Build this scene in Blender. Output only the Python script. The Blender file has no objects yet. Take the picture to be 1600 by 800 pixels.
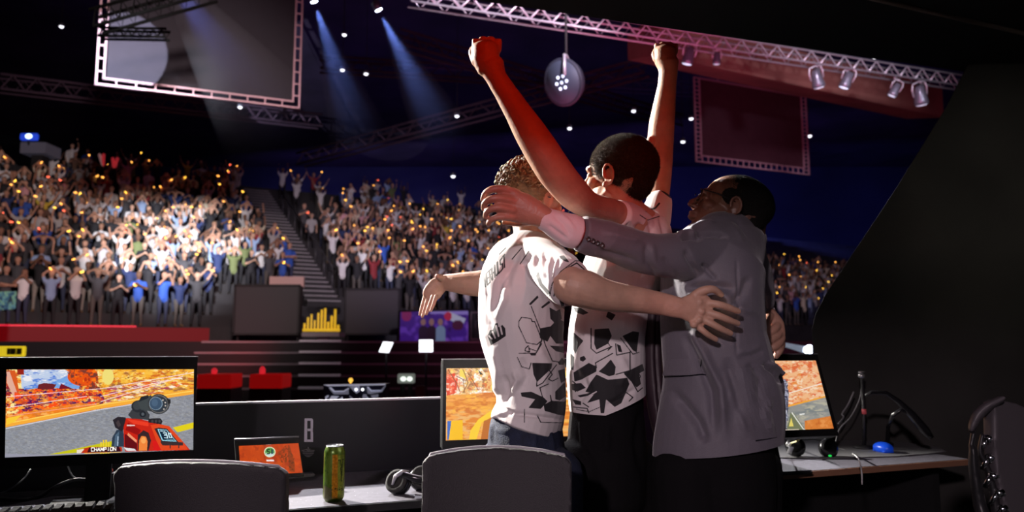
import bpy, bmesh, math, random
import numpy as np
from mathutils import Vector, Matrix, noise
R = math.radians
random.seed(7); np.random.seed(7)
sc = bpy.context.scene
col = sc.collection

# ------------------------------------------------------------------ camera
CAM = Vector((0.0, 0.0, 1.25)); F = 1200.0; PITCH = R(6.5)
CP, SP = math.cos(PITCH), math.sin(PITCH)
cd = bpy.data.cameras.new('camera'); cam = bpy.data.objects.new('camera', cd); col.objects.link(cam)
cam.location = CAM; cam.rotation_euler = (R(90) + PITCH, 0, 0)
cd.sensor_width = 36.0; cd.lens = 36.0 * F / 1600.0; cd.clip_start = 0.05; cd.clip_end = 300
cd.dof.use_dof = True; cd.dof.focus_distance = 2.25; cd.dof.aperture_fstop = 3.2
sc.camera = cam

def W(px, py, Y):
    """the point of the place seen at pixel (px,py) that lies Y metres in front of the camera (measured level)"""
    u = (px - 800.0) / F; v = (400.0 - py) / F
    d = Vector((u, CP - v * SP, SP + v * CP))
    return CAM + d * (Y / d.y)

def WZ(px, py, z):
    u = (px - 800.0) / F; v = (400.0 - py) / F
    d = Vector((u, CP - v * SP, SP + v * CP))
    return CAM + d * ((z - CAM.z) / d.z)

def to_px(a):
    r = a - np.array(CAM)
    f = r[:, 1] * CP + r[:, 2] * SP; u = -r[:, 1] * SP + r[:, 2] * CP
    return np.stack([800 + F * r[:, 0] / f, 400 - F * u / f], 1)

# ------------------------------------------------------------------ world, exposure
sc.view_settings.view_transform = 'Standard'; sc.view_settings.look = 'None'
sc.view_settings.gamma = 1.0; sc.view_settings.exposure = 0.0; sc.view_settings.use_curve_mapping = False
wd = bpy.data.worlds.new('hall_dark'); sc.world = wd; wd.use_nodes = True
wd.node_tree.nodes['Background'].inputs[0].default_value = (0.15, 0.16, 0.4, 1)
wd.node_tree.nodes['Background'].inputs[1].default_value = 0.012
sc.cycles.use_denoising = True
sc.cycles.max_bounces = 4; sc.cycles.diffuse_bounces = 2; sc.cycles.glossy_bounces = 2
sc.cycles.transmission_bounces = 4; sc.cycles.volume_bounces = 0; sc.cycles.transparent_max_bounces = 6
sc.cycles.sample_clamp_indirect = 3.0; sc.cycles.caustics_reflective = False; sc.cycles.caustics_refractive = False
sc.cycles.volume_step_rate = 4.0; sc.cycles.volume_max_steps = 64

# ------------------------------------------------------------------ lights (stage lighting of the hall)
def spot(name, loc, target, energy, color, size=45, blend=0.4, radius=0.15):
    l = bpy.data.lights.new(name, 'SPOT'); l.energy = energy; l.color = color
    l.spot_size = R(size); l.spot_blend = blend; l.shadow_soft_size = radius
    o = bpy.data.objects.new(name, l); col.objects.link(o)
    o.location = loc
    d = Vector(target) - Vector(loc)
    o.rotation_euler = d.to_track_quat('-Z', 'Y').to_euler()
    return o
def area(name, loc, target, energy, color, sx, sy):
    l = bpy.data.lights.new(name, 'AREA'); l.energy = energy; l.color = color
    l.shape = 'RECTANGLE'; l.size = sx; l.size_y = sy
    o = bpy.data.objects.new(name, l); col.objects.link(o); o.location = loc
    d = Vector(target) - Vector(loc)
    o.rotation_euler = d.to_track_quat('-Z', 'Y').to_euler()
    return o

# white follow lights from over the stage onto the left seating block
spot('audience_blinder_light', (-2.5, 3.0, 7.5), W(270, 375, 27), 78000, (0.93, 0.93, 1.0), 15, 1.0, 0.3)
spot('audience_side_light', (-1.0, 3.0, 7.5), W(180, 400, 26), 10500, (1.0, 0.80, 0.76), 46, 0.9, 0.4)
spot('audience_right_light', (2.0, 3.5, 7.0), W(640, 380, 35), 13000, (0.90, 0.76, 0.95), 30, 1.0, 0.4)
spot('audience_right_spot_light', (2.0, 3.5, 7.0), W(590, 410, 33), 9000, (0.9, 0.9, 1.0), 8, 1.0, 0.4)
spot('audience_far_light', (3.0, 3.0, 7.0), W(1250, 450, 42), 9000, (0.9, 0.72, 0.9), 22, 1.0, 0.4)
# red wash on the foot of the seating
spot('red_wash_light', (-9.0, 18.5, 0.35), W(150, 512, 24.6), 1500, (1.0, 0.02, 0.04), 120, 0.8, 0.3)
spot('red_wash_light', (-5.5, 15.5, 2.2), W(240, 560, 19.5), 420, (1.0, 0.02, 0.04), 80, 0.9, 0.3)
# stage front light from under the booth roof; an added unseen bar keeps it off the raised arms
spot('stage_key_light', (-1.4, -3.0, 2.62), W(950, 520, 2.2), 430, (1.0, 0.79, 0.86), 30, 0.5, 0.10)
spot('stage_low_light', (1.9, -2.8, 1.5), W(1080, 600, 2.2), 26, (0.95, 0.80, 1.0), 15, 0.8, 0.3)
spot('added_head_fill_light', (-1.7, -0.7, 1.75), W(1120, 318, 2.3), 26, (1.0, 0.66, 0.48), 9, 0.9, 0.15)  # added fill that brightens the heads, not a known fixture
# hard white back lights from over the audience side: bright rims
spot('stage_back_light', (-5.2, 6.0, 4.3), W(900, 300, 2.3), 9500, (1.0, 0.94, 0.86), 32, 0.5, 0.08)
spot('stage_back_light', (-1.0, 9.0, 6.5), W(1020, 215, 2.4), 6500, (1.0, 0.96, 0.98), 6.5, 0.7, 0.12)
spot('desk_back_light', (-2.2, 7.5, 5.0), W(520, 760, 2.6), 1500, (0.95, 0.92, 1.0), 22, 0.6, 0.12)
spot('desk_back_light', (3.2, 8.5, 5.5), W(1330, 700, 3.1), 900, (0.95, 0.92, 1.0), 12, 0.8, 0.12)
spot('added_red_patch_light', (-0.3, -0.6, 1.0), W(868, 515, 2.2), 14, (1.0, 0.03, 0.02), 5, 1.0, 0.05)  # added spots that lay red patches on both jerseys
spot('added_red_patch_light', (0.9, -0.6, 1.0), W(985, 448, 2.3), 16, (1.0, 0.03, 0.02), 5, 1.0, 0.05)
# red lamp that colours the raised arms
spot('red_arm_light', (1.1, -0.75, 2.6), W(880, 160, 2.1), 78, (1.0, 0.025, 0.0), 20, 0.5, 0.06)
spot('red_arm_light', (0.1, -1.3, 0.9), W(890, 165, 2.1), 42, (1.0, 0.025, 0.0), 15, 0.7, 0.06)
# dim blue and magenta wash of the roof and the far wall
area('blue_wall_light', (0, 60, 14.0), (4, 74, 11), 600, (0.30, 0.20, 1.0), 50, 3)
area('blue_wall_light', (24, 62, 11), (26, 74, 7), 330, (0.12, 0.16, 1.0), 30, 3)
area('roof_wash_light', (4, 40, 13.5), (4, 41, 18.4), 420, (0.30, 0.18, 0.9), 50, 30)
area('magenta_roof_light', (4, 12, 2.5), (6, 22, 16), 330, (1.0, 0.20, 0.42), 10, 4)
spot('truss_light', (11.5, 9.0, 5.0), (8.0, 16.8, 7.3), 1000, (0.82, 0.84, 1.0), 46, 0.8, 0.2)
spot('truss_pink_light', (2.0, 9.0, 4.5), (1.8, 14.0, 7.6), 130, (1.0, 0.30, 0.50), 70, 0.8, 0.2)
spot('curtain_light', (3.0, 0.5, 2.5), W(1570, 330, 4.0), 75, (1.0, 0.90, 0.78), 30, 1.0, 0.3)

# ------------------------------------------------------------------ materials
MATS = {}
def mat(name, c=(0.5, 0.5, 0.5), rough=0.6, metal=0.0, emit=0.0, ec=None, vary=0.0, vscale=20.0, bump=0.0, bscale=60.0, spec=0.5, sheen=0.0, coat=0.0, sss=0.0):
    if name in MATS: return MATS[name]
    m = bpy.data.materials.new(name); m.use_nodes = True; nt = m.node_tree; b = nt.nodes['Principled BSDF']
    b.inputs['Base Color'].default_value = (*c, 1); b.inputs['Roughness'].default_value = rough
    b.inputs['Metallic'].default_value = metal; b.inputs['Specular IOR Level'].default_value = spec
    if sheen: b.inputs['Sheen Weight'].default_value = sheen; b.inputs['Sheen Roughness'].default_value = 0.4
    if coat: b.inputs['Coat Weight'].default_value = coat
    if sss:
        b.inputs['Subsurface Weight'].default_value = sss; b.inputs['Subsurface Scale'].default_value = 0.006
        b.inputs['Subsurface Radius'].default_value = (1, .35, .2)
    if emit:
        b.inputs['Emission Color'].default_value = (*(ec or c), 1); b.inputs['Emission Strength'].default_value = emit
    if vary or bump:
        tc = nt.nodes.new('ShaderNodeTexCoord')
    if vary:
        n = nt.nodes.new('ShaderNodeTexNoise'); n.inputs['Scale'].default_value = vscale; n.inputs['Detail'].default_value = 4
        nt.links.new(tc.outputs['Object'], n.inputs['Vector'])
        r = nt.nodes.new('ShaderNodeMapRange'); r.inputs[1].default_value = 0.3; r.inputs[2].default_value = 0.7
        r.inputs[3].default_value = 1 - vary; r.inputs[4].default_value = 1 + vary
        nt.links.new(n.outputs['Fac'], r.inputs[0])
        mx = nt.nodes.new('ShaderNodeMix'); mx.data_type = 'RGBA'; mx.blend_type = 'MULTIPLY'; mx.inputs[0].default_value = 1
        mx.inputs[6].default_value = (*c, 1); nt.links.new(r.outputs[0], mx.inputs[7]); nt.links.new(mx.outputs[2], b.inputs['Base Color'])
    if bump:
        n2 = nt.nodes.new('ShaderNodeTexNoise'); n2.inputs['Scale'].default_value = bscale; n2.inputs['Detail'].default_value = 3
        nt.links.new(tc.outputs['Object'], n2.inputs['Vector'])
        bp = nt.nodes.new('ShaderNodeBump'); bp.inputs['Strength'].default_value = bump; bp.inputs['Distance'].default_value = 0.01
        nt.links.new(n2.outputs['Fac'], bp.inputs['Height']); nt.links.new(bp.outputs[0], b.inputs['Normal'])
    MATS[name] = m; return m

def color_attr_mat(name, attr, emit=0.0, rough=0.5, bump=0.0, bscale=60, sheen=0.0):
    m = bpy.data.materials.new(name); m.use_nodes = True; nt = m.node_tree; b = nt.nodes['Principled BSDF']
    a = nt.nodes.new('ShaderNodeAttribute'); a.attribute_name = attr
    b.inputs['Roughness'].default_value = rough
    if emit:
        b.inputs['Base Color'].default_value = (0.01, 0.01, 0.01, 1)
        nt.links.new(a.outputs['Color'], b.inputs['Emission Color']); b.inputs['Emission Strength'].default_value = emit
    else: nt.links.new(a.outputs['Color'], b.inputs['Base Color'])
    if sheen: b.inputs['Sheen Weight'].default_value = sheen
    if bump:
        tc = nt.nodes.new('ShaderNodeTexCoord')
        n2 = nt.nodes.new('ShaderNodeTexNoise'); n2.inputs['Scale'].default_value = bscale; n2.inputs['Detail'].default_value = 3
        nt.links.new(tc.outputs['Object'], n2.inputs['Vector'])
        bp = nt.nodes.new('ShaderNodeBump'); bp.inputs['Strength'].default_value = bump; bp.inputs['Distance'].default_value = 0.01
        nt.links.new(n2.outputs['Fac'], bp.inputs['Height']); nt.links.new(bp.outputs[0], b.inputs['Normal'])
    return m

# ------------------------------------------------------------------ mesh builder
class MB:
    def __init__(s): s.v = []; s.f = []; s.m = []; s.smooth = []
    def add(s, vs, fs, mi=0, sm=False):
        o = len(s.v); s.v += [tuple(v) for v in vs]
        for f in fs: s.f.append(tuple(i + o for i in f)); s.m.append(mi); s.smooth.append(sm)
    def box(s, c, size, rot=None, mi=0, bev=0.0):
        c = Vector(c); hx, hy, hz = size[0] / 2, size[1] / 2, size[2] / 2
        M = rot if rot is not None else Matrix.Identity(3)
        if bev <= 0:
            vs = [c + M @ Vector((x, y, z)) for x in (-hx, hx) for y in (-hy, hy) for z in (-hz, hz)]
            s.add(vs, [(0, 1, 3, 2), (4, 6, 7, 5), (0, 4, 5, 1), (2, 3, 7, 6), (0, 2, 6, 4), (1, 5, 7, 3)], mi); return
        bm = bmesh.new(); bmesh.ops.create_cube(bm, size=1)
        for v in bm.verts: v.co = Vector((v.co.x * size[0], v.co.y * size[1], v.co.z * size[2]))
        bmesh.ops.bevel(bm, geom=bm.edges[:], offset=bev, segments=2, affect='EDGES')
        bm.verts.index_update()
        s.add([c + M @ v.co for v in bm.verts], [[v.index for v in f.verts] for f in bm.faces], mi); bm.free()
    def hull8(s, pts, mi=0):   # 4 front corners then the matching 4 back corners
        s.add(pts, [(0, 1, 2, 3), (7, 6, 5, 4), (0, 4, 5, 1), (1, 5, 6, 2), (2, 6, 7, 3), (3, 7, 4, 0)], mi)
    def prism(s, pts, ext, mi=0, sm=False):   # polygon pts extruded by vector ext
        n = len(pts); ext = Vector(ext)
        vs = [Vector(p) for p in pts] + [Vector(p) + ext for p in pts]
        s.add(vs, [tuple(range(n))[::-1], tuple(range(n, 2 * n))] + [(i, (i + 1) % n, n + (i + 1) % n, n + i) for i in range(n)], mi, sm)
    def tube(s, pts, r, n=8, mi=0, closed=False, sm=True):
        pts = [Vector(p) for p in pts]; k = len(pts)
        rr = r if isinstance(r, (list, tuple)) else [r] * k
        up = Vector((0.013, 0.021, 1)).normalized(); rings = []; pa = None
        for i, p in enumerate(pts):
            t = (pts[min(i + 1, k - 1)] - pts[max(i - 1, 0)])
            if closed: t = pts[(i + 1) % k] - pts[i - 1]
            if t.length < 1e-9: t = Vector((0, 0, 1))
            t.normalize()
            if pa is None:
                a = t.cross(up)
                if a.length < 0.1: a = t.cross(Vector((1, 0, 0)))
            else: a = pa - t * pa.dot(t)
            a.normalize(); b = t.cross(a); pa = a
            rings.append([p + (a * math.cos(2 * math.pi * j / n) + b * math.sin(2 * math.pi * j / n)) * rr[i] for j in range(n)])
        vs = [v for ring in rings for v in ring]; fs = []
        for i in range(k if closed else k - 1):
            i2 = (i + 1) % k
            for j in range(n): fs.append((i * n + j, i * n + (j + 1) % n, i2 * n + (j + 1) % n, i2 * n + j))
        if not closed: fs.append(tuple(range(n))[::-1]); fs.append(tuple((k - 1) * n + j for j in range(n)))
        s.add(vs, fs, mi, sm)
    def lathe(s, c, prof, n=24, mi=0, M=None, sm=True):   # prof [(r,z)], closed top and bottom
        c = Vector(c); M = M if M is not None else Matrix.Identity(3); vs = []; fs = []
        for (r, z) in prof:
            for j in range(n): vs.append(c + M @ Vector((r * math.cos(2 * math.pi * j / n), r * math.sin(2 * math.pi * j / n), z)))
        k = len(prof)
        for i in range(k - 1):
            for j in range(n): fs.append((i * n + j, i * n + (j + 1) % n, (i + 1) * n + (j + 1) % n, (i + 1) * n + j))
        fs.append(tuple(range(n))[::-1]); fs.append(tuple((k - 1) * n + j for j in range(n)))
        s.add(vs, fs, mi, sm)
    def ell(s, c, ra, rb, rc, M=None, mi=0, n=16, m=10):
        c = Vector(c); M = M if M is not None else Matrix.Identity(3); vs = [c + M @ Vector((0, 0, rc))]; fs = []
        for i in range(1, m):
            th = math.pi * i / m
            for j in range(n):
                ph = 2 * math.pi * j / n
                vs.append(c + M @ Vector((ra * math.sin(th) * math.cos(ph), rb * math.sin(th) * math.sin(ph), rc * math.cos(th))))
        vs.append(c + M @ Vector((0, 0, -rc)))
        for j in range(n): fs.append((0, 1 + j, 1 + (j + 1) % n))
        for i in range(m - 2):
            for j in range(n): a = 1 + i * n; fs.append((a + j, a + n + j, a + n + (j + 1) % n, a + (j + 1) % n))
        a = 1 + (m - 2) * n
        for j in range(n): fs.append((a + j, len(vs) - 1, a + (j + 1) % n))
        s.add(vs, fs, mi, True)
    def mesh(s, name):
        me = bpy.data.meshes.new(name); me.from_pydata([tuple(v) for v in s.v], [], s.f)
        me.polygons.foreach_set('material_index', s.m); me.polygons.foreach_set('use_smooth', s.smooth); me.update()
        return me
    def build(s, name, mats, parent=None, fix=True):
        me = s.mesh(name)
        for m in (mats if isinstance(mats, (list, tuple)) else [mats]): me.materials.append(m)
        if fix:
            bm = bmesh.new(); bm.from_mesh(me); bmesh.ops.recalc_face_normals(bm, faces=bm.faces[:]); bm.to_mesh(me); bm.free()
        return link(name, me, parent)

def link(name, me, parent=None):
    o = bpy.data.objects.new(name, me); col.objects.link(o)
    if parent is not None:
        o.parent = parent; o.matrix_parent_inverse = world_of(parent).inverted()
    return o
def world_of(o):
    m = o.matrix_basis.copy()
    if o.parent: m = world_of(o.parent) @ o.matrix_parent_inverse @ m
    return m
def tag(o, label=None, cat=None, group=None, kind=None):
    if label: o['label'] = label
    if cat: o['category'] = cat
    if group: o['group'] = group
    if kind: o['kind'] = kind
    return o
def empty(name, loc, label, cat, group=None, rz=0):
    o = bpy.data.objects.new(name, None); o.empty_display_size = 0.1; col.objects.link(o); o.location = loc; o.rotation_euler = (0, 0, rz)
    return tag(o, label, cat, group)
def copy_tree(o, parent=None):
    c = o.copy(); col.objects.link(c)
    if parent is not None: c.parent = parent
    for ch in list(o.children): copy_tree(ch, c)
    return c
def rotz(a): return Matrix.Rotation(a, 3, 'Z')
def basis(x, z):
    """3x3 with columns: x axis along x, z axis near z"""
    x = Vector(x).normalized(); z = Vector(z); z = (z - x * z.dot(x)).normalized(); y = z.cross(x)
    return Matrix((x, y, z)).transposed()
# ------------------------------------------------------------------ continuous bodies and clothes
def catmull(nodes, sub):
    n = [np.array(x, float) for x in nodes]; out = []
    for i in range(len(n) - 1):
        p0 = n[max(i - 1, 0)]; p1 = n[i]; p2 = n[i + 1]; p3 = n[min(i + 2, len(n) - 1)]
        for k in range(sub):
            t = k / sub
            q = 0.5 * ((2 * p1) + (-p0 + p2) * t + (2 * p0 - 5 * p1 + 4 * p2 - p3) * t * t + (-p0 + 3 * p1 - 3 * p2 + p3) * t ** 3)
            q[3:] = p1[3:] + (p2[3:] - p1[3:]) * t
            out.append(q)
    out.append(n[-1]); return out
def loft(mb, nodes, sub=3, n=20, ref=None, cap=(0.8, 0.8), mi=0):
    """nodes: (x,y,z, ra, rb); ra lies across the view (or across ref), rb along it"""
    q = catmull(nodes, sub) if len(nodes) > 1 else [np.array(nodes[0], float)]
    P = [Vector(x[:3]) for x in q]; k = len(P); rings = []; prev = None
    def ring(c, a, b, ra, rb): return [c + a * (math.cos(2 * math.pi * j / n) * ra) + b * (math.sin(2 * math.pi * j / n) * rb) for j in range(n)]
    for i in range(k):
        t = (P[min(i + 1, k - 1)] - P[max(i - 1, 0)]).normalized()
        v = Vector(ref) if ref is not None else (P[i] - CAM).normalized()
        a = t.cross(v)
        if a.length < 0.35 and prev is not None: a = prev - t * prev.dot(t)
        a.normalize()
        if prev is not None and a.dot(prev) < 0: a = -a
        prev = a; b = a.cross(t).normalized()
        ra, rb = q[i][3], q[i][4]
        if i == 0 and cap[0] > 0:
            h = min(ra, rb) * cap[0]
            for s_ in (0.12, 0.4, 0.7, 0.92): rings.append(ring(P[0] - t * h * math.sqrt(max(0, 1 - s_ * s_)), a, b, ra * s_, rb * s_))
        rings.append(ring(P[i], a, b, ra, rb))
        if i == k - 1 and cap[1] > 0:
            h = min(ra, rb) * cap[1]
            for s_ in (0.92, 0.7, 0.4, 0.12): rings.append(ring(P[i] + t * h * math.sqrt(max(0, 1 - s_ * s_)), a, b, ra * s_, rb * s_))
    vs = [v for r_ in rings for v in r_]; fs = []
    for i in range(len(rings) - 1):
        for j in range(n): fs.append((i * n + j, i * n + (j + 1) % n, (i + 1) * n + (j + 1) % n, (i + 1) * n + j))
    fs.append(tuple(range(n))[::-1]); fs.append(tuple((len(rings) - 1) * n + j for j in range(n)))
    mb.add(vs, fs, mi, True)
def pl(mb, nodes, sub=3, cap=(0.8, 0.8), n=20, grow=1.0):
    """limb whose outline was measured: nodes (px,py,depth, half width in px, half depth in m or None)"""
    out = []
    for (px, py, Y, hw, rd) in nodes:
        p = W(px, py, Y); r = hw * (Y * CP + (p.z - CAM.z) * SP) / F
        out.append((p.x, p.y, p.z, r * grow, (rd if rd is not None else r) * grow))
    loft(mb, out, sub, n, None, cap)
def fuse(name, mb, voxel, mats, parent=None, smooth=3, fac=0.5, folds=None, fnoise=0.0, nscale=(9, 9, 4), after=None):
    me = mb.mesh(name + '_raw')
    bm = bmesh.new(); bm.from_mesh(me); bmesh.ops.recalc_face_normals(bm, faces=bm.faces[:]); bm.to_mesh(me); bm.free()
    o = bpy.data.objects.new('tmp', me); col.objects.link(o)
    r = o.modifiers.new('r', 'REMESH'); r.mode = 'VOXEL'; r.voxel_size = voxel
    s = o.modifiers.new('s', 'SMOOTH'); s.factor = fac; s.iterations = smooth
    dg = bpy.context.evaluated_depsgraph_get(); me2 = bpy.data.meshes.new_from_object(o.evaluated_get(dg)); me2.name = name
    bpy.data.objects.remove(o); bpy.data.meshes.remove(me)
    if folds or fnoise: crease(me2, folds or [], fnoise, nscale)
    if after: after(me2)
    me2.materials.clear()
    for m in (mats if isinstance(mats, (list, tuple)) else [mats]): me2.materials.append(m)
    me2.polygons.foreach_set('use_smooth', [True] * len(me2.polygons)); me2.update()
    return link(name, me2, parent)
def co_of(me):
    a = np.empty(len(me.vertices) * 3, np.float32); me.vertices.foreach_get('co', a); return a.reshape(-1, 3).astype(np.float64)
def no_of(me):
    a = np.empty(len(me.vertices) * 3, np.float32); me.vertex_normals.foreach_get('vector', a); return a.reshape(-1, 3).astype(np.float64)
def seg_dist(P, A, B):
    d = B - A; t = np.clip(((P - A) @ d) / max(d @ d, 1e-9), 0, 1)
    return np.linalg.norm(P - (A + t[:, None] * d), axis=1), t
def poly_dist(P, pts, closed=False):
    pts = [np.array(p, float) for p in pts]; m = np.full(len(P), 1e9)
    L = list(zip(pts[:-1], pts[1:])) + ([(pts[-1], pts[0])] if closed else [])
    for a, b in L: m = np.minimum(m, seg_dist(P, a, b)[0])
    return m
def inside(P, pts):
    c = np.zeros(len(P), bool); n = len(pts)
    for i in range(n):
        x1, y1 = pts[i]; x2, y2 = pts[(i + 1) % n]
        if y1 == y2: continue
        cond = ((y1 > P[:, 1]) != (y2 > P[:, 1])) & (P[:, 0] < (x2 - x1) * (P[:, 1] - y1) / (y2 - y1) + x1)
        c ^= cond
    return c
def vnoise(p, seed=0):
    """cheap smooth value noise on an (N,3) array"""
    i = np.floor(p).astype(np.int64); f = p - i; f = f * f * (3 - 2 * f); r = np.zeros(len(p))
    for dx in (0, 1):
        for dy in (0, 1):
            for dz in (0, 1):
                q = i + np.array([dx, dy, dz])
                h = (q[:, 0] * 374761393 + q[:, 1] * 668265263 + q[:, 2] * 2147483647 + seed * 144665) & 0xffffffff
                h = ((h ^ (h >> 13)) * 1274126177) & 0xffffffff
                h = ((h ^ (h >> 16)) & 0xffff) / 65535.0
                w = (f[:, 0] if dx else 1 - f[:, 0]) * (f[:, 1] if dy else 1 - f[:, 1]) * (f[:, 2] if dz else 1 - f[:, 2])
                r += w * h
    return r
def crease(me, folds, amp, nscale):
    co = co_of(me); no = no_of(me); px = to_px(co); d = np.zeros(len(co))
    view = co - np.array(CAM); face = -(view * no).sum(1) / np.linalg.norm(view, axis=1)
    face = np.clip(face * 3 + 0.5, 0, 1)
    for (pts, w, a) in folds:
        pts = [np.array(p, float) for p in pts]; n = len(pts) - 1; best = np.full(len(px), 1e9); bt = np.zeros(len(px))
        lo = np.min(pts, 0) - 3 * w; hi = np.max(pts, 0) + 3 * w
        k = np.where((px[:, 0] > lo[0]) & (px[:, 0] < hi[0]) & (px[:, 1] > lo[1]) & (px[:, 1] < hi[1]))[0]
        if not len(k): continue
        b = np.full(len(k), 1e9); tt = np.zeros(len(k))
        for i in range(n):
            dd, t = seg_dist(px[k], pts[i], pts[i + 1]); u = dd < b; b[u] = dd[u]; tt[u] = (i + t[u]) / n
        d[k] += a * np.exp(-(b / w) ** 2) * np.clip(np.minimum(tt, 1 - tt) * 5, 0.0, 1) * face[k]
    if amp:
        q = co * np.array(nscale); q = q + 1.5 * np.stack([vnoise(co * 5 + 7), vnoise(co * 5 + 19), vnoise(co * 5 + 31)], 1)
        r = 1 - np.abs(vnoise(q) * 2 - 1) * 2
        d += amp * r
    co += no * d[:, None]
    me.vertices.foreach_set('co', co.astype(np.float32).ravel()); me.update()
def ink_mat(name, base, ink, attr='ink', rough=0.75, bump=0.15, sheen=0.2):
    m = bpy.data.materials.new(name); m.use_nodes = True; nt = m.node_tree; b = nt.nodes['Principled BSDF']
    a = nt.nodes.new('ShaderNodeAttribute'); a.attribute_name = attr
    mr = nt.nodes.new('ShaderNodeMapRange'); mr.inputs[1].default_value = -0.3; mr.inputs[2].default_value = 0.3
    nt.links.new(a.outputs['Fac'], mr.inputs[0])
    mx = nt.nodes.new('ShaderNodeMix'); mx.data_type = 'RGBA'; mx.inputs[6].default_value = (*ink, 1); mx.inputs[7].default_value = (*base, 1)
    nt.links.new(mr.outputs[0], mx.inputs[0]); nt.links.new(mx.outputs[2], b.inputs['Base Color'])
    b.inputs['Roughness'].default_value = rough; b.inputs['Sheen Weight'].default_value = sheen
    tc = nt.nodes.new('ShaderNodeTexCoord'); n2 = nt.nodes.new('ShaderNodeTexNoise'); n2.inputs['Scale'].default_value = 260
    nt.links.new(tc.outputs['Object'], n2.inputs['Vector'])
    bp = nt.nodes.new('ShaderNodeBump'); bp.inputs['Strength'].default_value = bump; bp.inputs['Distance'].default_value = 0.002
    nt.links.new(n2.outputs['Fac'], bp.inputs['Height']); nt.links.new(bp.outputs[0], b.inputs['Normal'])
    return m
def ink_attr(me, polys, lines, holes=()):
    """signed distance (in picture units at the wearer) to the printed pattern, kept on the cloth"""
    px = to_px(co_of(me)); sd = np.full(len(px), 30.0)
    for pts in polys:
        lo = np.min(pts, 0) - 6; hi = np.max(pts, 0) + 6
        k = np.where((px[:, 0] > lo[0]) & (px[:, 0] < hi[0]) & (px[:, 1] > lo[1]) & (px[:, 1] < hi[1]))[0]
        if not len(k): continue
        d = poly_dist(px[k], pts, True); d = np.where(inside(px[k], pts), -d, d); sd[k] = np.minimum(sd[k], d)
    for (pts, w) in holes:
        sd = np.maximum(sd, w - poly_dist(px, pts))
    for (pts, w) in lines:
        lo = np.min(pts, 0) - 6; hi = np.max(pts, 0) + 6
        k = np.where((px[:, 0] > lo[0]) & (px[:, 0] < hi[0]) & (px[:, 1] > lo[1]) & (px[:, 1] < hi[1]))[0]
        if len(k): sd[k] = np.minimum(sd[k], poly_dist(px[k], pts) - w)
    at = me.attributes.new('ink', 'FLOAT', 'POINT'); at.data.foreach_set('value', sd.astype(np.float32))

def head_frame(fwd, up=(0, 0, 1)):
    f = Vector(fwd).normalized(); u = Vector(up); u = (u - f * u.dot(f)).normalized(); r = f.cross(u)
    return Matrix((r, f, u)).transposed()
def add_head(mb, c, M, s=1.0, us=1.0, ds=1.0, lips=1.0, ears=(1, -1)):
    def q(x, y, z): return Vector(c) + M @ (Vector((x, y, z * (us if z > 0 else ds))) * s)
    def el(x, y, z, a, b, h, R_=None, n=16, m=10):
        k = us if z > 0 else ds
        mb.ell(q(x, y, z), a * s, b * s, h * s * k, M if R_ is None else M @ R_, n=n, m=m)
    def tb(pts, r): mb.tube([q(*p) for p in pts], [x * s for x in r], 10)
    el(0, -.012, .038, .077, .096, .087, n=24, m=14); el(0, .018, -.03, .062, .070, .082, n=20, m=12)
    el(0, -.05, .0, .062, .05, .06)
    for e in (1, -1): el(.034 * e, .012, -.052, .034, .048, .046)
    el(0, .066, -.095, .024, .022, .018)
    for e in (1, -1):
        tb([(.056 * e, -.005, -.045), (.048 * e, .03, -.078), (.018 * e, .066, -.098)], [.018, .018, .016])
        el(.042 * e, .056, -.020, .020, .020, .020); el(.031 * e, .072, .004, .014, .012, .010)
        el(.013 * e, .094, -.030, .008, .010, .007)
        tb([(.045 * e, .070, .022), (.028 * e, .083, .028), (.008 * e, .087, .022)], [.008, .009, .009])
    tb([(0, .084, .022), (0, .093, .0), (0, .108, -.022)], [.009, .009, .011]); el(0, .107, -.026, .011, .010, .009)
    el(0, .080, -.045, .026, .014, .022)
    el(0, .091, -.053, .021 * lips, .010 * lips, .0065 * lips); el(0, .088, -.067, .018 * lips, .011 * lips, .0075 * lips)
    el(0, .070, -.082, .02, .014, .012)
    for e in ears:
        R_ = Matrix.Rotation(R(14 * e), 3, 'Z') @ Matrix.Rotation(R(-10), 3, 'X')
        el(.077 * e, -.008, -.006, .006, .016, .028, R_)
        pts = []
        for k in range(9):
            a = R(-60 + k * 34); pts.append(q(.084 * e, -.008 - .016 * math.cos(a + .3), .002 + .027 * math.sin(a) if True else 0))
        mb.tube(pts, [.0042 * s] * 9, 8)
        el(.079 * e, .002, -.030, .006, .008, .010)
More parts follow.
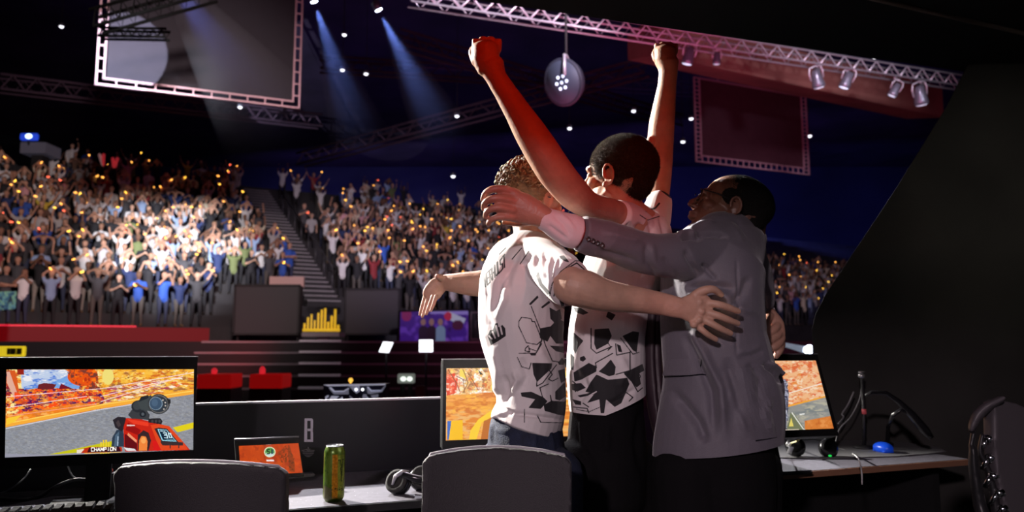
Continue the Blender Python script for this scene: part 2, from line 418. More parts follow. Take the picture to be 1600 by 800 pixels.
def fuzz(me, count, ln, flow=(0, 0, -1), mixn=0.6, thick=0.0007, keep=None, jit=0.45, seed=3):
    """short hairs standing on a scalp shell"""
    rng = np.random.default_rng(seed); me.calc_loop_triangles()
    co = co_of(me); no = no_of(me); tr = np.empty(len(me.loop_triangles) * 3, np.int32); me.loop_triangles.foreach_get('vertices', tr); tr = tr.reshape(-1, 3)
    a, b, c = co[tr[:, 0]], co[tr[:, 1]], co[tr[:, 2]]; ar = np.linalg.norm(np.cross(b - a, c - a), axis=1)
    i = rng.choice(len(tr), count, p=ar / ar.sum()); u = rng.random((count, 2)); m = u.sum(1) > 1; u[m] = 1 - u[m]
    p = a[i] + (b[i] - a[i]) * u[:, :1] + (c[i] - a[i]) * u[:, 1:]; n = no[tr[i, 0]]
    if keep is not None: k = keep(p); p = p[k]; n = n[k]
    fl = np.array(Vector(flow).normalized()); d = n * mixn + fl * (1 - mixn) + rng.normal(0, jit, p.shape)
    d /= np.linalg.norm(d, axis=1)[:, None]; L = ln * (0.6 + 0.8 * rng.random(len(p)))
    s = np.cross(d, rng.normal(0, 1, p.shape)); s /= np.linalg.norm(s, axis=1)[:, None]; t = np.cross(d, s)
    V = []; Fc = []
    base = p - n * 0.001
    vs = np.concatenate([base + s * thick, base - s * thick * .5 + t * thick, base - s * thick * .5 - t * thick, p + d * L[:, None]], 0)
    N = len(p); idx = np.arange(N)
    fs = np.concatenate([np.stack([idx, idx + N, idx + 3 * N], 1), np.stack([idx + N, idx + 2 * N, idx + 3 * N], 1), np.stack([idx + 2 * N, idx, idx + 3 * N], 1)], 0)
    return vs, fs
def hair_mesh(name, shell_me, vs, fs, m, parent):
    co = co_of(shell_me); polys = [tuple(p.vertices) for p in shell_me.polygons]; o = len(co)
    me = bpy.data.meshes.new(name); me.from_pydata(np.concatenate([co, vs], 0).tolist(), [], polys + (fs + o).tolist()); me.materials.append(m)
    me.polygons.foreach_set('use_smooth', [True] * len(me.polygons)); me.update(); return link(name, me, parent)

SKIN = mat('skin_fair', (0.62, 0.36, 0.26), 0.5, vary=0.10, vscale=30, bump=0.12, bscale=120, sss=0.12)
SKIN_WARM = mat('skin_warm', (0.56, 0.32, 0.22), 0.5, vary=0.10, vscale=30, bump=0.12, bscale=120, sss=0.12)
SKIN_DARK = mat('skin_dark_brown', (0.19, 0.088, 0.06), 0.36, vary=0.12, vscale=30, bump=0.12, bscale=120, sss=0.05)
SKIN_BROWN = mat('skin_light_brown', (0.46, 0.25, 0.18), 0.42, vary=0.10, vscale=30, bump=0.12, bscale=120, sss=0.1)
GL = {'V': [[(0, 1), (.5, 0), (1, 1)]], 'E': [[(1, 1), (0, 1), (0, 0), (1, 0)], [(0, .5), (.8, .5)]], 'R': [[(0, 0), (0, 1), (1, .95), (1, .55), (0, .5)], [(.4, .5), (1, 0)]],
      'H': [[(0, 0), (0, 1)], [(1, 0), (1, 1)], [(0, .5), (1, .5)]], 'U': [[(0, 1), (0, .1), (.5, 0), (1, .1), (1, 1)]], 'L': [[(0, 1), (0, 0), (1, 0)]],
      'S': [[(1, .95), (0, .9), (0, .55), (1, .45), (1, .05), (0, 0)]], 'T': [[(0, 1), (1, 1)], [(.5, 1), (.5, 0)]], 'C': [[(1, 1), (0, 1), (0, 0), (1, 0)]], 'A': [[(0, 0), (.5, 1), (1, 0)], [(.2, .4), (.8, .4)]],
      'M': [[(0, 0), (0, 1), (.5, .3), (1, 1), (1, 0)]], 'P': [[(0, 0), (0, 1), (1, 1), (1, .5), (0, .5)]], 'I': [[(.5, 0), (.5, 1)]], 'O': [[(0, 0), (0, 1), (1, 1), (1, 0), (0, 0)]], 'N': [[(0, 0), (0, 1), (1, 0), (1, 1)]]}
# ------------------------------------------------------------------ the hall
LD = Vector((-16.5, 22.0, 0)); LU = Vector((.8655, .5009, 0)); LN = Vector((-.5009, .8655, 0))
def T(t, r, z=0.0): return LD + LU * t + LN * r + Vector((0, 0, z))
dark = mat('floor_black', (.018, .018, .022), .45, vary=.3, vscale=2)
def struct(name, mb, m, parent=None):
    o = mb.build(name, m, parent); o['kind'] = 'structure'; return o
mb = MB(); mb.box((8, 22, -.1), (110, 70, .2)); struct('floor', mb, dark)
navy = mat('far_wall_navy', (.035, .045, .10), .9, vary=.35, vscale=.12)
mb = MB(); mb.box((14, 74, 9), (140, .4, 20)); struct('wall_back', mb, navy)
mb = MB(); mb.box((-42, 30, 9), (.4, 90, 20)); struct('wall_left', mb, mat('side_wall_black', (.02, .02, .025), .9))
mb = MB(); mb.box((14, 40, 18.6), (140, 80, .3)); struct('ceiling', mb, mat('roof_black', (.05, .035, .07), .9, vary=.4, vscale=.3))
# seating tiers with treads 0.85 m deep
conc = mat('tier_charcoal', (.03, .028, .032), .8, vary=.25, vscale=1.5)
RISE, RUN, NR = .425, .85, 19
mb = MB(); prof = [(0, 0), (0, 1.8)]
for r in range(NR): prof += [((r + 1) * RUN, 1.8 + r * RISE), ((r + 1) * RUN, 1.8 + (r + 1) * RISE)]
prof += [(NR * RUN + 2, 1.8 + NR * RISE), (NR * RUN + 2, 0)]
mb.prism([T(-22, a, z) for a, z in prof], LU * 92)
struct('trim_1', mb, conc)
# stairs between the blocks, pale edge on each step
def stair(name, t0, t1, r0, r1):
    mb = MB(); st = MB()
    n = int((r1 - r0) / (RUN / 2))
    for k in range(n):
        a = r0 + k * RUN / 2; z = 1.8 + (a / RUN) * RISE + .02
        mb.hull8([T(t0, a, z - .3), T(t1, a, z - .3), T(t1, a, z + RISE / 2), T(t0, a, z + RISE / 2), T(t0, a + RUN / 2, z - .3), T(t1, a + RUN / 2, z - .3), T(t1, a + RUN / 2, z + RISE / 2), T(t0, a + RUN / 2, z + RISE / 2)])
        st.hull8([T(t0, a - .02, z + RISE / 2 - .03), T(t1, a - .02, z + RISE / 2 - .03), T(t1, a - .02, z + RISE / 2 + .015), T(t0, a - .02, z + RISE / 2 + .015), T(t0, a + .10, z + RISE / 2 - .03), T(t1, a + .10, z + RISE / 2 - .03), T(t1, a + .10, z + RISE / 2 + .015), T(t0, a + .10, z + RISE / 2 + .015)])
    o = struct(name, mb, conc); st.build('nosing', mat('nosing_pale', (.34, .33, .35), .7), o)
stair('trim_2', 11.1, 12.4, 1.7, 15.5); stair('trim_3', 24.6, 25.8, .9, 15.5)
# handrail up the stairs
rail = mat('rail_grey', (.20, .20, .22), .4, metal=.8)
def hrail(t, r0, r1, lab):
    o = empty('handrail', T(t, r0, 1.8 + r0 / RUN * RISE), lab, 'handrail'); z = lambda r: 1.8 + r / RUN * RISE
    mb = MB(); mb.tube([T(t, r0, z(r0) + .95), T(t, r1, z(r1) + .95)], .03, 8); mb.build('rail', rail, o)
    for k in range(8):
        r_ = r0 + (r1 - r0) * k / 7; mb = MB(); mb.tube([T(t, r_, z(r_)), T(t, r_, z(r_) + .95)], .022, 8); mb.build('post', rail, o)
hrail(12.5, 3.2, 12, 'grey metal handrail climbing the left flight of pale-edged stairs in the seating')
# stage steps between the floor and the seats
riser = mat('step_black', (.016, .015, .018), .5)
mb = MB(); led = MB()
A0 = Vector((-16, 17.2, 0)); A1 = Vector((12, 17.6, 0)); dn = (A1 - A0).normalized(); pn = Vector((-dn.y, dn.x, 0))
for k in range(5):
    z0 = .26 * k; z1 = .26 * (k + 1)
    a = A0 + pn * (.42 * k); b = A1 + pn * (.42 * k)
    mb.hull8([a, b, b + Vector((0, 0, z1)), a + Vector((0, 0, z1)), a + pn * 2.4, b + pn * 2.4, b + pn * 2.4 + Vector((0, 0, z1)), a + pn * 2.4 + Vector((0, 0, z1))])
    for (u0, u1) in ((.30, .44), (.44, .68)):
        p = a + (b - a) * u0; q = a + (b - a) * u1; o_ = -pn * .03
        led.hull8([p + o_ + Vector((0, 0, z1 - .035)), q + o_ + Vector((0, 0, z1 - .035)), q + o_ + Vector((0, 0, z1 + .01)), p + o_ + Vector((0, 0, z1 + .01)), p + pn * .05 + Vector((0, 0, z1 - .035)), q + pn * .05 + Vector((0, 0, z1 - .035)), q + pn * .05 + Vector((0, 0, z1 + .01)), p + pn * .05 + Vector((0, 0, z1 + .01))])
o = struct('trim_4', mb, riser); led.build('nosing', mat('nosing_grey', (.24, .22, .25), .5), o)
# brighter step edges; light falling there is put into white colour and glow
for k in range(5):
    z1 = .26 * (k + 1) + .012; a = W(466, 560, 17.2 + .42 * k); b = W(530, 560, 17.2 + .42 * k)
    s = MB(); s.box(((a.x + b.x) / 2, a.y + .12, z1), (b.x - a.x, .14, .05)); s.build('nosing', mat('nosing_lit_white', (.75, .73, .78), .5, emit=.05, ec=(.8, .75, .85)), o)
# red light ribbon along the foot of the seats
def band(mb, t0, t1, z0, z1, off):
    mb.hull8([T(t0, off, z0), T(t1, off, z0), T(t1, off, z1), T(t0, off, z1), T(t0, off + .04, z0), T(t1, off + .04, z0), T(t1, off + .04, z1), T(t0, off + .04, z1)])
lr = empty('ribbon_screen', T(0, -.05, 1.3), 'long dark red glowing ribbon under the feet of the front spectators', 'screen')
mb = MB(); band(mb, -8, 7.4, 1.30, 1.76, -.08); mb.build('panel', mat('ribbon_red', (.04, .0, .004), .7, emit=.11, ec=(1, .01, .02)), lr)
mb = MB(); band(mb, -6.0, 5.2, 1.765, 1.81, -.09); mb.build('light_strip', mat('strip_red', (.6, .02, .03), .5, emit=.75, ec=(1, .02, .06)), lr)
# truss / gantry helpers
tmet = mat('truss_aluminium', (.62, .60, .64), .38, metal=.55)
def truss(name, P, Q, s, bays, r, label, group=None, m=None, up=Vector((0, 0, 1)), rd=None):
    P = Vector(P); Q = Vector(Q); d = (Q - P).normalized(); a = d.cross(up).normalized(); b = a.cross(d); m = m or tmet; rd = rd or r * .6
    o = empty(name, P, label, 'truss', group)
    cs = [a * s / 2 + b * s / 2, -a * s / 2 + b * s / 2, -a * s / 2 - b * s / 2, a * s / 2 - b * s / 2]
    for c in cs: mb = MB(); mb.tube([P + c, Q + c], r, 8); mb.build('chord', m, o)
    L = (Q - P).length
    for f, rd in ((3, rd), (1, rd * .5)):
        mb = MB(); c0, c1 = cs[f], cs[(f + 1) % 4]
        for k in range(bays):
            p = P + d * (L * k / bays); q = P + d * (L * (k + .5) / bays); e = P + d * (L * (k + 1) / bays)
            mb.tube([p + c0, q + c1, e + c0], rd, 6)
        mb.build('lacing', m, o)
    return o
# near lighting truss falling away to the right
TA = W(600, -16, 13.0); zt = W(1000, 50, 15.2).z
def onz(px, py, z): return WZ(px, py, z)
TA = onz(640, -5, zt); TB = onz(1512, 131, zt)
truss('lighting_truss', TA, TB, .27, 30, .024, 'silver lattice lighting truss hung with lamps, running above the raised fists to the black curtain', rd=.024)
# reddish soffit panel behind it
mb = MB(); a = WZ(1040, 92, zt + .0); b = WZ(1520, 186, zt + .0)
q0 = W(1062, 78, 19.5); q1 = W(1500, 130, 22.5); q2 = W(1475, 186, 21.5); q3 = W(1040, 92, 18.0)
zz = sum((q.z for q in (q2, q3))) / 2
P0 = WZ(1030, 86, zz); P1 = WZ(1475, 184, zz); dd = Vector((-.35, 1, 0)).normalized() * 1.0
n_ = (P1 - P0); n_ = Vector((-n_.y, n_.x, 0)).normalized()
zf = Vector((0, 0, .95)); mb.hull8([P0, P1, P1 + zf, P0 + zf, P0 + n_ * 1.2 + zf * .3, P1 + n_ * 1.2 + zf * .3, P1 + n_ * 1.2 + zf, P0 + n_ * 1.2 + zf])
struct('trim_6', mb, mat('soffit_brown', (.30, .13, .10), .7, vary=.35, vscale=.8))
# black booth roof over the players and the black partition on the right
blk = mat('booth_black', (.008, .008, .009), .75)
E0 = WZ(740, 0, 2.74); E1 = WZ(1514, 113, 2.74); ed = (E1 - E0).normalized(); en = Vector((-ed.y, ed.x, 0))
mb = MB(); a = E0 - ed * 7; b = E1 + ed * 4; z = Vector((0, 0, .22))
mb.hull8([a, b, b + z, a + z, a - en * 9, b - en * 9, b - en * 9 + z, a - en * 9 + z]); struct('ceiling_booth', mb, blk)
mb = MB(); mb.box((.5, -1.0, 2.50), (9, .12, .53)); struct('light_block_1', mb, blk)  # unseen bar added to keep the key light off the raised arms
mb = MB()
for (x0, y0, x1, y1) in ((1375, 0, 1600, 52),):
    p = WZ(x0, y0, 2.735); q = WZ(x1, y1, 2.735); d = (q - p); p = p - d * .6; q = q + d * .6; mb.tube([p, q], .012, 8)
struct('trim_5', mb, mat('edge_brown', (.16, .12, .10), .6))
cur = mat('partition_charcoal', (.030, .029, .027), .95, vary=.25, vscale=3, bump=.1, bscale=8)
def cp(px, py, k=0.0): return W(px, py, 4.05 - (px - 1270) * .0003)
edge = [(1600, 100), (1514, 113), (1480, 165), (1440, 230), (1400, 295), (1360, 355), (1320, 415), (1290, 460), (1275, 490), (1269, 515), (1270, 560), (1276, 640), (1280, 760)]
pts = [cp(*p) for p in edge]; lx = cp(1280, 760); pts.append(Vector((lx.x, lx.y, 0)))
rr = cp(1780, 400); pts.append(Vector((rr.x, rr.y, 0))); pts.append(Vector((rr.x, rr.y, 2.74)))
pts[0] = Vector((cp(1600, 100).x, cp(1600, 100).y, 2.74))
pts[1] = Vector((pts[1].x, pts[1].y, 2.74))
mb = MB(); mb.prism(pts, Vector((.01, .03, 0))); struct('wall_right', mb, cur)
mb = MB(); mb.box((6.5, -1.2, 1.37), (.1, 10, 2.74)); struct('wall_side', mb, blk)

# ------------------------------------------------------------------ hanging frames, lamps, beams
fr = mat('frame_pinkish_metal', (.60, .38, .44), .5, metal=.2)
def hframe(name, L, Rr, zb, zt_, label, inner, bars=None, gap=.15, rungs=16):
    """hanging screen: double-bar frame round a dark panel; L,Rr plan points of the bottom edge"""
    o = empty(name, L, label, 'screen'); d = (Rr - L); w = d.length; d.normalize(); up = Vector((0, 0, 1)); n = Vector((-d.y, d.x, 0))
    P = lambda u, v: Vector((L.x, L.y, zb)) + d * u + up * v
    h = zt_ - zb; g = gap; f = MB()
    for (a, b) in ((P(0, 0), P(w, 0)), (P(g, g), P(w - g, g)), (P(0, 0), P(0, h)), (P(g, g), P(g, h)), (P(w, 0), P(w, h)), (P(w - g, g), P(w - g, h)), (P(0, h), P(w, h))):
        v = (b - a); M = Matrix((v.normalized(), n, v.normalized().cross(n))).transposed(); f.box((a + b) / 2, (v.length + .05, .06, .045), M)
    for k in range(1, rungs):
        u = w * k / rungs; f.box(P(u, g / 2), (.035, .04, g), Matrix((d, n, up)).transposed())
        v = h * k / rungs
        for s in (g / 2, w - g / 2): f.box(P(s, v), (g, .04, .035), Matrix((d, n, up)).transposed())
    f.build('frame', fr, o)
    p = MB(); p.box(P(w / 2, h / 2 + g / 2) + n * .06, (w - 2 * g, .06, h - g), Matrix((d, n, up)).transposed()); p.build('panel', inner, o)
    for s in (.2, .8):
        c = MB(); c.tube([P(w * s, h), Vector((*P(w * s, h).xy, 18.4))], .02, 6); c.build('cable', fr, o)
    return o
zL = W(150, 131, 18.0).z
hframe('hanging_screen', W(150, 131, 18.0), WZ(467, 169, zL), zL, zL + 3.6, 'large hanging screen back with double-bar frame at upper left, its left part lit pale', mat('screen_back_plum', (.016, .012, .022), .7, vary=.1, vscale=4), gap=.16, rungs=11)
zR = W(1088, 252, 26.0).z
hframe('hanging_screen', W(1088, 252, 26.0), WZ(1264, 273, zR), zR, zR + 3.0, 'smaller hanging screen back with pink frame, right of the raised right fist', mat('screen_back_wine', (.09, .03, .045), .7, vary=.1, vscale=4), gap=.22, rungs=20)
# hard-edged lamp that lights the left part of the left screen through roof steel
Sg = W(200, 60, 17.9)
truss('roof_truss', W(150, 34, 14.5), W(330, 6, 14.5) + Vector((0, 0, .3)), .35, 9, .035, 'dark roof truss crossing in front of the lit corner of the left hanging screen', m=mat('steel_matte', (.004, .004, .004), 1.0, spec=.05))
truss('roof_truss', W(158, 52, 15.5), W(262, 54, 15.5), .18, 8, .03, 'lower dark truss in front of the lit corner of the left hanging screen', m=mat('steel_matte', (.004, .004, .004)))
spot('screen_spot_light', (-9.5, 8, 5.0), W(172, 88, 18.0), 30000, (.80, .84, 1.0), 11.5, .04, .02)
spot('frame_rose_light', (-2, 10, 3.0), W(330, 110, 18.6), 60, (1.0, .45, .5), 36, .7, .2)
spot('frame_rose_light', (5, 16, 3.0), W(1180, 200, 27), 330, (1.0, .28, .42), 26, .8, .2)
hous = mat('lamp_housing', (.22, .23, .28), .3, metal=.5); lensm = mat('lamp_glass', (.9, .95, 1), .1, emit=2.2, ec=(.6, .75, 1.0))
def lamp(px, py, Y, s, lean, label, top=None, lens=2.2, group='lamps clamped under the lattice truss'):
    c = W(px, py, Y); o = empty('stage_lamp', c, label, 'stage lamp', group)
    M = Matrix.Rotation(R(lean), 3, 'Y') @ Matrix.Rotation(R(18), 3, 'X')
    b = MB(); b.lathe(c, [(.06 * s, .26 * s), (.11 * s, .22 * s), (.13 * s, .05 * s), (.16 * s, -.10 * s), (.17 * s, -.20 * s), (.14 * s, -.21 * s)], 20, M=M); b.build('body', hous, o)
    l = MB(); l.lathe(c, [(.02 * s, -.205 * s), (.135 * s, -.213 * s), (.12 * s, -.235 * s), (.03 * s, -.25 * s)], 20, M=M); l.build('lens', mat('lamp_glass_%d' % int(lens * 10), (.9, .95, 1), .1, emit=lens, ec=(.62, .75, 1.0)), o)
    y = MB(); y.tube([c + M @ Vector((.17 * s, 0, 0)), c + M @ Vector((.19 * s, 0, .2 * s)), c + M @ Vector((.15 * s, 0, .33 * s)), c + M @ Vector((0, 0, .36 * s)), c + M @ Vector((-.15 * s, 0, .33 * s)), c + M @ Vector((-.19 * s, 0, .2 * s)), c + M @ Vector((-.17 * s, 0, 0))], .022 * s, 8); y.build('yoke', tmet, o)
    k = MB(); t_ = c + M @ Vector((0, 0, .36 * s)); k.tube([t_, top or t_ + Vector((0, 0, .22 * s))], .03 * s, 8); k.ell(top or t_ + Vector((0, 0, .22 * s)), .06 * s, .05 * s, .06 * s); k.build('clamp', tmet, o)
def below(px): # point on the truss line above a pixel column
    t = (px - 640) / (1512 - 640.); py = -5 + 136 * t; return WZ(px, py, zt)
for (px, py, s, lean, lab, le) in ((1076, 88, 1.0, 12, 'lamp under the truss just right of the raised right fist', 1.2), (1120, 92, .7, 0, 'small lamp on the truss, second right of the raised right fist', .6), (1277, 124, 1.15, -18, 'lamp leaning right under the truss, above the smaller hanging screen', .5),
                                 (1323, 126, 1.05, 20, 'upright lamp with curved yoke under the truss, beside the leaning one', 1.0), (1398, 141, .9, 25, 'small lamp under the truss, second from the curtain', .5), (1438, 150, 1.3, -15, 'large lamp under the truss nearest the black curtain', .4)):
    t = below(px); lamp(px, py, t.y, s * .74, lean, lab, t - Vector((0, 0, .13)), le)
lp = W(885, 128, 11.5)
o = empty('wash_lamp', lp, 'big round-faced wash lamp with bright blue-white bulbs hanging above the tall player', 'stage lamp')
M = Vector((-.62, -.62, -.30)).normalized().to_track_quat('Z', 'Y').to_matrix()
b = MB(); b.lathe(lp, [(.10, -.16), (.22, -.13), (.32, -.05), (.37, .06), (.37, .10), (.33, .10)], 28, M=M); b.build('body', mat('wash_body', (.03, .033, .05), .6), o)
b = MB(); b.lathe(lp, [(.33, .085), (.33, .105), (.05, .112)], 28, M=M); b.build('face', mat('wash_face', (.05, .06, .09), .6, emit=.012, ec=(.5, .6, 1)), o)
for k in range(7):
    a = k * 2 * math.pi / 6; r_ = 0 if k == 6 else .10; b = MB(); b.ell(lp + M @ Vector((r_ * math.cos(a), r_ * math.sin(a), .12)), .026, .026, .02, M); b.build('bulb', mat('wash_bulb', (.9, .95, 1), .1, emit=1.6, ec=(.6, .72, 1)), o)
b = MB(); b.tube([lp + Vector((.1, .3, 0)), lp + Vector((.12, .3, .32)), lp + Vector((0, 0, .42)), lp + Vector((-.05, -.3, .32)), lp + Vector((-.05, -.32, 0))], .025, 8); b.build('yoke', tmet, o)
b = MB(); b.tube([lp + Vector((0, 0, .42)), Vector((lp.x, lp.y, 18.4))], .02, 8); b.build('hanging_rod', mat('steel_black', (.02, .02, .02), .6), o)
# two bright beam lamps at the top and their beams in the haze
def haze_mat(name, d, c=(.8, .85, 1)):
    m = bpy.data.materials.new(name); m.use_nodes = True; nt = m.node_tree; nt.nodes.clear()
    out = nt.nodes.new('ShaderNodeOutputMaterial'); v = nt.nodes.new('ShaderNodeVolumeScatter'); v.inputs['Density'].default_value = d; v.inputs['Color'].default_value = (*c, 1); v.inputs['Anisotropy'].default_value = .1
    nt.links.new(v.outputs[0], out.inputs['Volume']); return m
def haze_for(a, L, d):
    m = haze_mat('haze', d); nt = m.node_tree; v = nt.nodes['Volume Scatter']; g = nt.nodes.new('ShaderNodeNewGeometry'); s_ = nt.nodes.new('ShaderNodeVectorMath'); s_.operation = 'DISTANCE'
    nt.links.new(g.outputs['Position'], s_.inputs[0]); s_.inputs[1].default_value = tuple(a); r = nt.nodes.new('ShaderNodeMapRange'); r.interpolation_type = 'SMOOTHSTEP'
    r.inputs[1].default_value = 0; r.inputs[2].default_value = L * .97; r.inputs[3].default_value = d; r.inputs[4].default_value = 0; nt.links.new(s_.outputs['Value'], r.inputs[0]); nt.links.new(r.outputs[0], v.inputs['Density']); return m
def beam(name, a, b, r0, r1, energy, color, blend=1.0):
    a = Vector(a); b = Vector(b); d = (b - a).normalized(); M = d.to_track_quat('Z', 'Y').to_matrix(); L = (b - a).length
    mb = MB(); mb.lathe(a, [(r0, .12), (r0 + (r1 - r0) * .5, L * .5), (r1, L)], 28, M=M)
    o = mb.build('haze_beam', haze_for(a, L, .12)); tag(o, name[1], 'light beam in haze', None, 'stuff')
    spot(name[0], a, b, energy, color, math.degrees(2 * math.atan(r1 / L)) * .92, blend, .03)
for (px, py, lab, tx, ty, e, bl) in ((491, 3, 'left of the two bright beam lamps at the top', 540, 150, 2100, 'narrow blue beam falling from the left bright lamp at the top'), (592, 16, 'right of the two bright beam lamps at the top', 668, 165, 2500, 'narrow blue beam falling from the right bright lamp at the top')):
    c = W(px, py, 24); o = empty('beam_lamp', c, lab, 'stage lamp', 'beam lamps'); dwn = (W(tx, ty, 25) - c).normalized(); M = dwn.to_track_quat('-Z', 'Y').to_matrix()
    b = MB(); b.lathe(c, [(.06, .34), (.14, .28), (.14, .03), (.12, .02)], 18, M=M); b.build('body', hous, o)
    b = MB(); b.lathe(c, [(.02, .01), (.11, .015), (.105, -.01), (.03, -.03)], 18, M=M); b.build('lens', mat('beam_lens', (1, 1, 1), .1, emit=16, ec=(.72, .8, 1)), o)
    b = MB(); b.tube([c + M @ Vector((0, 0, .3)), Vector((c.x, c.y, 18.4))], .02, 6); b.build('hanging_rod', mat('steel_black', (.02, .02, .02)), o)
    beam((('beam_source_light'), bl), c + dwn * .15, c + dwn * 5.6, .10, 1.25, e, (.22, .34, 1.0))
c = W(262, -40, 16.2); beam(('beam_source_light', 'wide soft blue beam crossing the left hanging screen'), c, W(455, 235, 15.2), .2, 1.3, 700, (.25, .30, 1.0))
# small ceiling lights
dl = mat('downlight_glow', (1, 1, 1), .2, emit=3.0, ec=(.9, .9, 1))
names = [(96, 42, 'far left, alone above the dark balcony'), (538, 55, 'upper one of the pair under the left beam lamp'), (535, 110, 'left of the bright pair between the two blue beams'), (572, 116, 'right of the bright pair between the two blue beams'), (714, 182, 'beside the forearm of the raised left arm, to its left'), (890, 201, 'above the head of the tall player'),
         (990, 174, 'just left of the raised right wrist'), (1080, 186, 'right of the raised right forearm, upper one'), (1067, 222, 'right of the raised right elbow, lower one'), (1120, 120, 'left of the pair above the smaller hanging screen'), (1168, 128, 'right of the pair above the smaller hanging screen'), (1265, 213, 'at the right edge of the smaller hanging screen'), (708, 276, 'low bluish one over the far seats'), (375, 168, 'under the bottom bar of the left hanging screen'), (1367, 90, 'white one above the truss near the curtain')]
for (x, y, lab) in names:
    Y = 30 if y < 240 else 44
    if x == 1367: Y = 19
    c = W(x, y, Y); o = empty('ceiling_light', c, 'small round hall light, ' + lab, 'light', 'small hall lights'); s = Y / 30.
    b = MB(); b.lathe(c, [(.05 * s, .16 * s), (.10 * s, .14 * s), (.11 * s, .02 * s), (.085 * s, .02 * s)], 12); b.build('housing', hous, o)
    b = MB(); b.lathe(c, [(.02 * s, .03 * s), (.085 * s, .03 * s), (.07 * s, -.02 * s), (.02 * s, -.045 * s)], 12); b.build('bulb', dl, o)
    b = MB(); b.tube([c + Vector((0, 0, .15 * s)), Vector((c.x, c.y, 18.4))], .012, 5); b.build('cord', mat('steel_black', (.02, .02, .02)), o)
# dim roof trusses
pm = mat('roof_steel_purple', (.10, .06, .10), .7)
for i, (a, b, y0, y1, lab) in enumerate((((470, 250), (1010, 105), 40, 30, 'dim roof truss rising to the right behind the raised left arm'), ((500, 100), (1100, 140), 34, 40, 'dim roof truss crossing behind the wash lamp'), ((0, 130), (500, 190), 30, 38, 'dim roof truss behind the left hanging screen'), ((620, 60), (1060, 190), 30, 40, 'dim roof truss falling to the right behind the wash lamp'))):
    truss('roof_truss', W(*a, y0), W(*b, y1), .6, 16, .06, lab, m=pm)
# ------------------------------------------------------------------ things on the arena floor and at the foot of the seats
gm = mat('panel_black_matte', (.022, .022, .025), .7)
def obox(name, px0, px1, py0, py1, Y, depth, m, label, cat, group=None, legs=True, bev=.01):
    a = W(px0, py0, Y); b = W(px1, py1, Y); o = empty(name, ((a.x + b.x) / 2, Y, 0), label, cat, group)
    mb = MB(); mb.box(((a.x + b.x) / 2, Y + depth / 2, (a.z + b.z) / 2), (b.x - a.x, depth, a.z - b.z), None, 0, bev); mb.build('body', m, o)
    if legs and b.z > .05:
        for x in (a.x + .06, b.x - .06):
            l = MB(); l.tube([(x, Y + depth / 2, 0), (x, Y + depth / 2, b.z + .01)], .03, 8); l.build('leg', gm, o)
    return o, a, b
# black screens closing the foot of the aisles
for (x0, x1, y0, y1, Y, lab) in ((368, 466, 446, 522, 22.8, 'large black panel at the foot of the stairs, left of the yellow-lit doorway'), (540, 623, 452, 522, 24.0, 'large black panel right of the yellow-lit doorway, beside the purple banner')):
    o, a, b = obox('black_screen', x0, x1, y0, y1, Y, .35, mat('led_panel_dark', (.05, .048, .055), .6), lab, 'screen', 'black panels in front of the seats')
    f = MB(); cx = (a.x + b.x) / 2
    for z in (a.z, b.z): f.box((cx, Y - .01, z), (b.x - a.x + .06, .06, .06))
    for x in (a.x, b.x): f.box((x, Y - .01, (a.z + b.z) / 2), (.06, .06, a.z - b.z))
    f.build('frame', gm, o)
o, a, b = obox('pink_board', 421, 474, 432, 449, 23.4, .12, mat('board_pink', (.62, .42, .40), .8), 'small pale pink board on top of the left black panel, under the seated blue shirts', 'board', legs=False)
s = MB(); s.box(((a.x + b.x) / 2, 23.4, b.z - .22), (.1, .1, .5)); s.build('post', gm, o)
# doorway barrier; the yellow light on it is put into colour and glow
o = empty('yellow_lit_barrier', W(500, 516, 21.8), 'yellow-lit railing in the doorway between the two black panels', 'barrier')
ym = mat('barrier_yellow_lit', (.9, .6, .04), .5, emit=.45, ec=(1, .62, .03))
a = W(473, 517, 21.8); b = W(531, 517, 21.8); top = W(500, 476, 21.8).z
m_ = MB(); m_.tube([(a.x, 21.8, a.z + .02), (b.x, 21.8, a.z + .02)], .04, 8); m_.build('rail', ym, o)
for k in range(11):
    x = a.x + (b.x - a.x) * (k + .5) / 11; h = [.25, .45, .55, .35, .6, .7, .75, .3, .5, .72, .2][k] * (top - a.z) * 1.15
    m_ = MB(); m_.box((x, 21.8, a.z + h / 2), (.045, .05, h), rotz(.1 * k)); m_.build('bar', ym, o)
m_ = MB(); m_.box(((a.x + b.x) / 2, 22.1, a.z - .1), (b.x - a.x, .8, .12)); m_.box(((a.x + b.x) / 2, 22.1, (a.z - .1) / 2), (.3, .3, a.z - .1)); m_.build('base', mat('ledge_grey', (.30, .28, .30), .6), o)
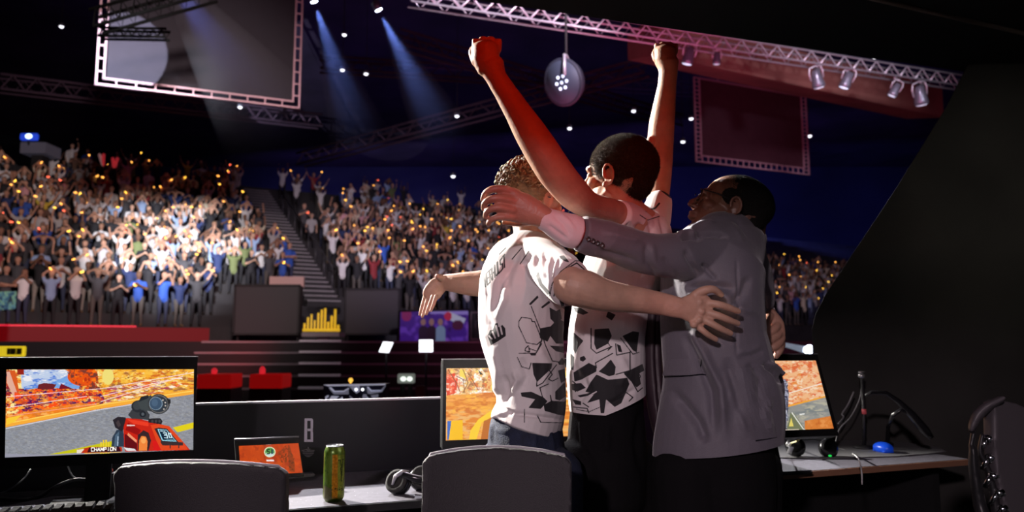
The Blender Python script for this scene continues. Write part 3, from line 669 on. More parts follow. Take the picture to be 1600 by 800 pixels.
# purple banner
def srgb(*c): return tuple(((x / 255.) ** 2.2) for x in c)
class Canvas:
    """small painter in picture units; its colours are then stored on the mesh as a colour attribute"""
    def __init__(s, x0, y0, x1, y1, k, c):
        s.x0, s.y0, s.k = x0, y0, k; s.w, s.h = int((x1 - x0) * k), int((y1 - y0) * k)
        s.a = np.empty((s.h, s.w, 3)); s.a[:] = srgb(*c); yy, xx = np.mgrid[0:s.h, 0:s.w]
        s.P = np.stack([xx.ravel() / k + x0, yy.ravel() / k + y0], 1)
    def _sub(s, pts, pad=0):
        x0 = max(0, int((min(p[0] for p in pts) - pad - s.x0) * s.k)); x1 = min(s.w, int((max(p[0] for p in pts) + pad - s.x0) * s.k) + 2)
        y0 = max(0, int((min(p[1] for p in pts) - pad - s.y0) * s.k)); y1 = min(s.h, int((max(p[1] for p in pts) + pad - s.y0) * s.k) + 2)
        if x1 <= x0 or y1 <= y0: return None
        yy, xx = np.mgrid[y0:y1, x0:x1]; return (y0, y1, x0, x1), np.stack([xx.ravel() / s.k + s.x0, yy.ravel() / s.k + s.y0], 1)
    def _put(s, box, m, c, al=1.0):
        y0, y1, x0, x1 = box; m = m.reshape(y1 - y0, x1 - x0); r = s.a[y0:y1, x0:x1]; r[m] = r[m] * (1 - al) + np.array(srgb(*c)) * al
    def poly(s, pts, c, al=1.0):
        q = s._sub(pts); 
        if q: s._put(q[0], inside(q[1], pts), c, al)
    def line(s, pts, w, c, al=1.0):
        q = s._sub(pts, w + 1)
        if q: s._put(q[0], poly_dist(q[1], pts) < w, c, al)
    def ell(s, cx, cy, rx, ry, c, al=1.0):
        q = s._sub([(cx - rx, cy - ry), (cx + rx, cy + ry)])
        if q: s._put(q[0], ((q[1][:, 0] - cx) / rx) ** 2 + ((q[1][:, 1] - cy) / ry) ** 2 < 1, c, al)
    def mottle(s, pts, cols, sc, seed=0, thr=.55, stretch=(1, 1), al=1.0):
        q = s._sub(pts)
        if not q: return
        ins = inside(q[1], pts)
        for i, c in enumerate(cols):
            p3 = np.column_stack([q[1][:, 0] * sc * stretch[0], q[1][:, 1] * sc * stretch[1], np.full(len(ins), i * 7.3 + seed)])
            n = .5 * vnoise(p3, seed + i) + .3 * vnoise(p3 * 2.3, seed + i + 50) + .2 * vnoise(p3 * 5.1, seed + i + 90)
            y0, y1, x0, x1 = q[0]; w = (np.clip((n - thr + .05) / .12, 0, 1) * ins * al).reshape(y1 - y0, x1 - x0, 1); r = s.a[y0:y1, x0:x1]; r[:] = r * (1 - w) + np.array(srgb(*c)) * w
    def text(s, t, x, y, h, w, c, lw=.35, sl=0.0, gap=.35, rot=0.0):
        for ch in t:
            if ch in GL:
                for st in GL[ch]: s.line([(x + a * w + sl * b * h, y - b * h - rot * (a * w)) for a, b in st], lw, c)
            x += w * (1 + gap); y -= rot * w * (1 + gap)
    def sample(s, px):
        i = np.clip(((px[:, 0] - s.x0) * s.k).astype(int), 0, s.w - 1); j = np.clip(((px[:, 1] - s.y0) * s.k).astype(int), 0, s.h - 1)
        return s.a[j, i]
def paint(me, rgb, name='paint'):
    a = me.color_attributes.new(name, 'FLOAT_COLOR', 'POINT')
    a.data.foreach_set('color', np.column_stack([rgb, np.ones(len(rgb))]).astype(np.float32).ravel())
def screen_grid(name, q, nx, ny, canvas, m, parent, back=.004):
    """a screen face with depth: q = tl,tr,br,bl in the place"""
    V = []; 
    for j in range(ny + 1):
        for i in range(nx + 1):
            u, v = i / nx, j / ny; V.append(q[0] * (1 - u) * (1 - v) + q[1] * u * (1 - v) + q[2] * u * v + q[3] * (1 - u) * v)
    n = (q[1] - q[0]).cross(q[3] - q[0]).normalized(); n = n if n.dot(CAM - q[0]) < 0 else -n
    w = nx + 1; F_ = [(j * w + i, j * w + i + 1, (j + 1) * w + i + 1, (j + 1) * w + i) for j in range(ny) for i in range(nx)]
    k = len(V); cor = [0, nx, ny * w + nx, ny * w]; V += [V[c] + n * back for c in cor]
    F_ += [(k, k + 3, k + 2, k + 1)]
    me = bpy.data.meshes.new(name); me.from_pydata([tuple(v) for v in V], [], F_); me.materials.append(m); me.update()
    paint(me, canvas.sample(to_px(co_of(me)))); return link(name, me, parent)
cv = Canvas(618, 480, 740, 550, 3, (62, 32, 140))
cv.mottle([(618, 480), (740, 480), (740, 550), (618, 550)], [(100, 60, 190), (40, 20, 96), (130, 80, 200)], .06, 3, .6)
cv.poly([(672, 486), (735, 486), (735, 492), (672, 490)], (150, 130, 220)); cv.poly([(700, 486), (728, 498), (722, 510), (695, 495)], (190, 190, 225)); cv.ell(700, 494, 6, 7, (190, 40, 80)); cv.ell(715, 508, 9, 8, (70, 25, 60))
for (x, c) in ((661, (28, 26, 50)), (674, (24, 22, 42)), (688, (120, 140, 180))):
    cv.ell(x, 503, 4, 5.5, (150, 110, 110)); cv.poly([(x - 8, 540), (x - 7, 514), (x - 3, 509), (x + 4, 509), (x + 8, 514), (x + 8, 540)], c)
cv.ell(635, 492, 8, 10, (150, 40, 90), .8)
o = empty('purple_banner', W(680, 545, 22.3), 'purple banner with three figures below the outstretched left hand', 'banner')
q = [W(624, 486, 22.0), W(733, 484, 22.9), W(733, 544, 22.9), W(624, 544, 22.0)]
screen_grid('banner_cloth', q, 110, 60, cv, color_attr_mat('banner_print', 'paint', emit=.42), o, .03)
f = MB()
for a, b in ((q[0], q[1]), (q[3], q[2]), (q[0], Vector((q[0].x, q[0].y, 0))), (q[1], Vector((q[1].x, q[1].y, 0)))): f.tube([a, b], .03, 8)
f.build('frame', gm, o)
# crowd barrier right of the banner
o = empty('crowd_barrier', W(770, 545, 23), 'grey metal crowd barrier right of the purple banner, behind the white jersey', 'barrier')
a = W(736, 488, 23.0); b = W(800, 488, 23.3); lo = W(740, 530, 23).z
f = MB(); f.tube([(a.x, a.y, lo), a, b, (b.x, b.y, lo)], .03, 8, closed=True); f.tube([(a.x, a.y, 0), (a.x, a.y, lo)], .03, 8); f.tube([(b.x, b.y, 0), (b.x, b.y, lo)], .03, 8); f.build('frame', rail, o)
for k in range(1, 9):
    p = a + (b - a) * k / 9; f = MB(); f.tube([(p.x, p.y, lo), p], .014, 6); f.build('bar', rail, o)
# teal flag at far left edge of the front row
cv = Canvas(-5, 450, 30, 490, 4, (60, 120, 150)); cv.mottle([(-5, 450), (30, 450), (30, 490), (-5, 490)], [(90, 160, 180), (30, 70, 110), (120, 190, 160)], .2, 5, .55)
cv.text('A', 12, 475, 12, 8, (30, 50, 70), 1)
q = [W(-18, 456, 19.6), W(26, 455, 20.1), W(24, 483, 20.1), W(-18, 486, 19.6)]
o = screen_grid('teal_flag', q, 40, 28, cv, color_attr_mat('flag_cloth', 'paint', rough=.8), None, .02); tag(o, 'teal printed flag hung over the front rail at the far left', 'flag')
# yellow exit-like sign at far left
o, a, b = obox('yellow_sign', -14, 36, 541, 557, 12.5, .08, mat('sign_yellow', (.9, .7, .05), .5, emit=.75, ec=(.85, .62, .02)), 'glowing yellow sign low at the far left, above the left monitor', 'sign')
for k, (x0, x1) in enumerate(((10, 14), (16, 22), (25, 31))):
    p = W(x0, 544, 12.45); r_ = W(x1, 554, 12.45); s = MB(); s.box(((p.x + r_.x) / 2, 12.48, (p.z + r_.z) / 2), (r_.x - p.x, .03, p.z - r_.z)); s.build('letter', mat('sign_olive', (.18, .16, .02), .6), o)
# cases; the red light on them is put into colour and glow
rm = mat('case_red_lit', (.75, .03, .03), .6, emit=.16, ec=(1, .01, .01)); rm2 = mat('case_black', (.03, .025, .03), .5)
for (x0, x1, lab, hx) in ((308, 360, 'red-lit case beside the top right corner of the left monitor', 335), (390, 440, 'red-lit case in the gap left of the stage prop', 410)):
    o, a, b = obox('equipment_case', x0, x1, 585, 607, 11.5, .5, rm, lab, 'case', 'red-lit cases on the arena floor', legs=False)
    c = MB(); c.box(((a.x + b.x) / 2, 11.75, b.z / 2), (b.x - a.x, .49, b.z)); c.build('base', rm2, o)
    h_ = W(hx, 580, 11.7); c = MB(); c.ell(h_, .045, .045, .075 if hx == 410 else .05); c.tube([h_, Vector((h_.x, h_.y, a.z - .02))], .02, 8); c.build('beacon', mat('beacon_red', (.9, .05, .05), .3, emit=.5, ec=(1, .03, .05)), o)
o, a, b = obox('white_monitor', 621, 647, 584, 599, 10, .12, mat('device_grey', (.35, .38, .36), .4, emit=.12, ec=(.8, .9, .8)), 'small pale lit device on the floor table, left of the middle monitor', 'device')
for x in (630, 640): c = MB(); p = W(x, 592, 9.99); c.ell(p, .035, .02, .028); c.build('lamp', mat('device_lamp', (1, 1, 1), .3, emit=1.5, ec=(.9, 1, .9)), o)
o, a, b = obox('grey_box', 649, 664, 603, 620, 9.5, .12, mat('box_greyviolet', (.20, .17, .21), .7), 'small grey upright box low behind the black divider, left of the middle monitor', 'box')
# white panel lights facing us
wl = mat('panel_light_white', (1, 1, 1), .4, emit=2.6, ec=(.93, .95, 1))
for (pts, lab) in (([(599, 534), (614, 535), (607, 551), (592, 550)], 'tilted white panel light on the steps left of the square one'), ([(655, 531), (676, 531), (676, 550), (655, 550)], 'square white panel light on the steps under the purple banner')):
    Y = 15.5; P = [W(x, y, Y) for x, y in pts]; o = empty('panel_light', Vector((P[0].x, Y, 0)), lab, 'light', 'white panel lights on the steps')
    c = MB(); c.prism(P, (0, .04, 0)); c.build('lamp_face', wl, o)
    c = MB(); c.prism([p + Vector((0, .04, 0)) for p in P], (0, .06, 0)); cz = sum((p for p in P), Vector()) / 4; c.tube([(cz.x, Y + .08, 0), (cz.x, Y + .08, cz.z)], .02, 8); c.build('stand', gm, o)
# beam lamp low at the right with its beam
c_ = W(1264, 547, 10); o = empty('floor_lamp', (c_.x, c_.y, 0), 'white lamp with short beam beside the black partition edge, right of the grey suit', 'stage lamp')
c = MB(); M = Vector((-1, -.25, .22)).normalized().to_track_quat('Z', 'Y').to_matrix(); c.lathe(c_, [(.03, -.16), (.07, -.12), (.075, -.01)], 16, M=M); c.tube([(c_.x, c_.y, 0), c_ - Vector((0, 0, .08))], .02, 8); c.build('body', hous, o)
c = MB(); c.lathe(c_, [(.02, -.005), (.066, -.01), (.06, .02), (.02, .03)], 16, M=M); c.build('lens', mat('beam_lens', (1, 1, 1)), o)
c = MB(); c.tube([W(1228, 539, 10.2), W(1256, 546, 10.0)], [.03, .045], 10); c.build('beam_tube', mat('beam_tube_glow', (.7, .75, .85), .25, metal=.6, emit=.25, ec=(.6, .7, .9)), o)  # the lamp's short beam, built as a solid glowing tube
# angular stage prop lit white behind the divider
pr = empty('stage_prop', W(553, 640, 7.0), 'angular dark console with white glowing edges behind the black divider, above the drink can', 'stage prop')
def zc(*p): return [(490 + x / 13.333, 590 + y / 13.333) for x, y in p]
Yp = 7.0; base = MB(); P = [W(x, y, Yp) for x, y in zc((200, 165), (1500, 140), (1420, 700), (220, 700))]; base.prism(P, (0, .25, 0)); base.build('body', mat('prop_navy', (.015, .018, .04), .3), pr)
wm = mat('prop_white', (.75, .76, .85), .3, emit=.32, ec=(.75, .78, 1)); wm2 = mat('prop_grey', (.35, .36, .45), .3, emit=.13, ec=(.7, .75, 1))
for k, (pts, m_) in enumerate(((((200, 150), (1490, 130), (1490, 158), (300, 182)), wm), (((310, 200), (400, 290), (640, 290), (720, 240), (720, 350), (420, 350), (330, 240)), wm2), (((330, 220), (420, 300), (640, 295), (730, 235), (720, 215), (620, 275), (430, 278), (350, 200)), wm),
        (((730, 180), (950, 175), (950, 290), (890, 335)), wm2), (((1110, 190), (1190, 265), (1400, 262), (1470, 180), (1500, 170), (1420, 300), (1180, 345), (1120, 330)), wm2), (((1110, 200), (1190, 285), (1400, 280), (1420, 262), (1190, 262), (1130, 190)), wm),
        (((310, 470), (370, 385), (520, 390), (470, 440), (440, 490)), wm), (((500, 480), (590, 400), (600, 430), (560, 490)), wm), (((240, 400), (290, 370), (310, 385), (250, 450)), wm), (((740, 380), (800, 420), (840, 480), (790, 480)), wm2), (((920, 480), (950, 420), (985, 480)), wm2), (((1030, 350), (1090, 350), (1130, 480), (1000, 480)), wm2), (((1090, 400), (1130, 420), (1190, 490), (1150, 490)), wm), (((1190, 370), (1340, 350), (1340, 410), (1230, 440)), wm2))):
    c = MB(); c.prism([W(x, y, Yp - .02) for x, y in zc(*pts)], (0, .03, 0)); c.build('light_edge', m_, pr)
for x, y in ((885, 250), (1020, 250)): c = MB(); p = W(*zc((x, y))[0], Yp - .03); c.ell(p, .012, .01, .012); c.build('lamp', wl, pr)
c = MB(); p = W(545, 620, 7.1); c.box((p.x, p.y + .1, .3), (.5, .2, .6)); c.build('base', gm, pr)
o = MB(); p = W(548, 594, 12); o.ell(p, .035, .035, .035); o.tube([(p.x, p.y, 0), p], .012, 8); o = o.build('amber_lamp', mat('amber_glow', (1, .6, .1), .3, emit=1.3, ec=(1, .55, .08))); tag(o, 'single amber lamp just above the angular stage prop', 'light')
# camera platform at the back left with blue lamp
o, a, b = obox('camera_platform', 32, 70, 222, 239, 33, 1.2, mat('platform_grey', (.16, .16, .20), .7, emit=.02, ec=(.6, .6, .9)), 'grey camera platform over the back row at the far left', 'platform', legs=False)
lg = MB(); lg.box(((a.x + b.x) / 2, 33.6, b.z / 2 + 2), (.5, .5, b.z - 4.02)); lg.build('column', gm, o)
p = W(46, 214, 33); o = empty('blue_lamp', p, 'vivid blue lamp shining on top of the grey camera platform', 'stage lamp')
c = MB(); c.box(p, (.75, .2, .30), None, 0, .04); c.build('body', mat('blue_housing', (.02, .04, .3), .3, emit=.5, ec=(.03, .10, 1)), o)
c = MB(); c.ell(p + Vector((.04, -.12, 0)), .15, .05, .11); c.build('lens', mat('blue_white_lens', (1, 1, 1), .2, emit=3.0, ec=(.55, .8, 1)), o)
c = MB(); c.box(p - Vector((0, 0, .24)), (.08, .08, .26)); c.build('post', gm, o)
# ------------------------------------------------------------------ the three men hugging on the stage
def z7(*p): return [(740 + x / 3.334, 480 + y / 3.334) for x, y in p]
def z5(*p): return [(640 + x / 4.0, 360 + y / 4.0) for x, y in p]
def z6(*p): return [(860 + x / 3.6375, 380 + y / 3.6375) for x, y in p]
def z8(*p): return [(1000 + x / 3.335, 480 + y / 3.335) for x, y in p]

# ---- player in the name-printed jersey, facing away to the right with both arms spread
def leg(mb, hip, knee, ankle, toe, rs, ref=(0, 1, 0)):
    loft(mb, [(*hip, rs[0], rs[0]), (*[(hip[i] * .5 + knee[i] * .5) for i in range(3)], (rs[0] + rs[1]) / 2, (rs[0] + rs[1]) / 2), (*knee, rs[1], rs[1]), (*[(ankle[i] * .6 + knee[i] * .4) for i in range(3)], (rs[1] * .9), rs[1] * .95), (*ankle, rs[2], rs[2])], 3, 18, ref)
def shoe(name, ankle, toe, m, parent, sole=None):
    a = Vector((ankle[0], ankle[1], 0)); t = Vector((toe[0], toe[1], 0)); d = (t - a).normalized()
    mb = MB(); b = a - d * .07
    loft(mb, [(*(b + Vector((0, 0, .05))), .036, .038), (*(a + Vector((0, 0, .06))), .042, .052), (*(a + d * .09 + Vector((0, 0, .045))), .047, .038), (*(t + Vector((0, 0, .034))), .043, .027)], 3, 16, (0, 0, 1))
    s = MB()
    loft(s, [(*(b + Vector((0, 0, .014))), .038, .014), (*(a + d * .08 + Vector((0, 0, .014))), .05, .014), (*(t + Vector((0, 0, .014))), .045, .014)], 3, 16, (0, 0, 1))
    o = fuse(name, mb, .006, m, parent); s.build('sole', sole or mat('sole_rubber', (.05, .05, .05), .8), o)

mbb = MB()
cA = W(833, 321, 2.30); MA = head_frame((.80, .58, -.10), (.05, 0, 1)); add_head(mbb, cA, MA, 1.0, .96, 1.0)
pl(mbb, [(826, 330, 2.31, 29, .06), (829, 360, 2.30, 27, .058), (834, 392, 2.29, 40, .06)])
pl(mbb, [(822, 405, 2.31, 48, .12), (815, 450, 2.31, 58, .125), (815, 500, 2.31, 58, .12), (824, 560, 2.31, 50, .105), (826, 620, 2.31, 48, .105), (824, 680, 2.31, 50, .11)], cap=(.5, .7))
# near arm, reaching right across the other two
pl(mbb, [(846, 405, 2.22, 27, None), (868, 424, 2.10, 26, None), (892, 446, 2.01, 29.5, None), (915, 452, 2.0, 30, None), (943, 461, 2.01, 26, None), (975, 466, 2.03, 22.5, None), (1000, 469, 2.04, 20.5, None), (1035, 475, 2.05, 18, .022), (1062, 481, 2.05, 16.5, .019), (1078, 481, 2.055, 20, .016)], 4, (.6, .5))
pl(mbb, [(1066, 482, 2.05, 17, .018), (1082, 482, 2.055, 24, .017), (1096, 486, 2.06, 27, .015), (1104, 488, 2.062, 24, .012)], 4, (.7, .5))
yh = 2.06
for pts in ([(1080, 466, yh, 7.5), (1094, 456, yh - .01, 7.2), (1105, 452.5, yh - .015, 6.8), (1116, 452.5, yh - .01, 6.0), (1127, 460.5, yh + .004, 4.8)],
            [(1094, 477, yh, 7.0), (1106, 474, yh - .004, 6.6), (1124, 476, yh - .012, 5.9), (1140, 481, yh - .004, 5.5), (1154, 486.5, yh + .01, 4.6)],
            [(1094, 487, yh, 7.0), (1106, 488.5, yh - .006, 6.6), (1124, 494, yh - .014, 5.9), (1140, 500.5, yh - .006, 5.5), (1153, 505.5, yh + .01, 4.6)],
            [(1090, 495, yh, 7.0), (1101, 500, yh - .006, 6.4), (1116, 508, yh - .013, 5.8), (1130, 515.5, yh - .005, 5.3), (1142, 521, yh + .01, 4.5)],
            [(1082, 501, yh, 6.4), (1091, 510, yh - .004, 5.8), (1101, 519, yh - .008, 5.2), (1110, 525.5, yh, 4.8), (1119, 530.5, yh + .01, 4.2)]):
    pl(mbb, [(a, b, c, d, None) for a, b, c, d in pts], 4, (.7, .9), 14)
for (x, y) in ((1093, 472), (1096, 487), (1092, 499), (1084, 507)): mbb.ell(W(x, y, yh - .012), .011, .011, .011)
# far arm, stretched out to the left
pl(mbb, [(800, 425, 2.42, 30, None), (772, 440, 2.46, 23, None), (752, 443, 2.47, 21, None), (730, 443, 2.48, 18.5, None), (710, 442, 2.49, 15, None), (694, 442, 2.50, 12.5, .019), (682, 447, 2.50, 13, .015)], 4)
pl(mbb, [(694, 441, 2.50, 11, .017), (683, 448, 2.50, 15, .014), (675, 458, 2.50, 15, .013), (671, 465, 2.50, 12, .011)], 4)
pl(mbb, [(694, 436, 2.49, 5, None), (687, 433, 2.47, 5, None), (683, 432, 2.455, 4.2, None)], 4)
for pts in ([(668, 452, 4.3), (664, 464, 4.2), (660, 478, 3.8), (656, 492, 3.0)], [(672, 458, 4.3), (668, 470, 4.2), (664, 483, 3.8), (660, 495, 3.0)],
            [(677, 462, 4.2), (673, 473, 4.0), (669, 483, 3.6), (666, 491, 2.9)], [(682, 462, 3.9), (679, 471, 3.7), (676, 479, 3.3), (673, 486, 2.8)]):
    j = pts[0][0]
    pl(mbb, [(a, b, 2.515 - .018 * (j - 668) / 4, d * .9, None) for a, b, d in pts], 4, (.7, .9), 12)
hA = W(824, 690, 2.31)
lA = [((hA.x - .08, 2.33, .90), (hA.x - .10, 2.30, .50), (hA.x - .11, 2.36, .08), (hA.x - .04, 2.50, 0)), ((hA.x + .06, 2.24, .90), (hA.x + .06, 2.18, .50), (hA.x + .05, 2.22, .08), (hA.x + .14, 2.36, 0))]
for h, k, a, t in lA: leg(mbb, h, k, a, t, (.055, .042, .034))
player_name = fuse('person', mbb, .0032, SKIN, None, 3)
tag(player_name, 'man in white patterned jersey and blue jeans, back turned, arms spread, curly hair', 'person')
pA = player_name
# jersey
mb = MB()
pl(mb, [(822, 664, 2.31, 57, .148), (829, 640, 2.31, 54, .138), (830, 610, 2.31, 54, .135), (822, 560, 2.31, 60, .14), (815, 520, 2.31, 66, .15), (814, 480, 2.31, 67, .155), (816, 445, 2.31, 67, .155), (824, 412, 2.30, 62, .145), (833, 388, 2.30, 46, .105), (838, 369, 2.30, 30, .075)], 4, (.12, .15), 32)
pl(mb, [(836, 402, 2.25, 33, .08), (852, 410, 2.19, 35, .07), (868, 424, 2.12, 37, .066), (881, 437, 2.05, 37.5, .068), (890, 443, 2.025, 37, .067)], 4, (.6, .10), 28)
pl(mb, [(800, 415, 2.38, 34, .07), (775, 432, 2.44, 28, .055), (766, 436, 2.45, 27, .052)], 4, (.6, .2), 24)
polysA = [z7((305, 290), (410, 292), (405, 320), (330, 390), (312, 350)), z7((345, 110), (400, 100), (470, 120), (480, 190), (430, 190), (400, 150), (385, 180), (345, 160)),
          z7((245, 445), (300, 440), (365, 470), (385, 490), (350, 530), (285, 525), (320, 480), (250, 465)), z7((365, 510), (400, 490), (490, 500), (490, 568), (440, 560), (370, 540)),
          z7((425, 440), (470, 395), (500, 400), (500, 450), (450, 485), (425, 480)), z7((440, 290), (460, 262), (475, 280), (470, 300), (445, 300)), z7((460, 330), (470, 350), (448, 352)),
          z7((290, 240), (325, 240), (325, 252), (300, 252)), z5((745, 460), (800, 405), (806, 420), (755, 469)), z5((820, 480), (870, 440), (882, 450), (830, 488)),
          z5((790, 285), (805, 255), (830, 330), (885, 395), (862, 402), (812, 345)), z7((395, 0), (430, 20), (450, 10), (460, 60), (430, 90), (400, 60)),
          z5((935, 160), (965, 155), (985, 180), (1000, 200), (975, 195), (945, 178)), z5((895, 640), (950, 590), (975, 640), (960, 700)),
          z5((1000, 440), (1030, 460), (1035, 510), (1010, 490)), z5((930, 420), (960, 440), (975, 500), (950, 480)), z7((395, 200), (470, 205), (480, 240), (430, 230)), z7((440, 520), (500, 470), (505, 560), (470, 560)), z7((440, 330), (475, 320), (480, 380), (455, 395)), z7((400, 100), (440, 60), (480, 80), (480, 130), (430, 130))]
linesA = [(z7((235, 100), (235, 75), (250, 52), (300, 60), (305, 75), (318, 75)), .85), (z7((318, 75), (356, 172), (330, 195), (275, 185), (235, 100)), .85), (z7((300, -5), (345, 110), (375, 200), (410, 280), (475, 290)), .85),
          (z7((235, 240), (325, 240), (355, 190)), .85), (z7((228, 262), (250, 310), (290, 322), (300, 290)), .85), (z7((330, 390), (328, 412), (360, 395), (432, 300)), .85),
          (z7((355, 175), (330, 230), (290, 215)), .85), (z7((270, 215), (285, 200), (292, 232), (268, 228), (270, 215)), .85), (z7((395, 330), (410, 350), (390, 375), (410, 385), (440, 370)), .85),
          (z7((360, 470), (345, 420), (390, 400)), .85), (z7((265, 530), (265, 600)), .85), (z7((330, 560), (350, 600), (460, 602)), .85), (z7((400, 460), (405, 490), (470, 495)), 1.0),
          (z6((205, 160), (150, 112), (85, 150), (40, 215), (20, 300)), 1.1), (z6((190, 100), (140, 100), (60, 160), (10, 230), (-5, 300)), .85),
          (z5((640, 180), (700, 110)), .85), (z5((690, 210), (745, 130)), .85), (z5((560, 150), (600, 110)), .9)]
# the name across the shoulder blades: V E R H U L S T
def letters(seq, o, du, dv, w):
    out = []
    for ch, u0, su in seq:
        for st in ch:
            out.append(([(o[0] + (u0 + x * su) * du[0] + y * dv[0], o[1] + (u0 + x * su) * du[1] + y * dv[1]) for x, y in st], w))
    return out
seq = []; u = 0
for ch, wd_ in zip('VERHULST', (4.6, 4.2, 4.2, 4.4, 4.4, 3.6, 4.4, 4.4)): seq.append((GL[ch], u, wd_)); u += wd_ + 1.5
linesA += letters(seq, (757, 450), (.74, -.76), (-1.2, -18.5), 1.1)
logoA = z7((72, 150), (85, 120), (100, 118), (112, 85), (125, 82), (130, 105), (150, 92), (165, 110), (168, 150), (120, 182), (90, 198), (82, 175))
hol = [(z7((80, 150), (95, 165)), 1.2), (z7((98, 128), (112, 160)), 1.3), (z7((118, 98), (130, 150)), 1.4), (z7((140, 105), (148, 140)), 1.4)]
foldsA = [(z5((640, 180), (560, 330), (520, 520)), 5, -0.0120), (z5((700, 110), (620, 260), (590, 400)), 6, -0.0105), (z5((480, 340), (470, 500), (520, 640)), 5, -0.0090), (z5((600, 330), (600, 430), (540, 560)), 5, 0.0105),
          (z5((760, 130), (740, 180), (700, 230)), 3.5, -0.0105), (z5((800, 140), (785, 220), (800, 300)), 3.5, -0.0105), (z5((850, 130), (830, 220), (850, 340)), 3.5, -0.0105), (z5((905, 150), (880, 240), (885, 340)), 3.5, -0.0105),
          (z5((940, 170), (915, 250), (905, 350)), 3, -0.0075), (z7((100, 200), (130, 330), (120, 480)), 6, 0.0105), (z7((160, 350), (180, 450), (150, 520)), 5, -0.0105), (z7((250, 260), (280, 360), (240, 450)), 6, -0.0090),
          (z7((120, 540), (300, 565), (460, 590)), 3, -0.0090), (z7((150, 500), (230, 545), (200, 560)), 3, 0.0090), (z7((210, 330), (230, 380), (200, 460)), 4, 0.0090), (z7((330, 200), (380, 290), (360, 420)), 7, 0.0075),
          (z7((90, 570), (130, 565), (190, 540)), 3, 0.0090)]
jersey_mat = ink_mat('jersey_white_print', (.80, .74, .74), (.012, .011, .014))
shA = fuse('jersey', mb, .0027, jersey_mat, pA, 2, folds=foldsA, fnoise=.0022, nscale=(16, 10, 7), after=lambda me: ink_attr(me, polysA + [logoA], linesA, hol))
mb = MB()
pl(mb, [(822, 655, 2.31, 54, .13), (822, 690, 2.31, 59, .14), (824, 735, 2.31, 61, .145), (824, 775, 2.31, 60, .13)], 3, (.2, .5), 28)
for h, k, a, t in lA: leg(mb, (h[0], h[1], .88), k, (a[0], a[1], .07), t, (.098, .078, .062))
jeans = fuse('jeans', mb, .007, mat('denim_dark_blue', (.012, .018, .045), .8, vary=.35, vscale=60, bump=.3, bscale=300), pA, 2,
     folds=[(z7((100, 600), (95, 700)), 2, .006), (z7((320, 610), (320, 760)), 2, .005), (z7((395, 640), (420, 760)), 3, .005), (z7((110, 640), (190, 650)), 2, .005)], fnoise=.003)
for (h, k, a, t), nm in zip(lA, 'lr'): shoe('shoe', a, t, mat('shoe_white', (.6, .6, .6), .6), pA)
# curly hair: a scalp shell with curls
mb = MB()
def hq(c, M, s, x, y, z): return Vector(c) + M @ (Vector((x, y, z)) * s)
mb.ell(hq(cA, MA, 1, 0, -.018, .048), .083, .100, .084, MA, n=26, m=16); mb.ell(hq(cA, MA, 1, 0, -.062, .0), .062, .046, .062, MA)
for e in (1, -1): mb.ell(hq(cA, MA, 1, .066 * e, -.01, .03), .014, .034, .03, MA)
hm = mat('hair_sandy_brown', (.20, .135, .07), .5, vary=.3, vscale=90, bump=.4, bscale=160, sheen=.3)
sh = fuse('hair', mb, .004, hm, None, 3); vs, fs = fuzz(sh.data, 1800, .010, (0, 0, -1), .55, .0007, seed=5)
rng = random.Random(4); cb = MB(); me = sh.data; nv = len(me.vertices); cc = co_of(me); nn = no_of(me)
top = [i for i in range(nv) if (MA.transposed() @ (Vector(cc[i]) - cA)).z > .028]
for _ in range(420):
    i = rng.choice(top); p = Vector(cc[i]); n_ = Vector(nn[i]); a = n_.orthogonal().normalized(); b = n_.cross(a); ph = rng.random() * 6.28; r_ = rng.uniform(.004, .0085)
    ax = (n_ * .5 + a * math.cos(ph) + b * math.sin(ph)).normalized(); e1 = ax.orthogonal().normalized(); e2 = ax.cross(e1)
    cb.tube([p + n_ * (.002 + .35 * r_) + ax * (k * .0024) + e1 * (r_ * math.cos(k * .8)) + e2 * (r_ * math.sin(k * .8)) for k in range(9)], [.0024, .0029, .003, .003, .003, .0029, .0026, .002, .0012], 5)
cv = np.array(cb.v); o_ = len(vs)
tri = [(f[0], f[1], f[2]) for f in cb.f if len(f) >= 3] + [(f[0], f[2], f[3]) for f in cb.f if len(f) >= 4]
hair_mesh('hair', sh.data, np.concatenate([vs, cv], 0), np.concatenate([fs, np.array(tri) + o_], 0), hm, pA); bpy.data.objects.remove(sh)
# glasses
mb = MB(); black = mat('black_frame', (.01, .01, .012), .3)
for e in (1, -1):
    mb.tube([hq(cA, MA, 1, .080 * e, -.015, .014), hq(cA, MA, 1, .080 * e, .04, .018), hq(cA, MA, 1, .066 * e, .092, .016)], .0022, 8)
    mb.tube([hq(cA, MA, 1, .034 * e + .028 * math.cos(k * .52), .098 - .006 * abs(math.cos(k * .52)), .004 + .021 * math.sin(k * .52)) for k in range(12)], .002, 6, closed=True)
mb.tube([hq(cA, MA, 1, -.007, .106, .01), hq(cA, MA, 1, .007, .106, .01)], .002, 6)
mb.build('glasses', black, pA)

# ---- player in the middle, both fists raised
mbb = MB()
cB = W(965, 280, 2.36); MB_ = head_frame((-.85, .52, .10), (0, 0, 1)); add_head(mbb, cB, MB_, 1.07, .97, .97)
pl(mbb, [(968, 300, 2.37, 36, .07), (970, 325, 2.37, 34, .066), (982, 352, 2.38, 46, .066)])
pl(mbb, [(995, 372, 2.40, 50, .10), (985, 410, 2.42, 58, .11), (965, 450, 2.43, 55, .10), (955, 500, 2.43, 52, .095), (950, 560, 2.42, 50, .095), (948, 640, 2.41, 50, .10), (946, 690, 2.41, 52, .11)], cap=(.5, .7))
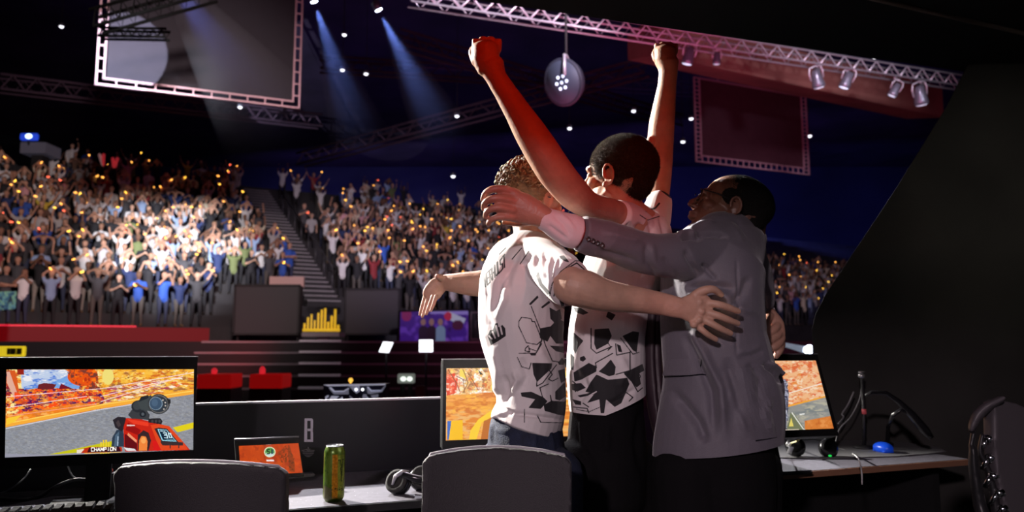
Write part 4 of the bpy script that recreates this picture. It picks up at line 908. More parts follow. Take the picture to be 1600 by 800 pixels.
# left arm raised towards us
pl(mbb, [(992, 348, 2.30, 22, None), (957, 331, 2.22, 20, None), (922, 321, 2.12, 21, None), (897, 303, 2.05, 26, None), (868, 269, 2.0, 28, None), (846, 235, 1.99, 27.5, None), (826, 203, 1.985, 25, None), (809, 175, 1.98, 21, None), (791, 146, 1.975, 18, None), (776, 122, 1.97, 16.5, None), (768, 104, 1.97, 21, None)], 4)
def fist(mb, cx, cy, Y, s, side):
    """closed hand seen from the back of the hand; side = which way the thumb lies"""
    P = lambda x, y, dy, r: (cx + x * s, cy + y * s, Y + dy * s, r * s, None)
    pl(mb, [P(0, 20, 0, 17), P(-2 * side, 6, 0, 22), P(-3 * side, -10, 0, 22)], 4, (.8, .5))
    for k in range(4):
        x = (-17 + k * 11.2) * side; tp = -22 - (3.5 if k in (1, 2) else 0)
        pl(mb, [P(x, -8, .000, 6.5), P(x * 1.03, tp, .0005, 6.8), P(x, tp + 2, .0012, 6.4), P(x * .95, tp + 15, .00165, 6.0), P(x * .9, tp + 17, .0009, 5.6)], 4, (.8, .8), 12)
    pl(mb, [P(-20 * side, 6, .0003, 6.5), P(-23 * side, -6, .001, 6.2), P(-15 * side, -13, .002, 5.6), P(-4 * side, -12, .0022, 5.0)], 4, (.8, .8), 12)
fist(mbb, 761, 86, 1.97, 1.0, 1)
pl(mbb, [(744, 96, 1.97, 8, None), (741, 84, 1.972, 8, None), (748, 73, 1.975, 8, None)], 3)
# right arm raised on the far side
pl(mbb, [(1012, 350, 2.45, 22, None), (1026, 318, 2.52, 17, None), (1031, 285, 2.54, 17, None), (1032, 252, 2.55, 19, None), (1032, 222, 2.56, 20.5, None), (1034, 195, 2.55, 20, None), (1038, 165, 2.54, 17.5, None), (1042, 135, 2.53, 14.5, None), (1044, 112, 2.52, 14.5, None), (1043, 100, 2.52, 18, None)], 4)
mbb.ell(W(1016, 222, 2.53), .014, .016, .02)
fist(mbb, 1041, 88, 2.52, .80, 1)
hB = W(946, 700, 2.41)
lB = [((hB.x - .075, 2.38, .88), (hB.x - .10, 2.34, .48), (hB.x - .12, 2.40, .08), (hB.x - .24, 2.50, 0)), ((hB.x + .07, 2.45, .88), (hB.x + .09, 2.42, .48), (hB.x + .10, 2.50, .08), (hB.x, 2.62, 0))]
for h, k, a, t in lB: leg(mbb, h, k, a, t, (.058, .044, .034))
pB = fuse('person', mbb, .0032, SKIN_WARM, None, 3)
tag(pB, 'tall short-haired man in white and black jersey raising both fists', 'person')
mb = MB()
pl(mb, [(952, 655, 2.41, 58, .125), (948, 615, 2.41, 60, .122), (947, 560, 2.42, 61, .118), (952, 500, 2.43, 60, .12), (963, 450, 2.43, 62, .13), (985, 405, 2.42, 66, .135), (1000, 374, 2.41, 52, .12), (990, 350, 2.40, 40, .09), (984, 338, 2.39, 30, .075)], 4, (.12, .12), 32)
pl(mb, [(1002, 362, 2.36, 28, .06), (985, 343, 2.30, 24, .052), (966, 335, 2.235, 22, .046)], 4, (.6, .18), 24)
pl(mb, [(1008, 368, 2.42, 34, .07), (1022, 345, 2.47, 25, .055), (1031, 312, 2.52, 18, .042)], 4, (.6, .18), 24)
polysB = [z7((630, 115), (705, 110), (720, 150), (700, 190), (640, 222), (628, 190)), z7((775, 150), (830, 125), (862, 130), (850, 235), (830, 225)), z7((520, 130), (572, 175), (545, 210), (530, 245), (520, 220)),
          z7((640, 345), (680, 310), (715, 272), (740, 310), (735, 352), (700, 362), (650, 342)), z7((640, 350), (700, 378), (800, 368), (812, 400), (770, 500), (735, 520), (690, 480), (680, 552), (662, 552), (655, 480), (590, 500), (630, 450), (582, 440), (610, 390)),
          z7((780, 345), (880, 295), (890, 330), (862, 345), (872, 400), (850, 418), (800, 365)), z7((520, 340), (600, 290), (640, 310), (640, 335), (560, 378), (525, 388)), z7((553, 262), (575, 253), (587, 270), (570, 284), (555, 278)),
          z7((512, 478), (560, 490), (560, 510), (530, 507)), z7((640, 440), (625, 455), (555, 470), (540, 460)), z7((745, 190), (765, 200), (775, 235), (755, 232)), z7((520, 0), (560, 5), (600, 30), (570, 40), (530, 25)),
          z7((505, 240), (525, 260), (520, 330), (505, 320)), z7((510, 400), (560, 395), (585, 420), (540, 440), (512, 430)), z7((700, 20), (740, 40), (720, 70), (690, 50))]
linesB = [(z7((612, 110), (612, 215), (640, 240), (720, 205)), .9), (z7((740, 190), (745, 250), (815, 235), (815, 330), (742, 350)), .9), (z7((725, 240), (635, 290), (640, 315)), .9), (z7((765, 160), (830, 245), (862, 235)), .8),
          (z7((815, 370), (855, 440), (880, 420)), .9), (z7((790, 440), (830, 470), (810, 490)), .9), (z7((535, 532), (600, 545), (660, 520)), .7), (z7((570, 500), (600, 520)), .9), (z7((600, 550), (592, 528), (520, 520)), .9),
          (z7((860, 345), (870, 360), (860, 380)), .7), (z7((515, 385), (545, 410), (530, 440)), .9), (z7((700, 185), (715, 210), (700, 225)), .8)]
holB = [(z7((650, 340), (720, 372), (780, 350)), 1.5), (z7((585, 470), (640, 440)), .9)]
linesB += [([(962, 314), (956, 330), (959, 350)], 2.2), ([(1016, 290), (1032, 296), (1048, 308)], 1.6), ([(1000, 336), (1012, 344), (1030, 338)], .8), ([(1010, 330), (1024, 325), (1030, 318)], 1.5)]
foldsB = [([(985, 345), (975, 360), (970, 375)], 3.5, -0.0090), ([(1000, 348), (995, 362), (992, 378)], 3.5, -0.0090), ([(1015, 345), (1018, 360), (1016, 376)], 3.5, -0.0090), ([(1030, 330), (1035, 350), (1040, 372)], 4, -0.0075),
          (z7((640, 230), (620, 330), (600, 420)), 5, 0.0075), (z7((760, 250), (800, 330), (760, 420)), 6, 0.0075), (z7((560, 350), (600, 420), (540, 500)), 5, -0.0075), (z7((850, 420), (760, 480), (680, 520)), 4, -0.0075), (z7((540, 100), (520, 300), (560, 420)), 6, -0.0090)]
def hem(me, plane):
    p, n = plane; bm = bmesh.new(); bm.from_mesh(me)
    bmesh.ops.bisect_plane(bm, geom=bm.verts[:] + bm.edges[:] + bm.faces[:], plane_co=p, plane_no=n, clear_outer=True)
    bm.to_mesh(me); bm.free()
def afterB(me):
    a = W(900, 652, 2.30); b = W(965, 645, 2.30); c = W(1008, 608, 2.35)
    d = (W(1008, 612, 2.4) - W(905, 654, 2.4)).normalized(); n = d.cross(Vector((0, 1, 0))); n = n if n.z < 0 else -n
    hem(me, (W(958, 640, 2.35), n)); hem(me, (W(930, 646, 2.35), (-.03, 0, -1)))
    ink_attr(me, polysB, linesB, holB)
fuse('jersey', mb, .0027, jersey_mat, pB, 2, folds=foldsB, fnoise=.0022, nscale=(16, 10, 7), after=afterB)
mb = MB()
pl(mb, [(950, 610, 2.41, 52, .105), (948, 660, 2.41, 58, .12), (948, 720, 2.41, 63, .13), (946, 780, 2.41, 64, .13)], 3, (.2, .5), 28)
for h, k, a, t in lB: leg(mb, (h[0], h[1], .88), k, (a[0], a[1], .07), t, (.105, .082, .068))
fuse('trousers', mb, .007, mat('cloth_black', (.006, .0055, .0065), .9, bump=.2, bscale=200, spec=.15), pB, 2, folds=[(z7((560, 560), (570, 700), (600, 800)), 4, .008), (z7((700, 600), (690, 760)), 5, .008), (z7((880, 500), (850, 700), (880, 900)), 6, -.008)], fnoise=.003)
for (h, k, a, t) in lB: shoe('shoe', a, t, mat('shoe_black', (.02, .02, .02), .5), pB)
hmB = mat('hair_dark_brown', (.030, .018, .011), .7, vary=.5, vscale=160, bump=1.0, bscale=220)
mb = MB(); s = 1.055
mb.ell(hq(cB, MB_, s, 0, -.019, .041), .081*s, .1015*s, .0895*s, MB_, n=28, m=18); mb.ell(hq(cB, MB_, s, 0, -.058, -.004), .057*s, .050*s, .058*s, MB_)
for e in (1, -1): mb.ell(hq(cB, MB_, s, .067 * e, .005, .032), .0155*s, .040*s, .032*s, MB_)
sh = fuse('hair', mb, .004, hmB, None, 3, fnoise=.0012, nscale=(90, 90, 60)); vs, fs = fuzz(sh.data, 34000, .0075, MB_ @ Vector((0, .35, -.2)), .75, .0006, jit=.28, seed=8)
hair_mesh('hair', sh.data, vs, fs, hmB, pB); bpy.data.objects.remove(sh)

# ---- man in the grey suit jacket
mbb = MB()
cC = W(1139, 331, 2.30); MC = head_frame((-.90, .16, .42), (.42, 0, .9)); add_head(mbb, cC, MC, 1.06, .88, .84, 1.25)
pl(mbb, [(1160, 335, 2.31, 34, .065), (1158, 355, 2.31, 38, .066), (1145, 375, 2.30, 44, .07)])
pl(mbb, [(1128, 395, 2.30, 58, .11), (1112, 450, 2.28, 66, .12), (1112, 510, 2.27, 68, .12), (1122, 600, 2.27, 72, .125), (1122, 680, 2.28, 74, .125)], cap=(.5, .7))
# left arm round the others' shoulders, hand hanging in front of the curly hair
pl(mbb, [(1100, 400, 2.22, 30, None), (1050, 405, 2.16, 27, None), (1000, 394, 2.10, 24, None), (950, 378, 2.05, 21, None), (900, 362, 2.02, 18, None), (860, 345, 2.0, 15.5, .02), (843, 338, 1.995, 17, .018)], 3)
yc = 1.99
pl(mbb, [(856, 343, yc, 16, .019), (838, 334, yc, 20, .018), (818, 326, yc, 25, .016), (803, 322, yc, 25, .014), (796, 321, yc, 22, .011)], 4, (.6, .5))
for pts in ([(808, 303, 0, 8), (788, 296, -.004, 7), (770, 296, -.004, 6.3), (759, 302, .006, 5.8), (755, 312, .018, 5.0)],
            [(804, 315, -.004, 8), (784, 310, -.012, 6.8), (768, 311, -.012, 6.2), (758, 317, -.002, 5.6), (756, 326, .012, 5.0)],
            [(802, 329, -.004, 8), (784, 325, -.012, 6.6), (770, 326, -.012, 6.0), (761, 331, -.003, 5.4), (759, 339, .010, 4.8)],
            [(804, 340, 0, 7), (789, 339, -.006, 6.0), (776, 340, -.006, 5.4), (767, 344, .0, 4.9), (763, 350, .010, 4.4)],
            [(838, 344, .012, 7), (818, 348, .026, 6.2), (800, 348, .036, 5.6), (788, 347, .042, 5.0)]):
    pl(mbb, [(a, b, yc + c, d, None) for a, b, c, d in pts], 4, (.8, .9), 14)
# right arm, folded behind, the hand coming round at the far side of his back
pl(mbb, [(1165, 405, 2.42, 30, None), (1180, 450, 2.50, 24, None), (1192, 485, 2.52, 18, None), (1203, 500, 2.47, 15, None), (1210, 512, 2.45, 17, .022)], 4)
yr = 2.44
pl(mbb, [(1200, 492, 2.47, 13, .02), (1209, 508, yr, 16, .018), (1213, 525, yr, 14, .016)], 4)
for pts in ([(1216, 505, 0, 7), (1212, 512, -.02, 7), (1202, 520, -.03, 6.6), (1192, 525, -.02, 6)], [(1219, 517, 0, 7.2), (1213, 525, -.02, 7.2), (1202, 532, -.03, 6.6), (1193, 537, -.02, 5.6)],
            [(1221, 528, 0, 7), (1216, 537, -.018, 7), (1207, 543, -.026, 6.4), (1197, 547, -.02, 5.4)], [(1221, 538, 0, 6.4), (1219, 546, -.012, 6), (1216, 551, -.018, 5.6), (1212, 557, -.016, 4.8)],
            [(1202, 494, 0, 7), (1197, 505, -.03, 6.4), (1196, 514, -.036, 5.4)]):
    pl(mbb, [(a, b, yr + c, d, None) for a, b, c, d in pts], 4, (.8, .9), 14)
hC = W(1120, 700, 2.28)
lC = [((hC.x - .085, 2.25, .88), (hC.x - .10, 2.20, .48), (hC.x - .11, 2.25, .08), (hC.x - .27, 2.27, 0)), ((hC.x + .08, 2.32, .88), (hC.x + .09, 2.32, .48), (hC.x + .09, 2.38, .08), (hC.x - .06, 2.44, 0))]
for h, k, a, t in lC: leg(mbb, h, k, a, t, (.06, .045, .036))
def tint(me):   # lighter palms and backs of the hands than the face
    co = co_of(me); px = to_px(co); n = len(me.polygons); vi = np.empty(n, np.int32); me.polygons.foreach_get('loop_start', vi)
    lv = np.empty(len(me.loops), np.int32); me.loops.foreach_get('vertex_index', lv); f = lv[vi]
    m = ((px[f, 0] < 1000) | (px[f, 1] > 470))
    global _mi; _mi = m.astype(np.int32)
pC = fuse('person', mbb, .0032, [SKIN_DARK, SKIN_BROWN], None, 3, after=tint); pC.data.polygons.foreach_set('material_index', _mi)

tag(pC, 'man in grey suit jacket hugging the two players, head tilted back', 'person')
mb = MB()
pl(mb, [(1119, 745, 2.28, 99, .165), (1119, 705, 2.28, 99, .165), (1124, 660, 2.28, 97.5, .16), (1127, 620, 2.28, 95, .155), (1122, 575, 2.28, 86, .15), (1113, 525, 2.28, 80, .15), (1112, 480, 2.28, 80, .155), (1113, 440, 2.28, 80, .155), (1122, 405, 2.29, 76, .145), (1137, 378, 2.30, 60, .11), (1140, 358, 2.30, 48, .09)], 4, (.06, .15), 40)
pl(mb, [(1128, 388, 2.24, 48, .085), (1095, 395, 2.20, 45, .075), (1050, 401, 2.14, 35, .062), (1000, 393, 2.09, 31, .056), (950, 377, 2.05, 29.5, .052), (908, 365, 2.02, 27.5, .048)], 4, (.6, .05), 28)
pl(mb, [(1158, 396, 2.38, 38, .08), (1176, 440, 2.46, 30, .06), (1186, 478, 2.50, 22, .05)], 4, (.6, .1), 24)
pl(mb, [(1088, 366, 2.20, 12, .03), (1110, 352, 2.22, 16, .04), (1135, 348, 2.24, 17, .04), (1165, 355, 2.28, 16, .05), (1180, 368, 2.32, 14, .05)], 4, (.8, .8), 18)
#X of the jacket at the right
pl(mb, [(1200, 568, 2.30, 8, .02), (1212, 585, 2.32, 9, .02), (1217, 605, 2.33, 7, .02), (1214, 640, 2.32, 9, .03)], 4, (.8, .8), 14)
foldsC = [([(1010, 378), (1011, 413), (1025, 434)], 4, -0.0085), ([(1019, 378), (1023, 408), (1040, 434)], 5, 0.0051), ([(1036, 400), (1048, 422), (1062, 436)], 4, -0.0060), ([(1069, 390), (1080, 412), (1092, 430)], 4, -0.0119), ([(1096, 410), (1108, 426), (1120, 437)], 3.5, -0.0119),
          ([(1056, 370), (1074, 364), (1090, 366)], 3, 0.0136), ([(1062, 376), (1078, 371), (1100, 374)], 3, -0.0136), ([(1073, 361), (1095, 352), (1118, 348)], 3.5, 0.0119), ([(1084, 366), (1112, 366), (1138, 373)], 3.5, -0.0136), ([(940, 362), (975, 372), (1005, 378)], 5, 0.0068),
          ([(930, 390), (960, 398), (1000, 412)], 5, -0.0085), (z8((260, 120), (330, 230), (420, 420), (445, 700)), 7, 0.0187), (z8((230, 130), (290, 260), (370, 440), (390, 700)), 7, -0.0136), (z8((150, 420), (300, 600), (350, 710)), 8, -0.0187),
          (z8((450, 260), (490, 420), (520, 600)), 8, -0.0119), (z8((440, 330), (500, 520), (560, 680)), 6, 0.0085), (z8((500, 265), (580, 255), (650, 225)), 4, -0.005), (z8((500, 235), (580, 225), (640, 195)), 4, 0.004), (z8((560, 290), (620, 380), (600, 520)), 7, -0.0102),
          (z8((640, 290), (700, 340), (735, 400)), 3.5, -0.0204), (z8((660, 285), (720, 330), (745, 360)), 3, 0.0153), (z8((680, 460), (640, 560), (690, 660)), 6, 0.0102), ([(1150, 400), (1154, 470), (1150, 560)], 2, -0.0051), ([(1170, 430), (1160, 460), (1140, 480)], 6, -0.0102),
          ([(1070, 452), (1110, 446), (1150, 452)], 6, -0.0170), ([(1120, 450), (1150, 480), (1185, 490)], 6, 0.0085), (z8((30, 60), (40, 200), (30, 400)), 6, -.02)]
def afterC(me):
    hem(me, (W(1120, 699, 2.28), (.13, .0, -1)))
suit = mat('suit_grey_wool', (.155, .14, .17), .62, vary=.06, vscale=300, bump=.18, bscale=500, sheen=.35)
jk = fuse('suit_jacket', mb, .0038, suit, pC, 2, folds=foldsC, fnoise=.0042, nscale=(8, 8, 5), after=afterC)
mb = MB()   # vent edge, pocket flap, centre seam, lapel roll on the jacket, cuff buttons
from mathutils.bvhtree import BVHTree
def caster(o):
    dg = bpy.context.evaluated_depsgraph_get(); return BVHTree.FromObject(o, dg)
def on_cloth(bv, x, y, off=.002):
    d = (W(x, y, 2.0) - CAM).normalized(); loc, n, i, dist = bv.ray_cast(CAM, d)
    if loc is None: return W(x, y, 2.2)
    return loc + n * off
mb = MB()
pl(mb, [(1022, 455, 2.40, 14, .05), (1020, 520, 2.41, 15, .05), (1022, 590, 2.41, 16, .05), (1030, 650, 2.40, 16, .05), (1040, 690, 2.39, 14, .04)], 4, (.4, .4), 18)
fuse('jacket_lining', mb, .005, mat('lining_plum_shade', (.035, .02, .028), .5), jk, 2, folds=[([(1028, 470), (1026, 560), (1034, 680)], 3, -.01)])  # lining fills the gap; shade inside the jacket is put into its colour
bvC = caster(jk)
def patch(bv, quad, nx, ny, thick, off):
    """a cloth piece lying on the garment: quad of 4 corners (tl,tr,br,bl)"""
    mb = MB(); g = []
    for j in range(ny + 1):
        for i in range(nx + 1):
            u, v = i / nx, j / ny
            x = (quad[0][0] * (1 - u) + quad[1][0] * u) * (1 - v) + (quad[3][0] * (1 - u) + quad[2][0] * u) * v
            y = (quad[0][1] * (1 - u) + quad[1][1] * u) * (1 - v) + (quad[3][1] * (1 - u) + quad[2][1] * u) * v
            g.append(on_cloth(bv, x, y, off * (.35 + 1.3 * (v if nx < 12 and ny < 8 else 1 - u))))
    n = len(g); back = [p + (p - CAM).normalized() * thick for p in g]; w = nx + 1
    fs = [(j * w + i, j * w + i + 1, (j + 1) * w + i + 1, (j + 1) * w + i) for j in range(ny) for i in range(nx)]
    fs2 = [tuple(n + k for k in f[::-1]) for f in fs]
    rim = [j for j in range(w)] + [k * w + nx for k in range(1, ny + 1)] + [ny * w + i for i in range(nx - 1, -1, -1)] + [k * w for k in range(ny - 1, 0, -1)]
    mb.add(g + back, fs + fs2 + [(rim[k], rim[(k + 1) % len(rim)], n + rim[(k + 1) % len(rim)], n + rim[k]) for k in range(len(rim))], 0, False)
    return mb
patch(bvC, z8((140, 268), (325, 268), (332, 352), (145, 356)), 10, 5, .008, .010).build('pocket_flap', suit, jk)
patch(bvC, z8((500, 318), (640, 300), (706, 676), (582, 690)), 8, 14, .008, .011).build('vent_flap', suit, jk)
bt = mat('button_dark', (.02, .018, .02), .3)
for (x, y) in ((919, 373), (926, 376), (933, 379), (940, 382)):
    p = on_cloth(bvC, x, y, .002); d = (CAM - p).normalized(); b = MB(); M = d.to_track_quat('Z', 'Y').to_matrix()
    b.lathe(p, [(.0062, 0), (.0068, .002), (.006, .004), (.0045, .0032), (.001, .003)], 14, M=M); b.build('button', bt, jk)
cuffm = mat('shirt_pale_pink_white', (.80, .70, .74), .7, bump=.1, bscale=300)
mb = MB()
pl(mb, [(902, 364, 2.02, 26, .042), (890, 360, 2.012, 27, .040), (872, 352, 2.005, 23, .036), (856, 344, 2.0, 19, .030), (848, 340, 2.0, 18.5, .028)], 4, (.1, .05), 28)
fuse('shirt_cuff', mb, .0035, cuffm, pC, 2, folds=[([(862, 335), (880, 350), (893, 372)], 3.5, -.004), ([(872, 332), (888, 345), (900, 362)], 3, .003), ([(855, 350), (870, 362), (888, 375)], 3, -.004)])
mb = MB()
pl(mb, [(1192, 486, 2.51, 18, .035), (1199, 493, 2.49, 15.5, .03)], 4, (.1, .1), 20)
fuse('shirt_cuff', mb, .0035, cuffm, pC, 2)
mb = MB()
pl(mb, [(1118, 670, 2.28, 82, .14), (1120, 710, 2.28, 86, .15), (1122, 760, 2.28, 88, .15), (1122, 800, 2.28, 86, .14)], 3, (.2, .5), 28)
for h, k, a, t in lC: leg(mb, (h[0], h[1], .88), k, (a[0], a[1], .07), t, (.115, .088, .072))
fuse('trousers', mb, .007, mat('cloth_black'), pC, 2, fnoise=.003)
for (h, k, a, t) in lC: shoe('shoe', a, t, mat('shoe_black', (.02, .02, .02)), pC)
hmC = mat('hair_black', (.008, .0065, .006), .8, bump=1.0, bscale=300)
mb = MB(); s = 1.04
def hz(x, y, z): return Vector(cC) + MC @ (Vector((x, y, z * .88)) * s)
mb.ell(hz(0, -.020, .042), .0795*s, .098*s, .0775*s, MC, n=28, m=18); mb.ell(hz(0, -.062, -.010), .060*s, .047*s, .058*s, MC)
for e in (1, -1): mb.ell(hz(.067 * e, .002, .03), .0135*s, .038*s, .026*s, MC)
sh = fuse('hair', mb, .004, hmC, None, 3); vs, fs = fuzz(sh.data, 24000, .0045, (0, 0, 1), .85, .0006, jit=.5, seed=9)
hair_mesh('hair', sh.data, vs, fs, hmC, pC); bpy.data.objects.remove(sh)
mb = MB()
def hg(x, y, z): return Vector(cC) + MC @ (Vector((x, y, z * (.88 if z > 0 else .84))) * s)
for e in (1, -1):
    mb.tube([hg(.080 * e, -.01, .012), hg(.078 * e, .05, .018), hg(.062 * e, .090, .018)], .0022, 8)
    mb.tube([hg(.033 * e + .027 * math.cos(k * .52), .100 - .008 * abs(math.cos(k * .52)), .006 + .020 * math.sin(k * .52)) for k in range(12)], .0019, 6, closed=True)
mb.tube([hg(-.007, .108, .012), hg(.007, .108, .012)], .0019, 6)
mb.build('glasses', black, pC)
# ------------------------------------------------------------------ desks, divider, monitors and the things on them
DZ = .75
p1 = WZ(541, 788, DZ); p2 = WZ(1490, 718, DZ); DD = (p2 - p1).normalized(); DNn = Vector((-DD.y, DD.x, 0)); UP = Vector((0, 0, 1))
deskm = mat('desk_dark_laminate', (.10, .095, .12), .62, vary=.18, vscale=40); edgem = mat('desk_edge_brown', (.30, .15, .09), .5); mb_ = None
# fine pale specks of dust on the desk top
def speckle(m):
    nt = m.node_tree; b = nt.nodes['Principled BSDF']; tc = nt.nodes.new('ShaderNodeTexCoord'); v = nt.nodes.new('ShaderNodeTexVoronoi'); v.inputs['Scale'].default_value = 55
    nt.links.new(tc.outputs['Object'], v.inputs['Vector']); l = nt.nodes.new('ShaderNodeMapRange'); l.inputs[1].default_value = .10; l.inputs[2].default_value = .06; nt.links.new(v.outputs['Distance'], l.inputs[0])
    src = b.inputs['Base Color'].links[0].from_socket; mx = nt.nodes.new('ShaderNodeMix'); mx.data_type = 'RGBA'; mx.inputs[7].default_value = (.55, .52, .58, 1); nt.links.new(l.outputs[0], mx.inputs[0]); nt.links.new(src, mx.inputs[6]); nt.links.new(mx.outputs[2], b.inputs['Base Color'])
speckle(deskm)
def D(s, t, z=0.0): return Vector((p1.x, p1.y, 0)) + DD * s + DNn * t + UP * z
def desk(s0, s1, label, em):
    o = empty('desk', D((s0 + s1) / 2, .28), label, 'desk'); Mx = Matrix((DD, DNn, UP)).transposed()
    mb = MB(); mb.box(D((s0 + s1) / 2, .30, DZ - .0125), (s1 - s0, .62, .025), Mx, 0, .003); mb.build('desk_top', deskm, o)
    mb = MB(); mb.box(D((s0 + s1) / 2, -.0115, DZ - .014), (s1 - s0, .004, .024), Mx); mb.build('edge_strip', em, o)
    for s in (s0 + .04, s1 - .04): mb = MB(); mb.box(D(s, .34, (DZ - .025) / 2), (.04, .42, DZ - .025), Mx); mb.build('side_panel', blk, o)
    mb = MB(); mb.box(D((s0 + s1) / 2, .50, .55), (s1 - s0 - .12, .02, .3), Mx); mb.build('modesty_panel', blk, o)
desk(-1.55, .62, 'long dark desk with dusty top carrying the drink can, keyboard and headset', blk)
desk(.625, (p2 - p1).length + .08, 'dark desk with brown front edge at the right, behind the man in grey', edgem)
# black divider with pale top edge
o = empty('divider', D(-.2, .64), 'long black divider panel with pale top edge and white letter B behind the desk', 'divider'); Mx = Matrix((DD, DNn, UP)).transposed()
dt = W(541, 627, (D(0, .66)).y).z
mb = MB(); mb.box(D(-.3, .65, dt / 2), (2.6, .03, dt), Mx); mb.build('panel', mat('divider_black', (.010, .010, .016), .45), o)
mb = MB(); mb.box(D(-.3, .648, dt + .003), (2.6, .04, .007), Mx); mb.build('top_edge', mat('edge_white', (.72, .70, .76), .4), o)
def on_plane(px, py, p0, n):
    d = W(px, py, 2.0) - CAM; return CAM + d * ((p0 - CAM).dot(n) / d.dot(n))
def flat(name, polys, p0, n, m, parent, th=.002):
    mb = MB(); n = n if n.dot(CAM - p0) > 0 else -n
    for pts in polys: mb.prism([on_plane(x, y, p0, n) + n * th for x, y in pts], -n * th * 1.5)
    return mb.build(name, m, parent)
dp = D(0, .635, 1); lw = mat('logo_lilac_grey', (.75, .72, .82), .6)
def bars(rs): return [[(x0, y0), (x1, y0), (x1, y1), (x0, y1)] for x0, y0, x1, y1 in rs]
zb = lambda x, y: (350 + x / 2.6675, 500 + y / 2.6675)
B = [[(336, 410), (347, 410), (346, 508), (334, 508)], [(347, 410), (366, 410), (371, 416), (371, 420), (347, 420)], [(348, 453), (370, 453), (370, 463), (348, 463)], [(347, 498), (371, 498), (371, 508), (347, 508)], [(361, 420), (371, 420), (371, 450), (367, 455), (361, 453)], [(361, 463), (367, 461), (371, 467), (371, 502), (361, 498)]]
flat('letter', [[zb(*p) for p in q] for q in B], dp, DNn, lw, o)
sh_ = [[(325, 542), (347, 538), (347, 541), (325, 545)], [(355, 541), (377, 542), (377, 545), (355, 544)], [(327, 547), (376, 547), (374, 550), (329, 550)], [(326, 553), (375, 553), (373, 558), (329, 558)], [(331, 561), (371, 561), (366, 564), (336, 564)], [(338, 566), (364, 566), (356, 571), (346, 571)], [(349, 530), (353, 530), (353, 547), (349, 547)], [(342, 536), (345, 536), (349, 546), (346, 546)], [(357, 536), (360, 536), (356, 546), (353, 546)]]
flat('crest', [[zb(*p) for p in q] for q in sh_], dp, DNn, mat('logo_grey', (.40, .38, .46), .6), o)
# ---- monitors
bez = mat('bezel_black', (.008, .008, .009), .5, spec=.3); alum = mat('edge_light', (.35, .34, .37), .35, metal=.6)
def monitor(PL, PR, z0, z1, tilt, label, canvas, scr_px, nx, ny, emit, stand=True):
    d = (PR - PL).normalized(); n = Vector((-d.y, d.x, 0)); n = n if n.y > 0 else -n; h = z1 - z0; c = (PL + PR) / 2; w = (PR - PL).length
    upv = (UP * math.cos(tilt) + n * math.sin(tilt)); nn = d.cross(upv).normalized(); nn = nn if nn.y > 0 else -nn
    o = empty('monitor', Vector((c.x, c.y, DZ)) + n * .08, label, 'monitor', 'game monitors on the desks'); Mx = Matrix((d, nn, upv)).transposed(); cc = Vector((c.x, c.y, z0)) + upv * h / 2
    mb = MB(); mb.box(cc + nn * .022, (w, .036, h), Mx, 0, .004); mb.build('casing', bez, o)
    # bezel from four bars standing proud of the picture
    mb = MB(); q = [on_plane(x, y, cc, nn) for x, y in scr_px]
    ox = [Vector((PL.x, PL.y, z0)) + upv * h, Vector((PR.x, PR.y, z0)) + upv * h, Vector((PR.x, PR.y, z0)), Vector((PL.x, PL.y, z0))]
    for i in range(4):
        a, b = ox[i], ox[(i + 1) % 4]; e, f = q[(i + 1) % 4], q[i]; s = -nn * .006
        mb.hull8([a + s, b + s, e + s, f + s, a + nn * .004, b + nn * .004, e + nn * .004, f + nn * .004])
    mb.build('bezel', bez, o)
    mb = MB(); mb.box(cc + upv * (h / 2 + .0015) + nn * .008, (w + .002, .03, .003), Mx); mb.build('rim', alum, o)
    screen_grid('display', [p - nn * .0035 for p in q], nx, ny, canvas, color_attr_mat('display_glow', 'paint', emit=emit), o, .004)
    if stand:
        b = Vector((c.x, c.y, 0)) + n * .10
        mb = MB(); mb.box(b + UP * (DZ + .16), (.07, .05, .32), Mx, 0, .005); mb.box(cc + nn * .06, (.09, .06, .09), Mx); mb.build('stand_column', bez, o)
        mb = MB(); mb.box(b - n * .03 + UP * (DZ + .008), (.26, .20, .014), Matrix((d, n, UP)).transposed(), 0, .005); mb.build('stand_foot', bez, o)
    return o
def zq(o, s): return lambda *p: [(o[0] + x / s, o[1] + y / s) for x, y in p]
za = zq((0, 500), 2.6675); zd = zq((120, 560), 5.0)
# left screen picture: burning town, grey road, red rifle with round sight
c = Canvas(0, 565, 312, 722, 4, (232, 140, 40))
full = [(0, 565), (312, 565), (312, 722), (0, 722)]
c.poly(za((20, 200), (400, 200), (380, 340), (20, 440)), (226, 84, 34))
c.mottle(za((20, 200), (480, 200), (420, 370), (20, 445)), [(250, 140, 40), (200, 50, 24), (255, 190, 80), (150, 40, 50), (255, 230, 150), (90, 40, 70)], .10, 3, .60, (1, 1.8))
c.poly(za((85, 206), (270, 206), (330, 255), (335, 290), (180, 280), (100, 292)), (120, 165, 225)); c.poly(za((85, 206), (270, 206), (300, 225), (180, 275), (90, 285)), (190, 205, 230)); c.mottle(za((85, 206), (270, 206), (330, 255), (335, 290), (180, 280), (100, 292)), [(235, 235, 240), (90, 130, 215)], .12, 9, .6, (.6, 1.6))
c.poly(za((25, 215), (62, 208), (92, 355), (70, 360)), (214, 90, 40)); c.poly(za((28, 215), (40, 215), (70, 300), (60, 330), (28, 260)), (225, 170, 150)); c.poly(za((70, 206), (100, 206), (100, 228), (75, 228)), (150, 40, 30))
c.poly(za((155, 290), (160, 268), (185, 262), (235, 268), (220, 292)), (110, 40, 45)); c.poly(za((245, 285), (255, 265), (300, 285), (330, 300), (250, 300)), (120, 30, 45)); c.poly(za((100, 300), (300, 296), (300, 345), (80, 360)), (205, 70, 40), .7)
